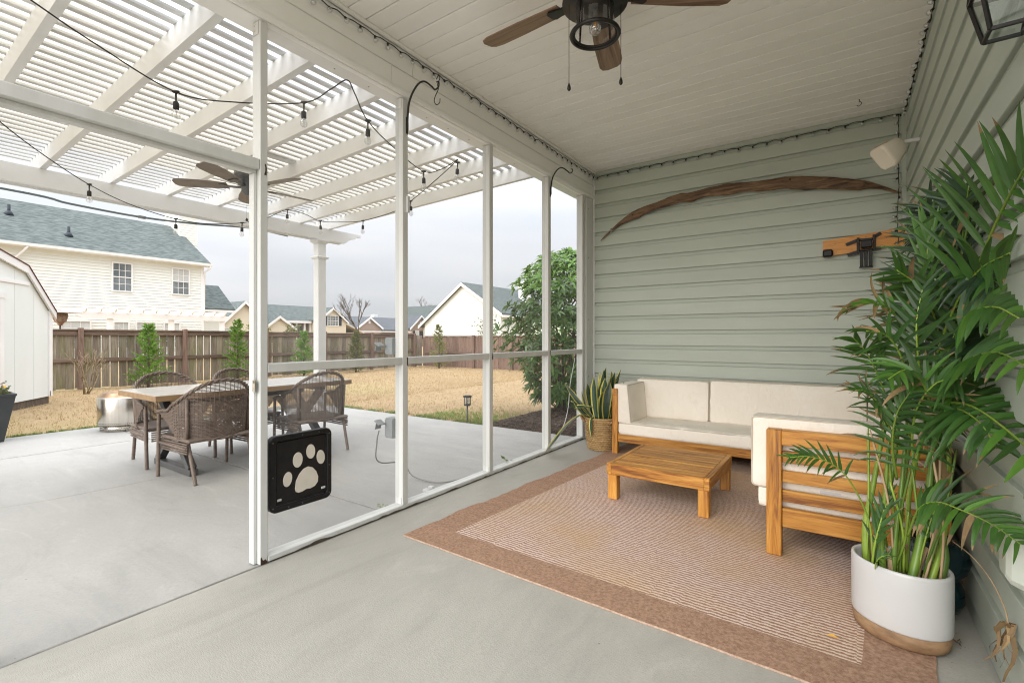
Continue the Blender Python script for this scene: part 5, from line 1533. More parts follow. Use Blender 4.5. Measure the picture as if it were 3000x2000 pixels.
# ------------------------------------------------------------------ wicker armchairs
def ring_leg(mb, p, q, r, n=34):
    p = Vector(p); q = Vector(q)
    pts = []; rr_ = []
    for i in range(n*2+1):
        pts.append(p.lerp(q, i/(n*2))); rr_.append(r*(1.0 if i % 2 else .86))
    mb.tube(pts, rr_, 7)
def make_chair(first_label):
    t = thing('wicker_armchair', first_label, 'chair', (0, 0, 0), 'brown wicker armchairs round the dining table')
    # plan curve: u in [-1,1], back at y=-.25, arms forward to y=+.24
    def plan(u, z):
        s_ = 1 if u >= 0 else -1; a = abs(u)
        flare = .020*(z-.33)/.45
        if a < .5:
            an = a/.5*PI/2
            x = (.265+flare)*math.sin(an)**.85; y = -(.235 + flare*1.6)*math.cos(an)**.8
        else:
            x = .265 + flare + .012*(a-.5)*2; y = (a-.5)/.5*.235
        return Vector((s_*x, y, z))
    def ztop(u):
        a = abs(u)
        k = min(1, a/.70); k = k*k*(3-2*k)
        return .800 - .245*k - (.02*max(0, a-.8)/.2)
    def zbot(u):
        a = abs(u)
        if a < .46: return .335
        return .335 + (ztop(u)-.02-.335)*min(1, ((a-.46)/.46))**.8
    NU, NV = 116, 42
    mb = MB()
    # weavers: thin bands, alternately in front of and behind the stakes
    for j in range(NV):
        vs = []; fs = []; prev = False
        for i in range(NU+1):
            u = -1 + 2*i/NU
            zt, zb = ztop(u), zbot(u)
            z0 = .335 + (.795-.335)*(j+.12)/NV; z1 = .335 + (.795-.335)*(j+.88 if j < NV*.62 else j+.62)/NV
            if z0 < zb or z1 > zt: prev = False; continue
            off = .0045*(1 if (i//1+j) % 2 else -1)
            for zz in (z0, z1):
                p = plan(u, zz); n_ = Vector((p.x, p.y if abs(u) < .5 else 0, 0)).normalized()
                vs.append(p + n_*off)
            k = len(vs)
            if prev: fs.append((k-4, k-2, k-1, k-3))
            prev = True
        mb.add(vs, fs, 0, True)
    part('weave', mb, M['wicker_brown'], t, kind='stuff')
    mb = MB()
    for i in range(0, NU+1, 2):
        u = -1 + 2*i/NU
        if ztop(u)-zbot(u) < .02: continue
        pts = [plan(u, zbot(u) + (ztop(u)-zbot(u))*k/5) for k in range(6)]
        mb.tube(pts, .0028, 4, cap=False)
    part('stake', mb, M['wicker_brown'], t, kind='stuff')
    # braided top rim
    pts = []
    for i in range(121):
        u = -1 + 2*i/120
        p = plan(u, ztop(u)); pts.append(p)
    mb = MB()
    for ph in (0, 2.1, 4.2):
        tw = []
        for i, p in enumerate(pts):
            n_ = Vector((p.x, p.y, 0)).normalized()
            a = ph + i*.75
            tw.append(p + n_*.0095*math.cos(a) + Vector((0, 0, .0095*math.sin(a))))
        mb.tube(tw, .0088, 5)
    part('braided_rim', mb, M['wicker_brown'], t)
    # seat
    mb = MB(); mb.bbox(-.262, .262, -.232, .255, .318, .348, .012); part('seat', mb, M['wicker_brown'], t)
    mb = MB()
    for k in range(5):
        zz = .235 + k*.018
        mb.tube([(-.235, .25, zz), (.235, .25, zz)], .0075, 5)
    for sx in (-1, 1):
        for k in range(5): mb.tube([(sx*.258, -.21, .235 + k*.018 + .004), (sx*.258, .235, .235 + k*.018)], .0075, 5)
    part('woven_apron', mb, M['wicker_brown'], t)
    mb = MB()
    bot = [plan(-.5 + i/40*1.0, .330) for i in range(41)]
    for ph in (0, 3.14): mb.tube([p + Vector((p.x, p.y, 0)).normalized()*.007*math.cos(ph+i*.9) + Vector((0, 0, .007*math.sin(ph+i*.9))) for i, p in enumerate(bot)], .0085, 5)
    part('seat_rim', mb, M['wicker_brown'], t)
    for sx in (-1, 1):
        mb = MB(); ring_leg(mb, (sx*.275, .235, .545), (sx*.272, .262, .0), .0155); part('leg', mb, M['wicker_brown'], t)
        mb = MB()
        pa = plan(sx*.30, .66); pa = pa*1.0; pb = plan(sx*.30, .345)
        o_ = Vector((pb.x, pb.y, 0)).normalized()*.016
        mb.tube([pa + o_, pb + o_], .0135, 7)
        ring_leg(mb, pb + o_, (sx*.225, -.275, .0), .0155, 24); part('leg', mb, M['wicker_brown'], t)
        mb = MB(); mb.tube([(sx*.262, -.20, .275), (sx*.268, .245, .285)], .012, 7); part('side_stretcher', mb, M['wicker_brown'], t)
    return t
ch0 = make_chair('near wicker armchair at the left end of the dining table')
spots = [(-4.415, 1.875, 92, None), (-4.46, 2.87, 86, 'wicker armchair seen through the first screen, nearest the table\'s right end'),
         (-5.235, 1.90, -92, 'far wicker armchair behind the left end of the table'), (-5.25, 2.58, -88, 'far wicker armchair behind the middle of the table')]
for k, (x, y, a, lab) in enumerate(spots):
    c_ = ch0 if k == 0 else copy_tree(ch0)
    c_.location = (x, y, 0); c_.rotation_euler = (0, 0, rad(a))
    ORG[c_.name] = Vector((x, y, 0))
    if lab: c_['label'] = lab

# ------------------------------------------------------------------ pergola fan
F2 = (-4.462, 2.225)
pf2 = thing('pergola_fan', 'grey brown five blade outdoor fan hanging under the pergola', 'ceiling fan', (F2[0], F2[1], 2.73))
mb = MB(); mb.lathe([(.115, 2.64), (.12, 2.60), (.105, 2.575), (.09, 2.57), (.086, 2.53), (.06, 2.515), (.055, 2.47), (.03, 2.445), (.02, 2.44)], (*F2, 0), 28); part('motor_housing', mb, M['grey_metal'], pf2)
mb = MB(); mb.lathe([(.02, 2.86), (.02, 2.64)], (*F2, 0), 12); part('down_rod', mb, M['grey_metal'], pf2); mb = MB(); mb.bbox(F2[0]-.045, F2[0]+.045, 2.187, 2.643, 2.862, 2.895, .003); part('mount_board', mb, M['pvc'], pf2)
for k in range(5):
    a = rad(12 + 72*k)
    bo = link_mesh('blade', blade_mb(0, .17, .60, .10, .135, 0, rad(12), 0, 0).mesh('blade', (0, 0, 0), (M['blade2'],)), pf2)
    bo.location = (0, 0, 2.515 - 2.73); bo.rotation_euler = (0, 0, a)
    m2 = MB(); m2.prism([(.06, -.016), (.16, -.012), (.20, -.04), (.235, -.03), (.235, .03), (.20, .04), (.16, .012), (.06, .016)], (0, 0, -.008), (1, 0, 0), (0, math.cos(rad(12)), math.sin(rad(12))), (0, 0, .007))
    link_mesh('blade_bracket', m2.mesh('blade_bracket', (0, 0, 0), (M['grey_metal'],)), bo)
mb = MB(); mb.tube([(F2[0]-.03, F2[1], 2.45), (F2[0]-.03, F2[1], 2.24)], .0012, 4); ch = part('pull_chain', mb, M['grey_metal'], pf2)
mb = MB(); mb.lathe([(.003, .0), (.012, -.018), (.012, -.026), (.002, -.032)], (F2[0]-.03, F2[1], 2.24), 8); part('fob', mb, M['bronze'], ch)
mb = MB(); mb.tube(spline([(F2[0]-.02, 2.20, 2.86), (F2[0]-.04, 2.18, 2.80), (F2[0]+.05, 2.15, 2.78), (F2[0]+.10, 2.19, 2.82), (F2[0]+.14, 2.22, 2.92)], 6), .008, 6); part('cable', mb, M['cable_white'], pf2)

# ------------------------------------------------------------------ patio string lights
def patio_string(label, path, sockets, seed):
    o = thing('patio_string_lights', label, 'string lights', path[0], group='drop bulb string lights under the pergola')
    mb = MB(); mb.tube(spline(path, 8), .0042, 5); part('cable', mb, M['rubber'], o)
    r_ = random.Random(seed)
    for p in sockets:
        p = Vector(p); s_ = 1.0
        mb = MB()
        mb.tube([p + Vector((-.016, -.012, .003)), p, p + Vector((.016, .012, .003))], [.006, .011, .006], 7)
        d = Vector((r_.uniform(-.03, .03), r_.uniform(-.03, .03), -1)).normalized()
        mb.tube([p, p + d*.055], [.007, .004], 6)
        mb.tube([p + d*.055, p + d*.062, p + d*.098, p + d*.104], [.010, .0155, .0165, .0145], 10)
        so = part('socket', mb, M['rubber'], o)
        q = p + d*.104
        mb = MB(); mb.tube([q, q + d*.010, q + d*.028, q + d*.046, q + d*.056, q + d*.060], [.013, .018, .0245, .021, .011, .002], 12); b_ = part('bulb', mb, M['bulb_glass'], so)
        mb = MB(); mb.tube([q + d*.008 + Vector((.003, 0, 0)), q + d*.035 + Vector((.004, 0, 0)), q + d*.035 - Vector((.004, 0, 0)), q + d*.008 - Vector((.003, 0, 0))], .0011, 4); part('filament', mb, M['filament'], b_)
    return o
S1 = (-3.324, 1.227, 2.632); S2 = (-2.862, 1.777, 2.661); S3 = (-2.629, 2.097, 2.602); S4 = (-3.02, 3.006, 2.597); S5 = (-2.848, 3.258, 2.714)
patio_string('nearest bulb string swagged from the far left rafters to the header beam', [(-3.168, 0.568, 2.747), (-3.228, 0.807, 2.693), S1, (-3.133, 1.48, 2.62), S2, (-2.605, 1.797, 2.681), (-2.472, 1.816, 2.705), (-2.5, 1.894, 2.664), S3, (-2.816, 2.49, 2.59), S4, (-2.93, 3.141, 2.641), (-2.832, 3.245, 2.737)], [S1, S2, S3, S4, S5], 1)
T1 = (-3.901, 3.685, 2.639); T2 = (-4.907, 3.841, 2.594); T3 = (-5.387, 3.569, 2.601); T4 = (-5.49, 3.194, 2.676)
patio_string('bulb string running back across the far end of the pergola', [(-2.832, 3.245, 2.734), (-3.275, 3.45, 2.705), T1, (-4.321, 3.82, 2.616), T2, (-5.168, 3.721, 2.59), T3, (-5.456, 3.399, 2.663), T4, (-5.535, 2.98, 2.545), (-5.639, 2.908, 2.519)], [T1, T2, T3, T4], 2)
U1 = (-5.568, 1.377, 2.518); U2 = (-5.868, 2.166, 2.411); U3 = (-5.802, 2.82, 2.489)
patio_string('bulb string drooping beside the outer pergola beam at the left', [(-4.33, 0.531, 2.611), (-4.562, 0.675, 2.565), (-5.081, 0.984, 2.556), U1, (-5.813, 1.754, 2.463), U2, (-5.882, 2.497, 2.426), U3, (-5.639, 2.908, 2.519)], [U1, U2, U3], 3)
mb = MB(); mb.tube(spline([(-6.178, -1.5, 2.47), (-6.178, 0.914, 2.476), (-6.178, 1.381, 2.444), (-6.178, 1.94, 2.432), (-6.178, 2.438, 2.46), (-6.178, 3.104, 2.529), (-6.178, 3.6, 2.515)], 6), .011, 8); 
cd = thing('conduit', 'grey electrical conduit along the outer pergola beam', 'conduit', (-6.178, 1.5, 2.47))
part('pipe', mb, M['conduit'], cd)
a_ = Vector((-6.178, 1.932, 2.433)); b_ = Vector((-6.178, 1.994, 2.432))
mb = MB(); mb.tube([a_, b_], .017, 10); part('coupling', mb, M['box_grey'], cd)

# ------------------------------------------------------------------ fire pit
FP = (-7.46, 2.20)
fp = thing('fire_pit', 'round stainless steel fire pit at the edge of the patio', 'fire pit', (FP[0], FP[1], 0))
mb = MB(); mb.lathe([(.245, .002), (.250, .006), (.250, .072)], (*FP, 0), 48); part('base_ring', mb, M['steel'], fp)
mb = MB(); mb.lathe([(.252, .0722), (.272, .076), (.278, .086), (.278, .40), (.274, .408), (.262, .412)], (*FP, 0), 56, cap=False); part('drum', mb, M['steel'], fp)
mb = MB(); mb.lathe([(.262, .4125), (.225, .455), (.222, .462), (.206, .466), (.196, .462), (.196, .15)], (*FP, 0), 48, cap=False); part('flame_ring', mb, M['steel_burnt'], fp)
mb = MB(); mb.lathe([(.0, .16), (.196, .16)], (*FP, 0), 24, cap=False); part('ash_pan', mb, M['black'], fp)
mb = MB(); 
for rk_ in range(3):
    zz = (.020, .042, .062)[rk_]
    for k in range(64):
        a = 2*PI*(k + .5*(rk_ % 2))/64; rr_ = .2505 + .0008
        c_ = Vector((FP[0]+rr_*math.cos(a), FP[1]+rr_*math.sin(a), zz)); o_ = Vector((math.cos(a), math.sin(a), 0)); tn = Vector((-o_.y, o_.x, 0))
        mb.add([c_ + tn*.0062*math.cos(q*PI/3) + Vector((0, 0, .0062*math.sin(q*PI/3))) for q in range(6)], [tuple(range(6))])
for k in range(84):
    a = 2*PI*k/84; rr_ = .2787
    c_ = Vector((FP[0]+rr_*math.cos(a), FP[1]+rr_*math.sin(a), .098)); o_ = Vector((math.cos(a), math.sin(a), 0)); tn = Vector((-o_.y, o_.x, 0))
    mb.add([c_ + tn*.005*math.cos(q*PI/3) + Vector((0, 0, .005*math.sin(q*PI/3))) for q in range(6)], [tuple(range(6))])
part('vent_hole', mb, M['black'], fp, kind='stuff')

# ------------------------------------------------------------------ charcoal flower pot
fpot = thing('square_flower_pot', 'tall tapered charcoal pot of violas at the patio edge', 'flower pot', (-7.72, 1.02, 0))
QC = (-7.78, .98)
def sqring(h, z): return [(QC[0]+a*h, QC[1]+b*h, z) for a, b in ((-1,-1),(1,-1),(1,1),(-1,1))]
mb = MB()
L_ = [sqring(.175, .0), sqring(.255, .50), sqring(.262, .502), sqring(.262, .525), sqring(.235, .525), sqring(.23, .46)]
vs = [p for l in L_ for p in l]; fs = [(3, 2, 1, 0)]
for q in range(5):
    for i in range(4): fs.append((q*4+i, q*4+(i+1) % 4, q*4+4+(i+1) % 4, q*4+4+i))
fs.append((20, 21, 22, 23)); mb.add(vs, fs); part('pot_body', mb, M['dark_pot'], fpot)
mb = MB(); mb.box(QC[0]-.232, QC[0]+.232, QC[1]-.232, QC[1]+.232, .45, .49); part('potting_soil', mb, M['soil'], fpot)
vio = thing('viola_flowers', 'small violas with yellow and purple blooms in the charcoal pot', 'flowers', (QC[0], QC[1], .49))
rv_ = random.Random(12)
def leaf_cloud(n, fn, size, seed, aspect=.5, mi=0):
    r_ = random.Random(seed); mb = MB()
    for k in range(n):
        p = Vector(fn(r_)); d = Vector((r_.gauss(0, 1), r_.gauss(0, 1), r_.gauss(.3, .7))).normalized(); s_ = size*r_.uniform(.6, 1.3)
        q = d.cross(Vector((r_.gauss(0, 1), r_.gauss(0, 1), r_.gauss(0, 1)))).normalized()*s_*aspect*.5
        mb.add([p, p + d*s_*.45 + q, p + d*s_, p + d*s_*.45 - q], [(0, 1, 2, 3)], mi)
    return mb
part('foliage', leaf_cloud(650, lambda r_: (QC[0]+r_.uniform(-.22, .22), QC[1]+r_.uniform(-.22, .22), .50 + abs(r_.gauss(0, .055))), .045, 5), M['violet_leaf'], vio, kind='stuff')
for k in range(26):
    x = QC[0]+rv_.uniform(-.21, .24); y = QC[1]+rv_.uniform(-.21, .22); z = .56 + rv_.uniform(0, .07)
    mb = MB(); nn = Vector((.5+rv_.uniform(-.4, .4), rv_.uniform(-.5, .5), .6)).normalized(); a_ = nn.cross(Vector((0, 0, 1))).normalized(); b_ = nn.cross(a_)
    for q in range(5):
        an = q*2*PI/5; d = a_*math.cos(an)+b_*math.sin(an); e_ = nn.cross(d)
        c_ = Vector((x, y, z)); mb.add([c_, c_+d*.012+e_*.009, c_+d*.022, c_+d*.012-e_*.009], [(0, 1, 2, 3)])
    part('bloom', mb, M['petal_yellow' if k % 4 == 0 else 'petal_violet'], vio)

# ------------------------------------------------------------------ shed
shd = thing('garden_shed', 'pale gambrel roofed garden shed with white trim', 'shed', (-11.7, 2.36, 0))
S0 = Vector((-11.70, 2.36, 0)); sa = Vector((.804, -.595, 0)); sn_ = Vector((.595, .804, 0)); sb = -sn_
APX = 2.45
def SP(s_, z, d=0.0): return S0 + sa*s_ + sn_*d + Vector((0, 0, z))
def roofz(s_):
    s_ = min(s_, 2*APX - s_)
    if s_ < .733: return 1.64 + .665*s_/.733
    return 2.305 + (s_-.733)*.22
# front panels
e = 0.0; k = 0
while e < 2*APX - .01:
    w = min(.49, 2*APX - e)
    mb = MB(); poly = [(e+.004, .10), (e+w-.004, .10), (e+w-.004, roofz(e+w-.004)-.02)]
    for br in (.733, APX, 2*APX-.733):
        if e+.004 < br < e+w-.004: poly.append((br, roofz(br)-.02))
    poly = poly[:3] + sorted(poly[3:], key=lambda p: -p[0]) + [(e+.004, roofz(e+.004)-.02)]
    mb.prism(poly, S0, sa, Vector((0, 0, 1)), sn_*-.03); part('wall_panel', mb, M['shed_wall'], shd)
    e += w
mb = MB(); mb.prism([(.0, .09), (2*APX, .09), (2*APX, 1.60), (2*APX-.733, 2.27), (APX, 2.62), (.733, 2.27), (0, 1.60)], S0 + sn_*-.032, sa, Vector((0, 0, 1)), sn_*-2.9); part('wall', mb, M['shed_wall'], shd)
mb = MB(); mb.prism([(-.012, .10), (.085, .10), (.085, 1.62), (-.012, 1.60)], S0 + sn_*.001, sa, Vector((0, 0, 1)), sn_*.020); part('corner_trim', mb, M['house_trim'], shd)
mb = MB(); mb.prism([(.62, 2.01), (2*APX-.62, 2.01), (2*APX-.62, 2.065), (.62, 2.065)], S0 + sn_*.001, sa, Vector((0, 0, 1)), sn_*.016); part('band_trim', mb, M['house_trim'], shd)
for (a, b) in ((-.07, .733), (.733, APX), (APX, 2*APX-.733), (2*APX-.733, 2*APX+.07)):
    za = roofz(a) if a >= 0 else roofz(0) + .665/.733*a; zb = roofz(b) if b <= 2*APX else roofz(0) - .665/.733*(b-2*APX)
    mb = MB(); mb.prism([(a, za-.10), (b, zb-.10), (b, zb+.02), (a, za+.02)], S0 + sn_*.0215, sa, Vector((0, 0, 1)), sn_*.03); part('rake_trim', mb, M['house_trim'], shd)
    mb = MB(); mb.prism([(a, za+.022), (b, zb+.022), (b, zb+.034), (a, za+.034)], S0 + sn_*.065, sa, Vector((0, 0, 1)), sn_*-3.05); part('roof', mb, M['shed_roof'], shd)
mb = MB(); mb.prism([(1.27, .10), (1.36, .10), (1.36, 1.75), (1.27, 1.75)], S0 + sn_*.001, sa, Vector((0, 0, 1)), sn_*.022); mb.prism([(1.22, 1.751), (2*APX-1.22, 1.751), (2*APX-1.22, 1.84), (1.22, 1.84)], S0 + sn_*.001, sa, Vector((0, 0, 1)), sn_*.028); part('door_frame', mb, M['house_trim'], shd)
mb = MB(); mb.prism([(1.365, .11), (2*APX-1.365, .11), (2*APX-1.365, 1.745), (1.365, 1.745)], S0 + sn_*.001, sa, Vector((0, 0, 1)), sn_*.014); part('door', mb, M['shed_wall'], shd)
mb = MB(); mb.prism([(.02, -.03), (2*APX-.02, -.03), (2*APX-.02, .098), (.02, .098)], S0 + sn_*-.02, sa, Vector((0, 0, 1)), sn_*-2.88); part('skid', mb, M['bark'], shd)
mb = MB(); mb.prism([(.05, .10), (.075, .10), (.068, .20), (.05, .18)], S0 + sn_*.0215, sa, Vector((0, 0, 1)), sn_*.001); part('rust_patch', mb, M['rust'], shd)

# ------------------------------------------------------------------ fences
FXL, FYB = -14.1, 14.05
fl = thing('side_fence', 'weathered grey board fence with gaps along the left of the yard', 'fence', (FXL, 6, 0))
fb = thing('back_fence', 'reddish brown close boarded fence across the back of the yard', 'fence', (-8, FYB, 0))
rf = random.Random(6)
def picket(parent, mat, c_, along, thick, w, h, z0):
    a = Vector(along); n_ = Vector((-a.y, a.x, 0))
    lean = rf.uniform(-.006, .006)
    mb = MB()
    vs = []
    for dz, k in ((z0, 0), (h, 1)):
        for (s_, t_) in ((-1, -1), (1, -1), (1, 1), (-1, 1)):
            vs.append(Vector((c_[0], c_[1], dz)) + a*(s_*w/2 + lean*k) + n_*(t_*thick/2 + rf.uniform(-.001, .001)))
    mb.add(vs, [(0, 3, 2, 1), (4, 5, 6, 7), (0, 1, 5, 4), (1, 2, 6, 5), (2, 3, 7, 6), (3, 0, 4, 7)])
    return part('picket', mb, mat, parent)
def ftop(y): return 1.305 - .008*max(0, y-6)
y = -2.0
while y < FYB - .1:
    w = .148 + rf.uniform(-.006, .004)
    gap = rf.choice([.004, .006, .012, .018, .024]) if y < 8.5 else rf.choice([.002, .003, .006])
    picket(fl, M['fence'], (FXL-.034 + rf.uniform(-.003, .003), y + w/2), (0, 1, 0), .018, w, ftop(y)-.03 + rf.uniform(-.006, .006), -.02 + rf.uniform(0, .03))
    y += w + gap
pys = [-1.9, .95, 3.33, 5.40, 7.55, 9.50, 11.40, 13.50]
for a in pys:
    mb = MB(); mb.bbox(FXL-.022, FXL+.073, a-.048, a+.048, -.05, ftop(a)+.055, .008); part('post', mb, M['fence_brown'], fl)
for a, b in zip(pys[:-1], pys[1:]):
    for zc in (.63,):
        mb = MB(); mb.bbox(FXL-.022, FXL+.018, a+.0485, b-.0485, zc-.045, zc+.045, .004); part('rail', mb, M['fence_rail'], fl)
    mb = MB(); mb.bbox(FXL-.024, FXL+.020, a+.0485, b-.0485, ftop((a+b)/2)-.115, ftop((a+b)/2)-.012, .004); part('rail', mb, M['fence_rail'], fl)
    mb = MB(); mb.bbox(FXL-.07, FXL+.045, a+.0485, b-.0485, ftop((a+b)/2)-.011, ftop((a+b)/2)+.02, .004); part('cap_rail', mb, M['fence_rail'], fl)
x = FXL - .05
while x < 1.0:
    w = .145 + rf.uniform(-.005, .003)
    picket(fb, M['fence_brown'], (x + w/2, FYB + rf.uniform(-.003, .003)), (1, 0, 0), .018, w, 1.165 + rf.uniform(-.004, .004), -.02)
    x += w + .003
x = FXL + .6
bx = [-13.15, -11.44, -9.70, -7.6, -5.3, -3.0, -.7, 1.0]
for a in bx:
    mb = MB(); mb.bbox(a-.05, a+.05, FYB-.11, FYB-.012, -.05, 1.23, .008); part('post', mb, M['fence_brown'], fb)
fr_x = wood('fence_rail_x', 'X', (.10, .062, .045), (.165, .105, .08), (.21, .14, .11), rough=.85, rv=(.85, 1.1), knots=False)
for a, b in zip([FXL+.05]+bx[:-1], bx):
    mb = MB(); mb.bbox(a+.05, b-.05, FYB-.052, FYB-.012, .50, .585, .004); part('rail', mb, fr_x, fb)
    mb = MB(); mb.bbox(a+.05, b-.05, FYB-.050, FYB+.03, 1.167, 1.20, .004); part('cap_rail', mb, fr_x, fb)

# ------------------------------------------------------------------ lawn cover, weeds, mulch
def blades(n, fn, hmin, hmax, w, seed):
    r_ = random.Random(seed); mb = MB()
    for k in range(n):
        p = fn(r_)
        if p is None: continue
        x, y, z = p
        for q in range(2):
            a = r_.uniform(0, 2*PI); l = r_.uniform(.1, .9); h = r_.uniform(hmin, hmax)
            dx, dy = math.cos(a), math.sin(a)
            ox, oy = r_.uniform(-.02, .02), r_.uniform(-.02, .02)
            tx, ty = x+ox+dx*h*l, y+oy+dy*h*l
            wx, wy = -dy*w, dx*w
            mb.add([(x+ox-wx, y+oy-wy, z), (x+ox+wx, y+oy+wy, z), (tx, ty, z+h)], [(0, 1, 2)])
    return mb
def on_lawn(r_):
    # denser close to the patio
    x = -7.3 - 6.7*r_.random()**1.5; y = r_.uniform(.6, 14)
    if r_.random() < .45: x = r_.uniform(-13.8, -2.6); y = 5.0 + 9*r_.random()**1.6
    if -8.05 < x < -2.3 and y < 5.0: return None
    if x > -7.95 and y < 2.1: return None
    if x > -3.95 and y < 7.2: return None
    return (x, y, -.03)
struct('dormant_grass', blades(30000, on_lawn, .018, .05, .004, 3), M['straw'], 'stuff')
def at_edge(r_):
    q = r_.random()
    d = abs(r_.gauss(0, .05))
    cl = mnoise.noise(Vector((q*60, 3, 1)))
    if cl < -.05: return None
    if q < .45: y = .5 + (q/.45)*1.6; return (-7.88 - d, y, -.03)
    if q < .7: y = 2.1 + (q-.45)/.25*2.8; return (-7.66 + (y-2.1)*.14 - d, y, -.03)
    x = -7.25 + (q-.7)/.3*3.6; return (x, 4.93 + (x+7.25)*.024 + d*1.6, -.03)
struct('edge_weeds', blades(5200, at_edge, .02, .055, .0045, 4), M['weed'], 'stuff')
struct('lawn_green_patch', blades(800, lambda r_: (lambda x: (x, 5.15 + abs(r_.gauss(0, .45)), -.03))(r_.uniform(-5.2, -3.95)), .02, .06, .004, 14), M['weed'], 'stuff')

# mulch bed beside the wing wall
mu = MB(); P = []
for i in range(26):
    row = []
    for j in range(30):
        x = -4.02 + 1.72*i/25; y = 5.05 + 2.6*j/29
        ex = min(i, 25-i*0)/25*1.72; d = min((x+4.02)/.35, 1)
        edge_ = .12*mnoise.noise(Vector((y*1.7, 0, 3)))
        h = .09*max(0, min(1, (x+3.98+edge_)/.4))*max(0, min(1, (y-5.04)/.12))*max(0, min(1, (7.65-y)/.4))
        row.append((x + (edge_ if i == 0 else 0), y, -.034 + h + .018*mnoise.noise(Vector((x*9, y*9, 0)))))
    P.append(row)
mu.grid(P); struct('mulch_bed', mu, M['mulch'])
rm = random.Random(17); mb = MB()
for k in range(4200):
    x = rm.uniform(-3.98, -2.35); y = 5.02 + 2.5*rm.random()**1.4
    h = .09*max(0, min(1, (x+3.98)/.4))*max(0, min(1, (y-5.04)/.12))
    c_ = Vector((x, y, -.028 + h + rm.uniform(0, .012)))
    a = rm.uniform(0, PI); l = rm.uniform(.008, .03); w = rm.uniform(.003, .009)
    d = Vector((math.cos(a), math.sin(a), rm.uniform(-.4, .4))); s_ = Vector((-math.sin(a), math.cos(a), rm.uniform(-.4, .4)))
    n_ = d.cross(s_).normalized()*.003
    mb.add([c_-d*l-s_*w, c_+d*l-s_*w*.6, c_+d*l+s_*w*.7, c_-d*l+s_*w, c_+n_*2], [(0, 1, 4), (1, 2, 4), (2, 3, 4), (3, 0, 4)], rm.randrange(3))
struct('mulch_chips', mb, (M['mulch'], M['bark'], plain('grey_chip', (.14, .10, .08), (.07, .05, .04), 20, rough=.95)), 'stuff')

# ------------------------------------------------------------------ evergreen shrub outside the screen
shrub = thing('broadleaf_shrub', 'tall glossy green broadleaf shrub growing outside the screen corner', 'shrub', (-3.30, 6.35, 0))
rb = random.Random(77)
SB = Vector((-3.47, 6.36, 0))
tipsl = []
for k in range(9):
    a = 2*PI*k/9 + rb.uniform(-.3, .3); r0 = .06
    tp = SB + Vector((math.cos(a)*rb.uniform(.25, .55), math.sin(a)*rb.uniform(.25, .55), rb.uniform(1.2, 2.1)))
    b = SB + Vector((math.cos(a)*r0, math.sin(a)*r0, .0))
    md = b.lerp(tp, .5) + Vector((rb.uniform(-.1, .1), rb.uniform(-.1, .1), .05))
    mb = MB(); mb.tube(spline([b, md, tp], 5), [.022]*4+[.016]*4+[.010]*3, 7); part('stem', mb, M['bark'], shrub)
def crown_r(z):
    # silhouette half-width at height z
    if z < .35: return .42
    if z < 1.0: return .52 + (z-.35)/.65*.40
    if z < 1.9: return .92 - (z-1.0)*.16
    return max(.15, .776 - (z-1.9)*1.0)
def whorl(c_, axis, n, L, w, mb_list, r_):
    ax = axis.normalized(); u = ax.cross(Vector((.3, .2, 1))).normalized(); v = ax.cross(u)
    for q in range(n):
        an = q*2.399 + r_.uniform(-.3, .3); el = r_.uniform(.15, .75)
        d = (u*math.cos(an) + v*math.sin(an))*math.cos(el) + ax*math.sin(el)
        l = L*r_.uniform(.7, 1.15); s_ = d.cross(ax)
        if s_.length < 1e-4: continue
        s_ = s_.normalized()*w*r_.uniform(.8, 1.2); up = s_.cross(d).normalized()
        dn = Vector((0, 0, -1))
        p0 = c_; p1 = c_ + d*l*.35 + up*l*.03; p2 = c_ + d*l*.70 + dn*l*.08; p3 = c_ + d*l + dn*l*.25
        mb = MB()
        mb.add([p0, p1 - s_*.8 + up*w*.35, p1, p1 + s_*.8 + up*w*.35, p2 - s_*.72 + up*w*.3, p2, p2 + s_*.72 + up*w*.3, p3],
               [(0, 1, 2), (0, 2, 3), (1, 4, 5, 2), (2, 5, 6, 3), (4, 7, 5), (5, 7, 6)], 0, True)
        mb_list.append((p2, mb))
leaves = []
for k in range(760):
    z = .22 + 2.16*rb.random()**.9
    R_ = crown_r(z)*rb.uniform(.30, 1.08)**.6
    a = rb.uniform(0, 2*PI)
    lump = 1 + .18*mnoise.noise(Vector((math.cos(a)*2, math.sin(a)*2, z*2.2)))
    c_ = SB + Vector((math.cos(a)*R_*lump, math.sin(a)*R_*lump, z))
    ax = Vector((math.cos(a)*.7, math.sin(a)*.7, .55 + rb.uniform(-.4, .4) + (.6 if z > 1.9 else 0)))
    whorl(c_, ax, rb.choice([6, 7, 8, 9]), .150, .022, leaves, rb)
    if k % 6 == 0:
        mb = MB(); mb.tube(spline([SB + Vector((math.cos(a)*R_*.3, math.sin(a)*R_*.3, max(.1, z-.28))), c_ - ax.normalized()*.08, c_], 3), [.006]*3+[.003]*4, 5); part('twig', mb, M['bark'], shrub)
leaves.sort(key=lambda t: (t[0]-Vector((0, 0, 1.15))).length)
for p, mb in leaves[:290]:
    part('leaf', mb, M['shrub_new' if p.z > 1.75 and rb.random() < .55 else 'shrub_leaf'], shrub)
rest = MB(); rest2 = MB()
for p, mb in leaves[290:]:
    (rest2 if (p.z > 1.8 and rb.random() < .6) else rest).add(mb.v, mb.f, 0, True)
part('foliage', rest, M['shrub_leaf'], shrub, kind='stuff'); part('young_foliage', rest2, M['shrub_new'], shrub, kind='stuff')

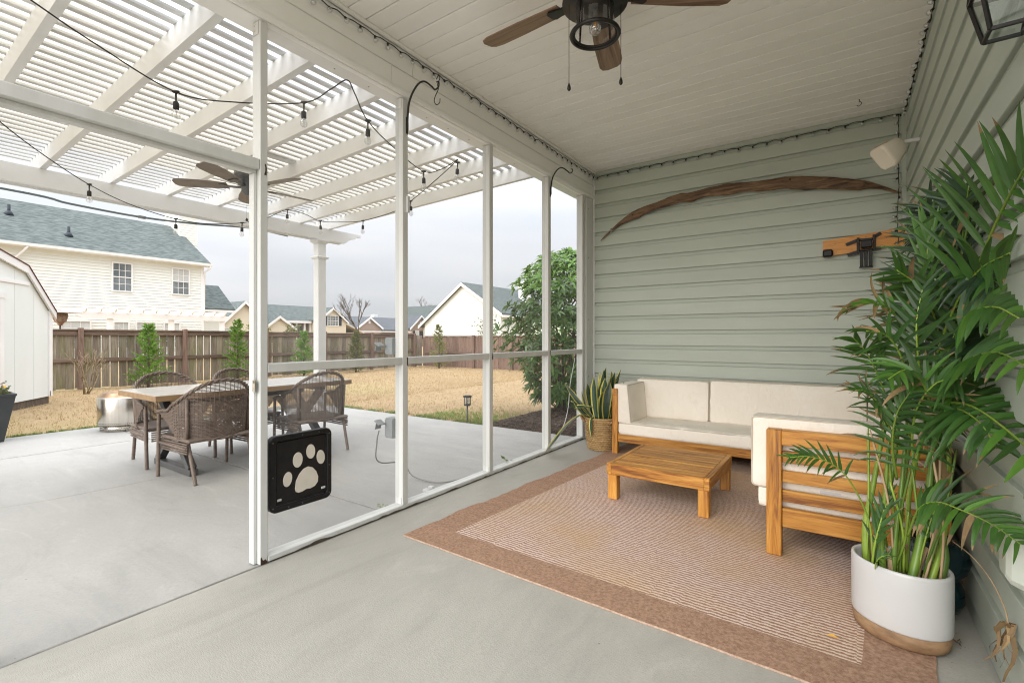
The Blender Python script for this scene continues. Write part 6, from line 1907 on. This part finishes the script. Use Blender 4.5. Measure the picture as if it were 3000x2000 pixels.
# ------------------------------------------------------------------ path light
sl = thing('solar_path_light', 'dark solar lantern path light staked at the lawn edge', 'path light', (-4.28, 5.10, -.03))
C_ = (-4.28, 5.10, 0)
mb = MB(); mb.lathe([(.004, -.05), (.011, .0), (.011, .20)], C_, 10); part('stake', mb, M['grey_metal'], sl)
mb = MB(); mb.lathe([(.02, .20), (.045, .205), (.047, .222), (.015, .228)], C_, 20); part('base_cup', mb, M['rubber'], sl)
mb = MB(); mb.lathe([(.040, .224), (.040, .318)], C_, 20, cap=False); part('glass_shade', mb, M['lamp_glass'], sl)
for k in range(4):
    a = rad(30+90*k); mb = MB(); mb.bar((C_[0]+.043*math.cos(a), C_[1]+.043*math.sin(a), .222), (C_[0]+.043*math.cos(a), C_[1]+.043*math.sin(a), .32), .007, .007); part('cage_bar', mb, M['rubber'], sl)
mb = MB(); mb.lathe([(.050, .319), (.062, .324), (.060, .338), (.045, .345), (.02, .347)], C_, 22); part('solar_cap', mb, M['rubber'], sl)
mb = MB(); mb.lathe([(.006, .225), (.016, .25), (.014, .265), (.002, .275)], C_, 10); part('bulb', mb, M['bulb_glass'], sl)

# little weeds and leaves by the sill, leaf on the rug, crumbs behind the planter
def sprig(name, c_, n, h, label, seed, sz=.03, mat='weed', cat='weed'):
    r_ = random.Random(seed); mb = MB(); c_ = Vector(c_)
    for k in range(n):
        d = Vector((r_.uniform(-1, 1), r_.uniform(-1, 1), r_.uniform(.6, 1.6))).normalized()*h*r_.uniform(.5, 1)
        mb.tube([c_, c_ + d], .0012, 4)
        s_ = d.cross(Vector((r_.uniform(-1, 1), r_.uniform(-1, 1), .3))).normalized()*sz*.4
        e_ = c_ + d; f_ = Vector((d.x*.6, d.y*.6, .004)).normalized()*sz if d.length else Vector((sz, 0, 0))
        mb.add([e_, e_+f_*.5+s_, e_+f_, e_+f_*.5-s_], [(0, 1, 2, 3)])
    solo(name, mb, M[mat], label, cat)
sprig('small_weed', (-2.525, 2.135, .0), 9, .045, 'tiny green weed sprouting at the sill by the second post', 1, .020)
sprig('fallen_leaf_sprig', (-2.52, 3.55, .0), 3, .04, 'broad green leaf poking up beyond the sill near the third post', 2, .06)
sprig('patio_weed', (-7.55, 2.62, -.02), 24, .09, 'green weed growing at the patio edge right of the fire pit', 3, .05)
mb = MB(); c_ = Vector((-0.034, 2.194, 0.011)); mb.add([c_ + Vector((-.022, .006, 0)), c_ + Vector((0, -.006, .005)), c_ + Vector((.022, -.004, .002)), c_ + Vector((.002, .007, .006))], [(0, 1, 2, 3)]); mb.add([c_ + Vector((.022, -.004, .002)), c_ + Vector((.032, -.008, .012)), c_ + Vector((.036, .0, .010)), c_ + Vector((.026, .004, .003))], [(0, 1, 2, 3)], 1)
solo('fallen_leaf', mb, (M['petal_yellow'], M['brown_tip']), 'small yellow fallen leaf lying on the striped rug', 'leaf')
rr = random.Random(3)
for k, (p, lab) in enumerate((((0.354, 2.431, 0.004), 'curled dry brown leaf on the floor beside the white planter'), ((0.492, 2.608, 0.004), 'dry brown leaf scrap against the foot of the house wall'))):
    mb = MB(); c_ = Vector(p)
    for q in range(7):
        d = Vector((rr.uniform(-1, 1), rr.uniform(-1, 1), rr.uniform(0, .5))).normalized()*rr.uniform(.012, .028); s_ = d.cross(Vector((0, 0, 1))).normalized()*.004
        mb.add([c_ - s_, c_ + d*.6 + s_ + Vector((0, 0, .004)), c_ + d, c_ + d*.5 - s_], [(0, 1, 2, 3)])
    solo('dry_leaf_scrap', mb, M['dry_leaf'], lab, 'leaf')

# crumbs, bits of leaf and grit along the sill, the slab joints and under the plant
rl = random.Random(41); mb = MB()
def crumb(x, y, l):
    a = rl.uniform(0, PI); d = Vector((math.cos(a), math.sin(a), 0))*l; s_ = Vector((-math.sin(a), math.cos(a), 0))*l*rl.uniform(.15, .6)
    c_ = Vector((x, y, .0015)); h = Vector((0, 0, l*rl.uniform(.1, .5)))
    mb.add([c_-d, c_-s_+h*.3, c_+d, c_+s_, c_+h], [(0, 1, 4), (1, 2, 4), (2, 3, 4), (3, 0, 4)], rl.randrange(3))
for k in range(260):
    q = rl.random()
    if q < .45: crumb(AX + .004 + abs(rl.gauss(0, .035)), rl.uniform(1.3, 4.9), rl.uniform(.0012, .0045))
    elif q < .65: crumb(XO - .006 - abs(rl.gauss(0, .05)), rl.uniform(1.3, 4.9), rl.uniform(.0015, .006))
    elif q < .78: crumb(JX + rl.gauss(0, .02), rl.uniform(.3, 1.3), rl.uniform(.001, .004))
    elif q < .9: crumb(rl.uniform(-5.5, -2.6), rl.uniform(.6, 4.6), rl.uniform(.0015, .006))
    else: crumb(rl.uniform(-2.2, -.5), rl.uniform(1.0, 1.9), rl.uniform(.0008, .003))
for k in range(60): crumb(rl.uniform(.27, RX-.03), rl.uniform(1.85, 2.7), rl.uniform(.001, .004))
struct('leaf_litter', mb, (M['bark'], M['dry_leaf'], M['joint']), 'stuff')

# ------------------------------------------------------------------ young evergreens along the fence
def evergreen(name, label, loc, H, Rb, mat, seed, n=900, group=None, open_=.0, cat='tree'):
    r_ = random.Random(seed); c_ = Vector(loc)
    t = thing(name, label, cat, loc, group)
    mb = MB(); mb.tube([c_, c_ + Vector((.01, 0, H*.5)), c_ + Vector((0, .01, H*.96))], [.03, .02, .004], 6); part('trunk', mb, M['bark'], t)
    mb = MB()
    n *= 2
    nb = n//14
    for k in range(nb):
        z = H*(.06 + .92*(k+r_.random())/nb)
        rr_ = Rb*(1 - (z/H))**.75*r_.uniform(.35, 1.30) + .03
        a = r_.uniform(0, 2*PI); d = Vector((math.cos(a), math.sin(a), .55)).normalized()
        base = c_ + Vector((0, 0, z-rr_*.3)); L = rr_*1.15
        for q in range(14):
            s_ = .12 + .88*(q/13)**.7
            p = base + d*L*s_
            e_ = (d + Vector((r_.gauss(0, .5), r_.gauss(0, .5), r_.gauss(.1, .4)))).normalized()*r_.uniform(.045, .085)
            w = e_.cross(Vector((r_.gauss(0, 1), r_.gauss(0, 1), r_.gauss(0, 1)))).normalized()*.014
            mb.add([p - w*.4, p + e_*.5 + w, p + e_, p + e_*.5 - w], [(0, 1, 2, 3)])
    part('crown', mb, mat, t, kind='stuff')
    return t
evergreen('arborvitae', 'young feathery green arborvitae left of the patio chairs', (-13.45, 4.40, -.03), 1.50, .36, M['conifer'], 1, 1300)
evergreen('arborvitae', 'young arborvitae at the fence half hidden by the door post', (-13.45, 6.42, -.03), 1.66, .38, M['conifer'], 2, 1300)
evergreen('arborvitae', 'young arborvitae seen just left of the pergola column', (-13.45, 8.35, -.03), 1.36, .38, M['conifer'], 3, 1300)
evergreen('arborvitae', 'yellowish young arborvitae right of the pergola column', (-13.45, 10.24, -.03), 1.38, .38, M['conifer_olive'], 4, 1300)
evergreen('tall_thin_shrub', 'thin olive evergreen in the far fence corner', (-12.55, 13.3, -.03), 1.66, .42, M['conifer_olive'], 5, 1100, cat='shrub')
evergreen('small_seedling', 'tiny evergreen seedling at the back fence left of the third post', (-9.0, 13.75, -.03), .50, .12, M['conifer_olive'], 6, 160, cat='shrub')
evergreen('small_seedling', 'tiny evergreen seedling at the back fence right of the third post', (-7.75, 13.75, -.03), .48, .11, M['conifer_olive'], 7, 160, cat='shrub')

# shrubs beyond the back fence
def bush(label, c_, rx, ry, h, mat, seed, n=900, name='round_bush', sz=.10):
    r_ = random.Random(seed); c_ = Vector(c_); t = thing(name, label, 'shrub', c_)
    def f(r):
        a = r.uniform(0, 2*PI); u = r.random()
        q = r.random()**.45
        l = 1 + .25*mnoise.noise(Vector((math.cos(a)*2, math.sin(a)*2, u*3+seed)))
        el = u*PI/2
        return (c_.x + rx*q*l*math.cos(a)*math.cos(el*.85), c_.y + ry*q*l*math.sin(a)*math.cos(el*.85), c_.z + .1 + h*l*q*math.sin(el))
    part('crown', leaf_cloud(n, f, sz, seed), mat, t, kind='stuff')
    mb = MB()
    for k in range(4): mb.tube([c_ + Vector((.05*k-.1, 0, 0)), c_ + Vector((.2*k-.3, .1, h*.6))], [.03, .012], 5)
    part('stem', mb, M['bark'], t)
bush('olive green bush showing over the back fence below the white gable', (-12.6, 16.4, 0), .75, .6, 1.95, M['conifer_olive'], 1, 1500)
bush('fresh green bush over the back fence left of the third post', (-11.4, 18.3, 0), .7, .6, 1.75, M['conifer'], 2, 1200)
bush('low spreading bush over the back fence under the white house wall', (-10.2, 18.6, 0), .9, .6, 1.65, M['conifer'], 3, 1400)
bush('dark bush beyond the fence at the corner of the white gabled house', (-10.4, 24.0, 0), 1.2, 1.0, 2.9, M['conifer'], 4, 1800, sz=.14)
bush('round olive bush in front of the beige house porch', (-37.0, 19.2, 0), 1.1, 1.2, 2.3, M['conifer_olive'], 5, 900, sz=.22)
bush('small rounded bush right of the olive one by the beige house', (-36.0, 21.4, 0), .9, .9, 1.95, M['conifer_olive'], 6, 700, sz=.2)

# leafless saplings
def branchy(mb, p, d, L, r, depth, r_, spread=.55, up=.25):
    q = p + d*L
    m_ = p.lerp(q, .5) + Vector((r_.gauss(0, .04*L), r_.gauss(0, .04*L), r_.gauss(0, .03*L)))
    mb.tube([p, m_, q], [r, r*.85, r*.65], 5 if r > .01 else 4)
    if depth == 0: return
    for k in range(r_.choice([2, 3, 3])):
        e_ = (d + Vector((r_.gauss(0, spread), r_.gauss(0, spread), r_.gauss(up, spread*.6)))).normalized()
        branchy(mb, p.lerp(q, r_.uniform(.55, 1)), e_, L*r_.uniform(.55, .85), r*.62, depth-1, r_, spread, up)
bs = thing('bare_sapling', 'leafless multi-stemmed shrub with a pink ribbon by the shed', 'shrub', (-12.9, 3.12, -.03))
rs2 = random.Random(23)
for k in range(5):
    mb = MB(); branchy(mb, Vector((-12.9 + rs2.uniform(-.05, .05), 3.12 + rs2.uniform(-.06, .06), -.03)), Vector((rs2.uniform(-.2, .2), -.25 + .16*k, 1)).normalized(), .42, .014, 3, rs2, .42, .35); part('stem', mb, M['twig'], bs)
mb = MB(); a_ = Vector((-12.75, 3.12, .78))
mb.grid([[a_ + Vector((.02*i, -.03*i, -.03*i + .01*math.sin(i))) + Vector((0, .02, .03))*s_ for s_ in (-1, 1)] for i in range(5)])
solo('pink_ribbon', mb, M['ribbon'], 'pink marking ribbon tied to the leafless shrub', 'ribbon')
bt = thing('bare_tree', 'leafless spreading tree between the houses beyond the fence', 'tree', (-33.3, 25.6, 0))
rs3 = random.Random(5); mb = MB(); branchy(mb, Vector((-33.3, 25.6, 0)), Vector((0, 0, 1)), 1.7, .10, 6, rs3, .40, .45); part('trunk', mb, M['bark'], bt)
bt2 = thing('bare_tree', 'far leafless tree beyond the roofs left of the white gable', 'tree', (-52, 53, 0))
mb = MB(); branchy(mb, Vector((-52, 53, 0)), Vector((0, 0, 1)), 2.4, .14, 6, random.Random(9), .42, .4); part('trunk', mb, M['bark'], bt2)

# lantern head on a pole beyond the fence
bh = thing('pole_lantern', 'rusty lantern head on a pole showing above the fence by the shed', 'lantern', (-16, 3.4, 0))
mb = MB(); mb.tube([(-16, 3.4, 0), (-16, 3.4, 1.44)], .02, 7); part('pole', mb, M['bark'], bh)
mb = MB(); mb.lathe([(.04, 1.44), (.07, 1.50), (.12, 1.54), (.15, 1.66), (.15, 1.74), (.05, 1.75)], (-16, 3.4, 0), 8, smooth=False); part('head', mb, plain('rusty_tin', (.20, .10, .06), (.36, .30, .24), 14, rough=.7), bh)
mb = MB(); mb.lathe([(.45, 1.752), (.40, 1.758), (.05, 1.775)], (-16, 3.4, 0), 16); part('lid', mb, M['house_trim'], bh)

# ------------------------------------------------------------------ houses beyond the fence
def window(parent, c_, a, n_, w, h, cols=3, rows=2, dark=True, blind=.45, shutters=False, name='window'):
    """double-hung window centred at c_, width along a, facing n_"""
    c_ = Vector(c_); a = Vector(a); n_ = Vector(n_); Z = Vector((0, 0, 1))
    mb = MB(); t = .06
    for s_ in (-1, 1):
        mb.obox(c_ + a*s_*(w/2+t*.5) + n_*.03, a*t*.5, n_*.035, Z*(h/2+t))
        mb.obox(c_ + Z*s_*(h/2+t*.5) + n_*.03, a*(w/2), n_*.035, Z*t*.5)
    f = part(name, mb, M['house_trim'], parent)
    mb = MB(); mb.obox(c_ + n_*.008 - Z*h*.25, a*w/2, n_*.004, Z*h*.248); part('pane', mb, M['win_dark'], f)
    mb = MB(); mb.obox(c_ + n_*.012 + Z*h*.25, a*w/2, n_*.004, Z*h*.248); part('pane', mb, M['win_blind' if blind > .3 else 'win_dark'], f)
    mb = MB(); mb.obox(c_ + n_*.035, a*w/2, n_*.02, Z*.022); part('sash_rail', mb, M['house_trim'], f)
    mb = MB()
    for k in range(1, cols): mb.obox(c_ + a*(k/cols-.5)*w + n_*.022, a*.010, n_*.008, Z*h/2)
    for s_ in (-1, 1): mb.obox(c_ + Z*s_*h*.25 + n_*.0215, a*w/2, n_*.007, Z*.010)
    part('muntin', mb, M['house_trim'], f)
    if shutters:
        for s_ in (-1, 1):
            mb = MB(); mb.obox(c_ + a*s_*(w/2+t+.19) + n_*.03, a*.17, n_*.02, Z*(h/2)); part('shutter', mb, M['shutter'], f)

# two-storey cream house on the left
h1 = thing('cream_house', 'large cream two storey house with grey shingle roof behind the fence', 'house', (-32, 3, 0))
HX, HY0, HY1, HE = -29.3, -14.0, 12.15, 5.28
z = .0; r1 = random.Random(1)
while z < HE - .16:
    mb = MB(); mb.prism([(0, 0), (.034, 0), (.004, .142), (0, .142)], (HX, HY0, z), (1, 0, 0), (0, 0, 1), (0, HY1-HY0, 0)); part('siding_board', mb, M['house_white'], h1)
    z += .142
mb = MB(); mb.box(-38.2, HX-.002, HY0, HY1-.002, 0, HE-.02)
mb.prism([(-38.2, HE-.02), (HX-.002, HE-.02), (-33.75, 7.75)], (0, HY0, 0), (1, 0, 0), (0, 0, 1), (0, HY1-HY0-.002, 0)); part('wall', mb, M['house_white'], h1)
ridge = (-33.75, 7.92)
for (xa, za) in ((HX+.35, HE-.10), (-38.55, HE-.10)):
    mb = MB(); dx = ridge[0]-xa; dz = ridge[1]-za
    mb.prism([(xa, za), (ridge[0], ridge[1]), (ridge[0], ridge[1]-.12), (xa, za-.10)], (0, HY0-.3, 0), (1, 0, 0), (0, 0, 1), (0, HY1-HY0+.6, 0)); part('roof', mb, M['shingle'], h1)
mb = MB(); mb.prism([(HX+.351, HE-.22), (HX+.47, HE-.20), (HX+.48, HE-.08), (HX+.351, HE-.08)], (0, HY0-.3, 0), (1, 0, 0), (0, 0, 1), (0, HY1-HY0+.55, 0)); part('gutter', mb, M['house_trim'], h1)
mb = MB(); mb.box(HX, HX+.35, HY0, HY1+.25, HE-.235, HE-.215); part('soffit', mb, M['house_trim'], h1)
mb = MB(); mb.bbox(HX+.021, HX+.04, HY1-.12, HY1+.02, 0, HE-.24, .004); part('corner_trim', mb, M['house_trim'], h1)
mb = MB(); mb.tube([(HX+.42, HY1+.2, HE-.2), (HX+.36, HY1+.16, HE-.35), (HX+.08, HY1+.02, HE-.55), (HX+.07, HY1, 2.2), (HX+.2, HY1+.1, 2.0)], .05, 6); part('downspout', mb, M['house_trim'], h1)
mb = MB(); mb.tube([(HX+.42, 5.1, HE-.2), (HX+.3, 5.0, HE-.4), (HX+.07, 4.75, HE-.75), (HX+.07, 4.75, .2)], .05, 6); part('downspout', mb, M['house_trim'], h1)
mb = MB(); mb.bbox(-34.6, -32.4, HY1+.001, HY1+.95, 0, 8.75, .03); mb.bbox(-34.7, -32.3, HY1+.0015, HY1+1.05, 8.75, 8.9, .03); ch = part('chimney', mb, M['house_white'], h1)
z = 5.0
while z < 8.7:
    mb = MB(); mb.prism([(0, 0), (.02, 0), (.004, .142), (0, .142)], (-32.3995, HY1, z), (1, 0, 0), (0, 0, 1), (0, .95, 0)); part('siding_board', mb, M['house_white'], ch); z += .142
# lower wing at the right
mb = MB(); mb.box(-36.4, -32.9, HY1+.96, 14.9, 0, 2.75); part('wing_wall', mb, M['house_white'], h1)
mb = MB(); mb.prism([(-32.4, 2.95), (-34.7, 4.6), (-37.0, 2.95), (-37.0, 2.8), (-34.7, 4.45), (-32.4, 2.8)], (0, HY1+1.06, 0), (1, 0, 0), (0, 0, 1), (0, 2.1, 0)); part('wing_roof', mb, M['shingle'], h1)
mb = MB(); mb.box(-32.5, -32.38, HY1+1.06, 15.3, 2.72, 2.86); part('wing_gutter', mb, M['house_trim'], h1)
for (yc, zc, w, h, bl) in ((8.49, 4.10, .72, 1.32, .2), (11.03, 4.12, .74, 1.32, .6)):
    window(h1, (HX+.022, yc, zc), (0, 1, 0), (1, 0, 0), w, h, 3, 2, blind=bl)
for (yc, w) in ((6.75, 1.0), (8.45, .55), (9.48, .78), (10.62, .66)):
    window(h1, (HX+.022, yc, 1.25), (0, 1, 0), (1, 0, 0), w, 1.25, 3, 2, blind=.6)
for (py_, xo, hh) in ((5.0, -31.9, .45), (6.75, -30.35, .42)):
    zr = HE-.10 + (HX+.35-xo)*(ridge[1]-HE+.10)/(HX+.35-ridge[0])
    mb = MB(); mb.tube([(xo, py_, zr-.1), (xo, py_, zr+hh)], .06, 8); mb.lathe([(.2, zr-.08), (.12, zr+.10), (.07, zr+.16)], (xo, py_, 0), 8); part('vent_pipe', mb, M['shutter'], h1)
# neighbour's white garden pergola
np_ = thing('white_garden_pergola', 'neighbouring white garden pergola against the cream house', 'pergola', (-26, 8.5, 0))
for xb in (-24.9, -25.05):
    mb = MB(); mb.prism([(5.7, 2.16), (11.45, 2.16), (11.45, 2.06), (11.2, 1.92), (5.95, 1.92), (5.7, 2.06)], (xb, 0, 0), (0, 1, 0), (0, 0, 1), (.05, 0, 0)); part('beam', mb, M['house_trim'], np_)
for k in range(12):
    y = 5.95 + k*.47; mb = MB(); mb.prism([(-24.6, 2.17), (-28.8, 2.17), (-28.8, 2.33), (-24.5, 2.33), (-24.5, 2.28)], (0, y, 0), (1, 0, 0), (0, 0, 1), (0, .06, 0)); part('rafter', mb, M['house_trim'], np_)
for y in (6.85, 9.05, 11.2):
    mb = MB(); mb.bbox(-25.1, -24.92, y-.09, y+.09, 0, 2.16, .01); mb.bbox(-25.14, -24.88, y-.13, y+.13, 2.0, 2.06, .01); part('post', mb, M['house_trim'], np_)

def gable_x(parent, xf, xb, y0, y1, ze0, ze1, ya, za, wall, roof, ov=.25, lap=True):
    """gabled block whose gable faces +X (towards the yard); ridge runs along X"""
    mb = MB(); mb.prism([(y0, 0), (y1, 0), (y1, ze1), (ya, za), (y0, ze0)], (xb, 0, 0), (0, 1, 0), (0, 0, 1), (xf-xb, 0, 0)); part('wall', mb, wall, parent)
    for (ye, ze, s_) in ((y0, ze0, -1), (y1, ze1, 1)):
        k = (za-ze)/abs(ya-ye); yo = ye + s_*ov; zo = ze - ov*k
        mb = MB(); mb.prism([(ya, za+.02), (yo, zo+.02), (yo, zo+.16), (ya, za+.16)][::s_], (xb, 0, 0), (0, 1, 0), (0, 0, 1), (xf-xb+ov, 0, 0)); part('roof', mb, roof, parent)
        mb = MB(); mb.prism([(ya, za-.10), (yo, zo-.10), (yo, zo+.14), (ya, za+.14)][::s_], (xf+ov+.001, 0, 0), (0, 1, 0), (0, 0, 1), (.05, 0, 0)); part('rake_trim', mb, M['house_trim'], parent)

# beige single-storey house
h2 = thing('beige_house', 'low beige house with long grey roof and columned porch', 'house', (-46, 25, 0))
gable_x(h2, -43.0, -52, 18.9, 23.3, 1.95, 2.0, 21.08, 4.15, M['house_beige'], M['shingle'])
mb = MB(); mb.box(-52, -44.3, 21.5, 31.5, 0, 2.75); part('wall', mb, M['house_tan'], h2)
mb = MB(); mb.prism([(-43.2, 2.72), (-47.2, 4.42), (-52, 2.5), (-52, 2.4), (-47.2, 4.28), (-43.2, 2.58)], (0, 21.2, 0), (1, 0, 0), (0, 0, 1), (0, 10.3, 0)); part('roof', mb, M['shingle'], h2)
mb = MB(); mb.box(-43.24, -43.1, 21.2, 27.6, 2.50, 2.72); part('gutter', mb, M['house_trim'], h2)
gable_x(h2, -42.2, -46, 22.5, 25.1, 2.0, 2.0, 23.75, 2.95, M['house_beige'], M['shingle'], .2)
gable_x(h2, -42.0, -47, 27.7, 30.75, 2.85, 2.72, 29.16, 3.98, M['house_beige'], M['shingle'], .2)
for y in (25.3, 26.15, 27.0, 27.6):
    mb = MB(); mb.bbox(-43.5, -43.32, y-.09, y+.09, 0, 2.55, .01); part('column', mb, M['house_trim'], h2)
window(h2, (-41.998, 29.2, 2.78), (0, 1, 0), (1, 0, 0), 1.15, .95, 4, 2, blind=.2, shutters=True)
window(h2, (-42.998, 19.7, 1.35), (0, 1, 0), (1, 0, 0), .8, 1.1, 3, 2, blind=.6)
window(h2, (-44.298, 25.7, 1.7), (0, 1, 0), (1, 0, 0), .7, 1.3, 3, 2, blind=.2)
window(h2, (-44.298, 26.9, 1.7), (0, 1, 0), (1, 0, 0), .7, 1.3, 3, 2, blind=.2)
mb = MB(); mb.prism([(30.76, 2.75), (33.4, 1.6), (33.4, 1.5), (30.76, 2.62)], (-47, 0, 0), (0, 1, 0), (0, 0, 1), (4.6, 0, 0)); mb.box(-47, -42.6, 30.8, 33.0, 0, 1.6); part('side_wing', mb, M['house_beige'], h2)

# tan house in the middle distance
h3 = thing('tan_house', 'tan house with two small front gables and grey roof far beyond the yard', 'house', (-50, 40, 0))
mb = MB(); mb.box(-56, -47.5, 31.5, 46.5, 0, 2.3); part('wall', mb, M['house_tan'], h3)
mb = MB(); mb.prism([(-46.5, 2.05), (-50.5, 3.75), (-56.5, 2.0), (-56.5, 1.9), (-50.5, 3.62), (-46.5, 1.92)], (0, 31, 0), (1, 0, 0), (0, 0, 1), (0, 15.8, 0)); part('roof', mb, M['shingle_dark'], h3)
gable_x(h3, -46.0, -49, 35.2, 38.6, 2.25, 2.25, 36.9, 3.40, M['house_tan'], M['shingle_dark'], .2)
gable_x(h3, -45.6, -49, 43.0, 46.9, 2.3, 2.3, 44.85, 3.85, M['house_tan'], M['shingle_dark'], .2)
for y in (44.2, 45.6): window(h3, (-45.598, y, 1.45), (0, 1, 0), (1, 0, 0), .55, 1.0, 2, 2, blind=.6, shutters=True)
for y, xx in ((36.9, -45.998), (44.85, -45.598)):
    mb = MB(); mb.prism([(y-.14, 2.75), (y+.14, 2.75), (y+.14, 3.05), (y, 3.2), (y-.14, 3.05)], (xx, 0, 0), (0, 1, 0), (0, 0, 1), (.04, 0, 0)); part('gable_vent', mb, M['house_trim'], h3)
mb = MB(); mb.box(-45.4, -44.8, 33.5, 42.5, 1.72, 1.86); part('porch_fascia', mb, M['house_trim'], h3)
h5 = thing('small_gable_house', 'distant beige gable peeking out left of the big white gable', 'house', (-45, 46, 0))
gable_x(h5, -42.2, -52, 45.3, 50.5, 2.8, 2.8, 47.6, 5.3, M['house_beige'], M['shingle'], .3)
mb = MB(); mb.bbox(-51.6, -51.0, 41.6, 42.3, 0, 4.15, .03); c9 = solo('distant_chimney', mb, M['house_trim'], 'white chimney top above the tan house roof', 'chimney')

# big white gable at the right
h4 = thing('white_gable_house', 'tall white gabled house with green grey roof beyond the back fence', 'house', (-32, 42, 0))
GY = 38.0
mb = MB(); mb.prism([(-38.0, 0), (-27.6, 0), (-27.6, 3.55), (-32.4, 6.62), (-38.0, 2.65)], (0, GY, 0), (1, 0, 0), (0, 0, 1), (0, 13, 0)); part('wall', mb, M['house_white'], h4)
z = .9
def gx(z):
    xl = -38.0 if z < 2.65 else -38.0 + (z-2.65)*5.6/3.97
    xr = -27.6 if z < 3.55 else -27.6 - (z-3.55)*4.8/3.07
    return xl, xr
while z < 6.35:
    xl, xr = gx(z+.2); 
    mb = MB(); mb.prism([(0, 0), (.03, 0), (.005, .198), (0, .198)], (xl+.02, GY-.002, z), (0, -1, 0), (0, 0, 1), (xr-xl-.04, 0, 0)); part('siding_board', mb, M['house_white'], h4); z += .2
for (xe, ze) in ((-38.6, 2.22), (-27.2, 3.29)):
    s_ = 1 if xe > -32 else -1
    mb = MB(); mb.prism([(-32.4, 6.65), (xe, ze+.03), (xe, ze+.21), (-32.4, 6.83)][::s_], (0, GY+13, 0), (1, 0, 0), (0, 0, 1), (0, -13.4, 0)); part('roof', mb, M['shingle'], h4)
    mb = MB(); mb.prism([(-32.4, 6.45), (xe, ze-.15), (xe, ze+.15), (-32.4, 6.77)][::s_], (0, GY-.401, 0), (1, 0, 0), (0, 0, 1), (0, -.06, 0)); part('rake_trim', mb, M['house_trim'], h4)
mb = MB(); mb.box(-27.25, -27.05, GY-.4, GY+13, 3.1, 3.3); part('gutter', mb, M['house_trim'], h4)
mb = MB(); mb.bbox(-30.6, -29.6, GY+7.5, GY+8.6, 3, 7.4, .04); part('chimney', mb, M['house_trim'], h4)
mb = MB(); mb.box(-27.58, -22, GY+3.5, GY+13, 0, 2.7); part('side_wing', mb, M['house_white'], h4)
mb = MB(); mb.prism([(-27.3, 3.6), (-21.6, 2.55), (-21.6, 2.7), (-27.3, 3.75)], (0, GY+3.1, 0), (1, 0, 0), (0, 0, 1), (0, 10, 0)); part('wing_roof', mb, M['shingle_dark'], h4)
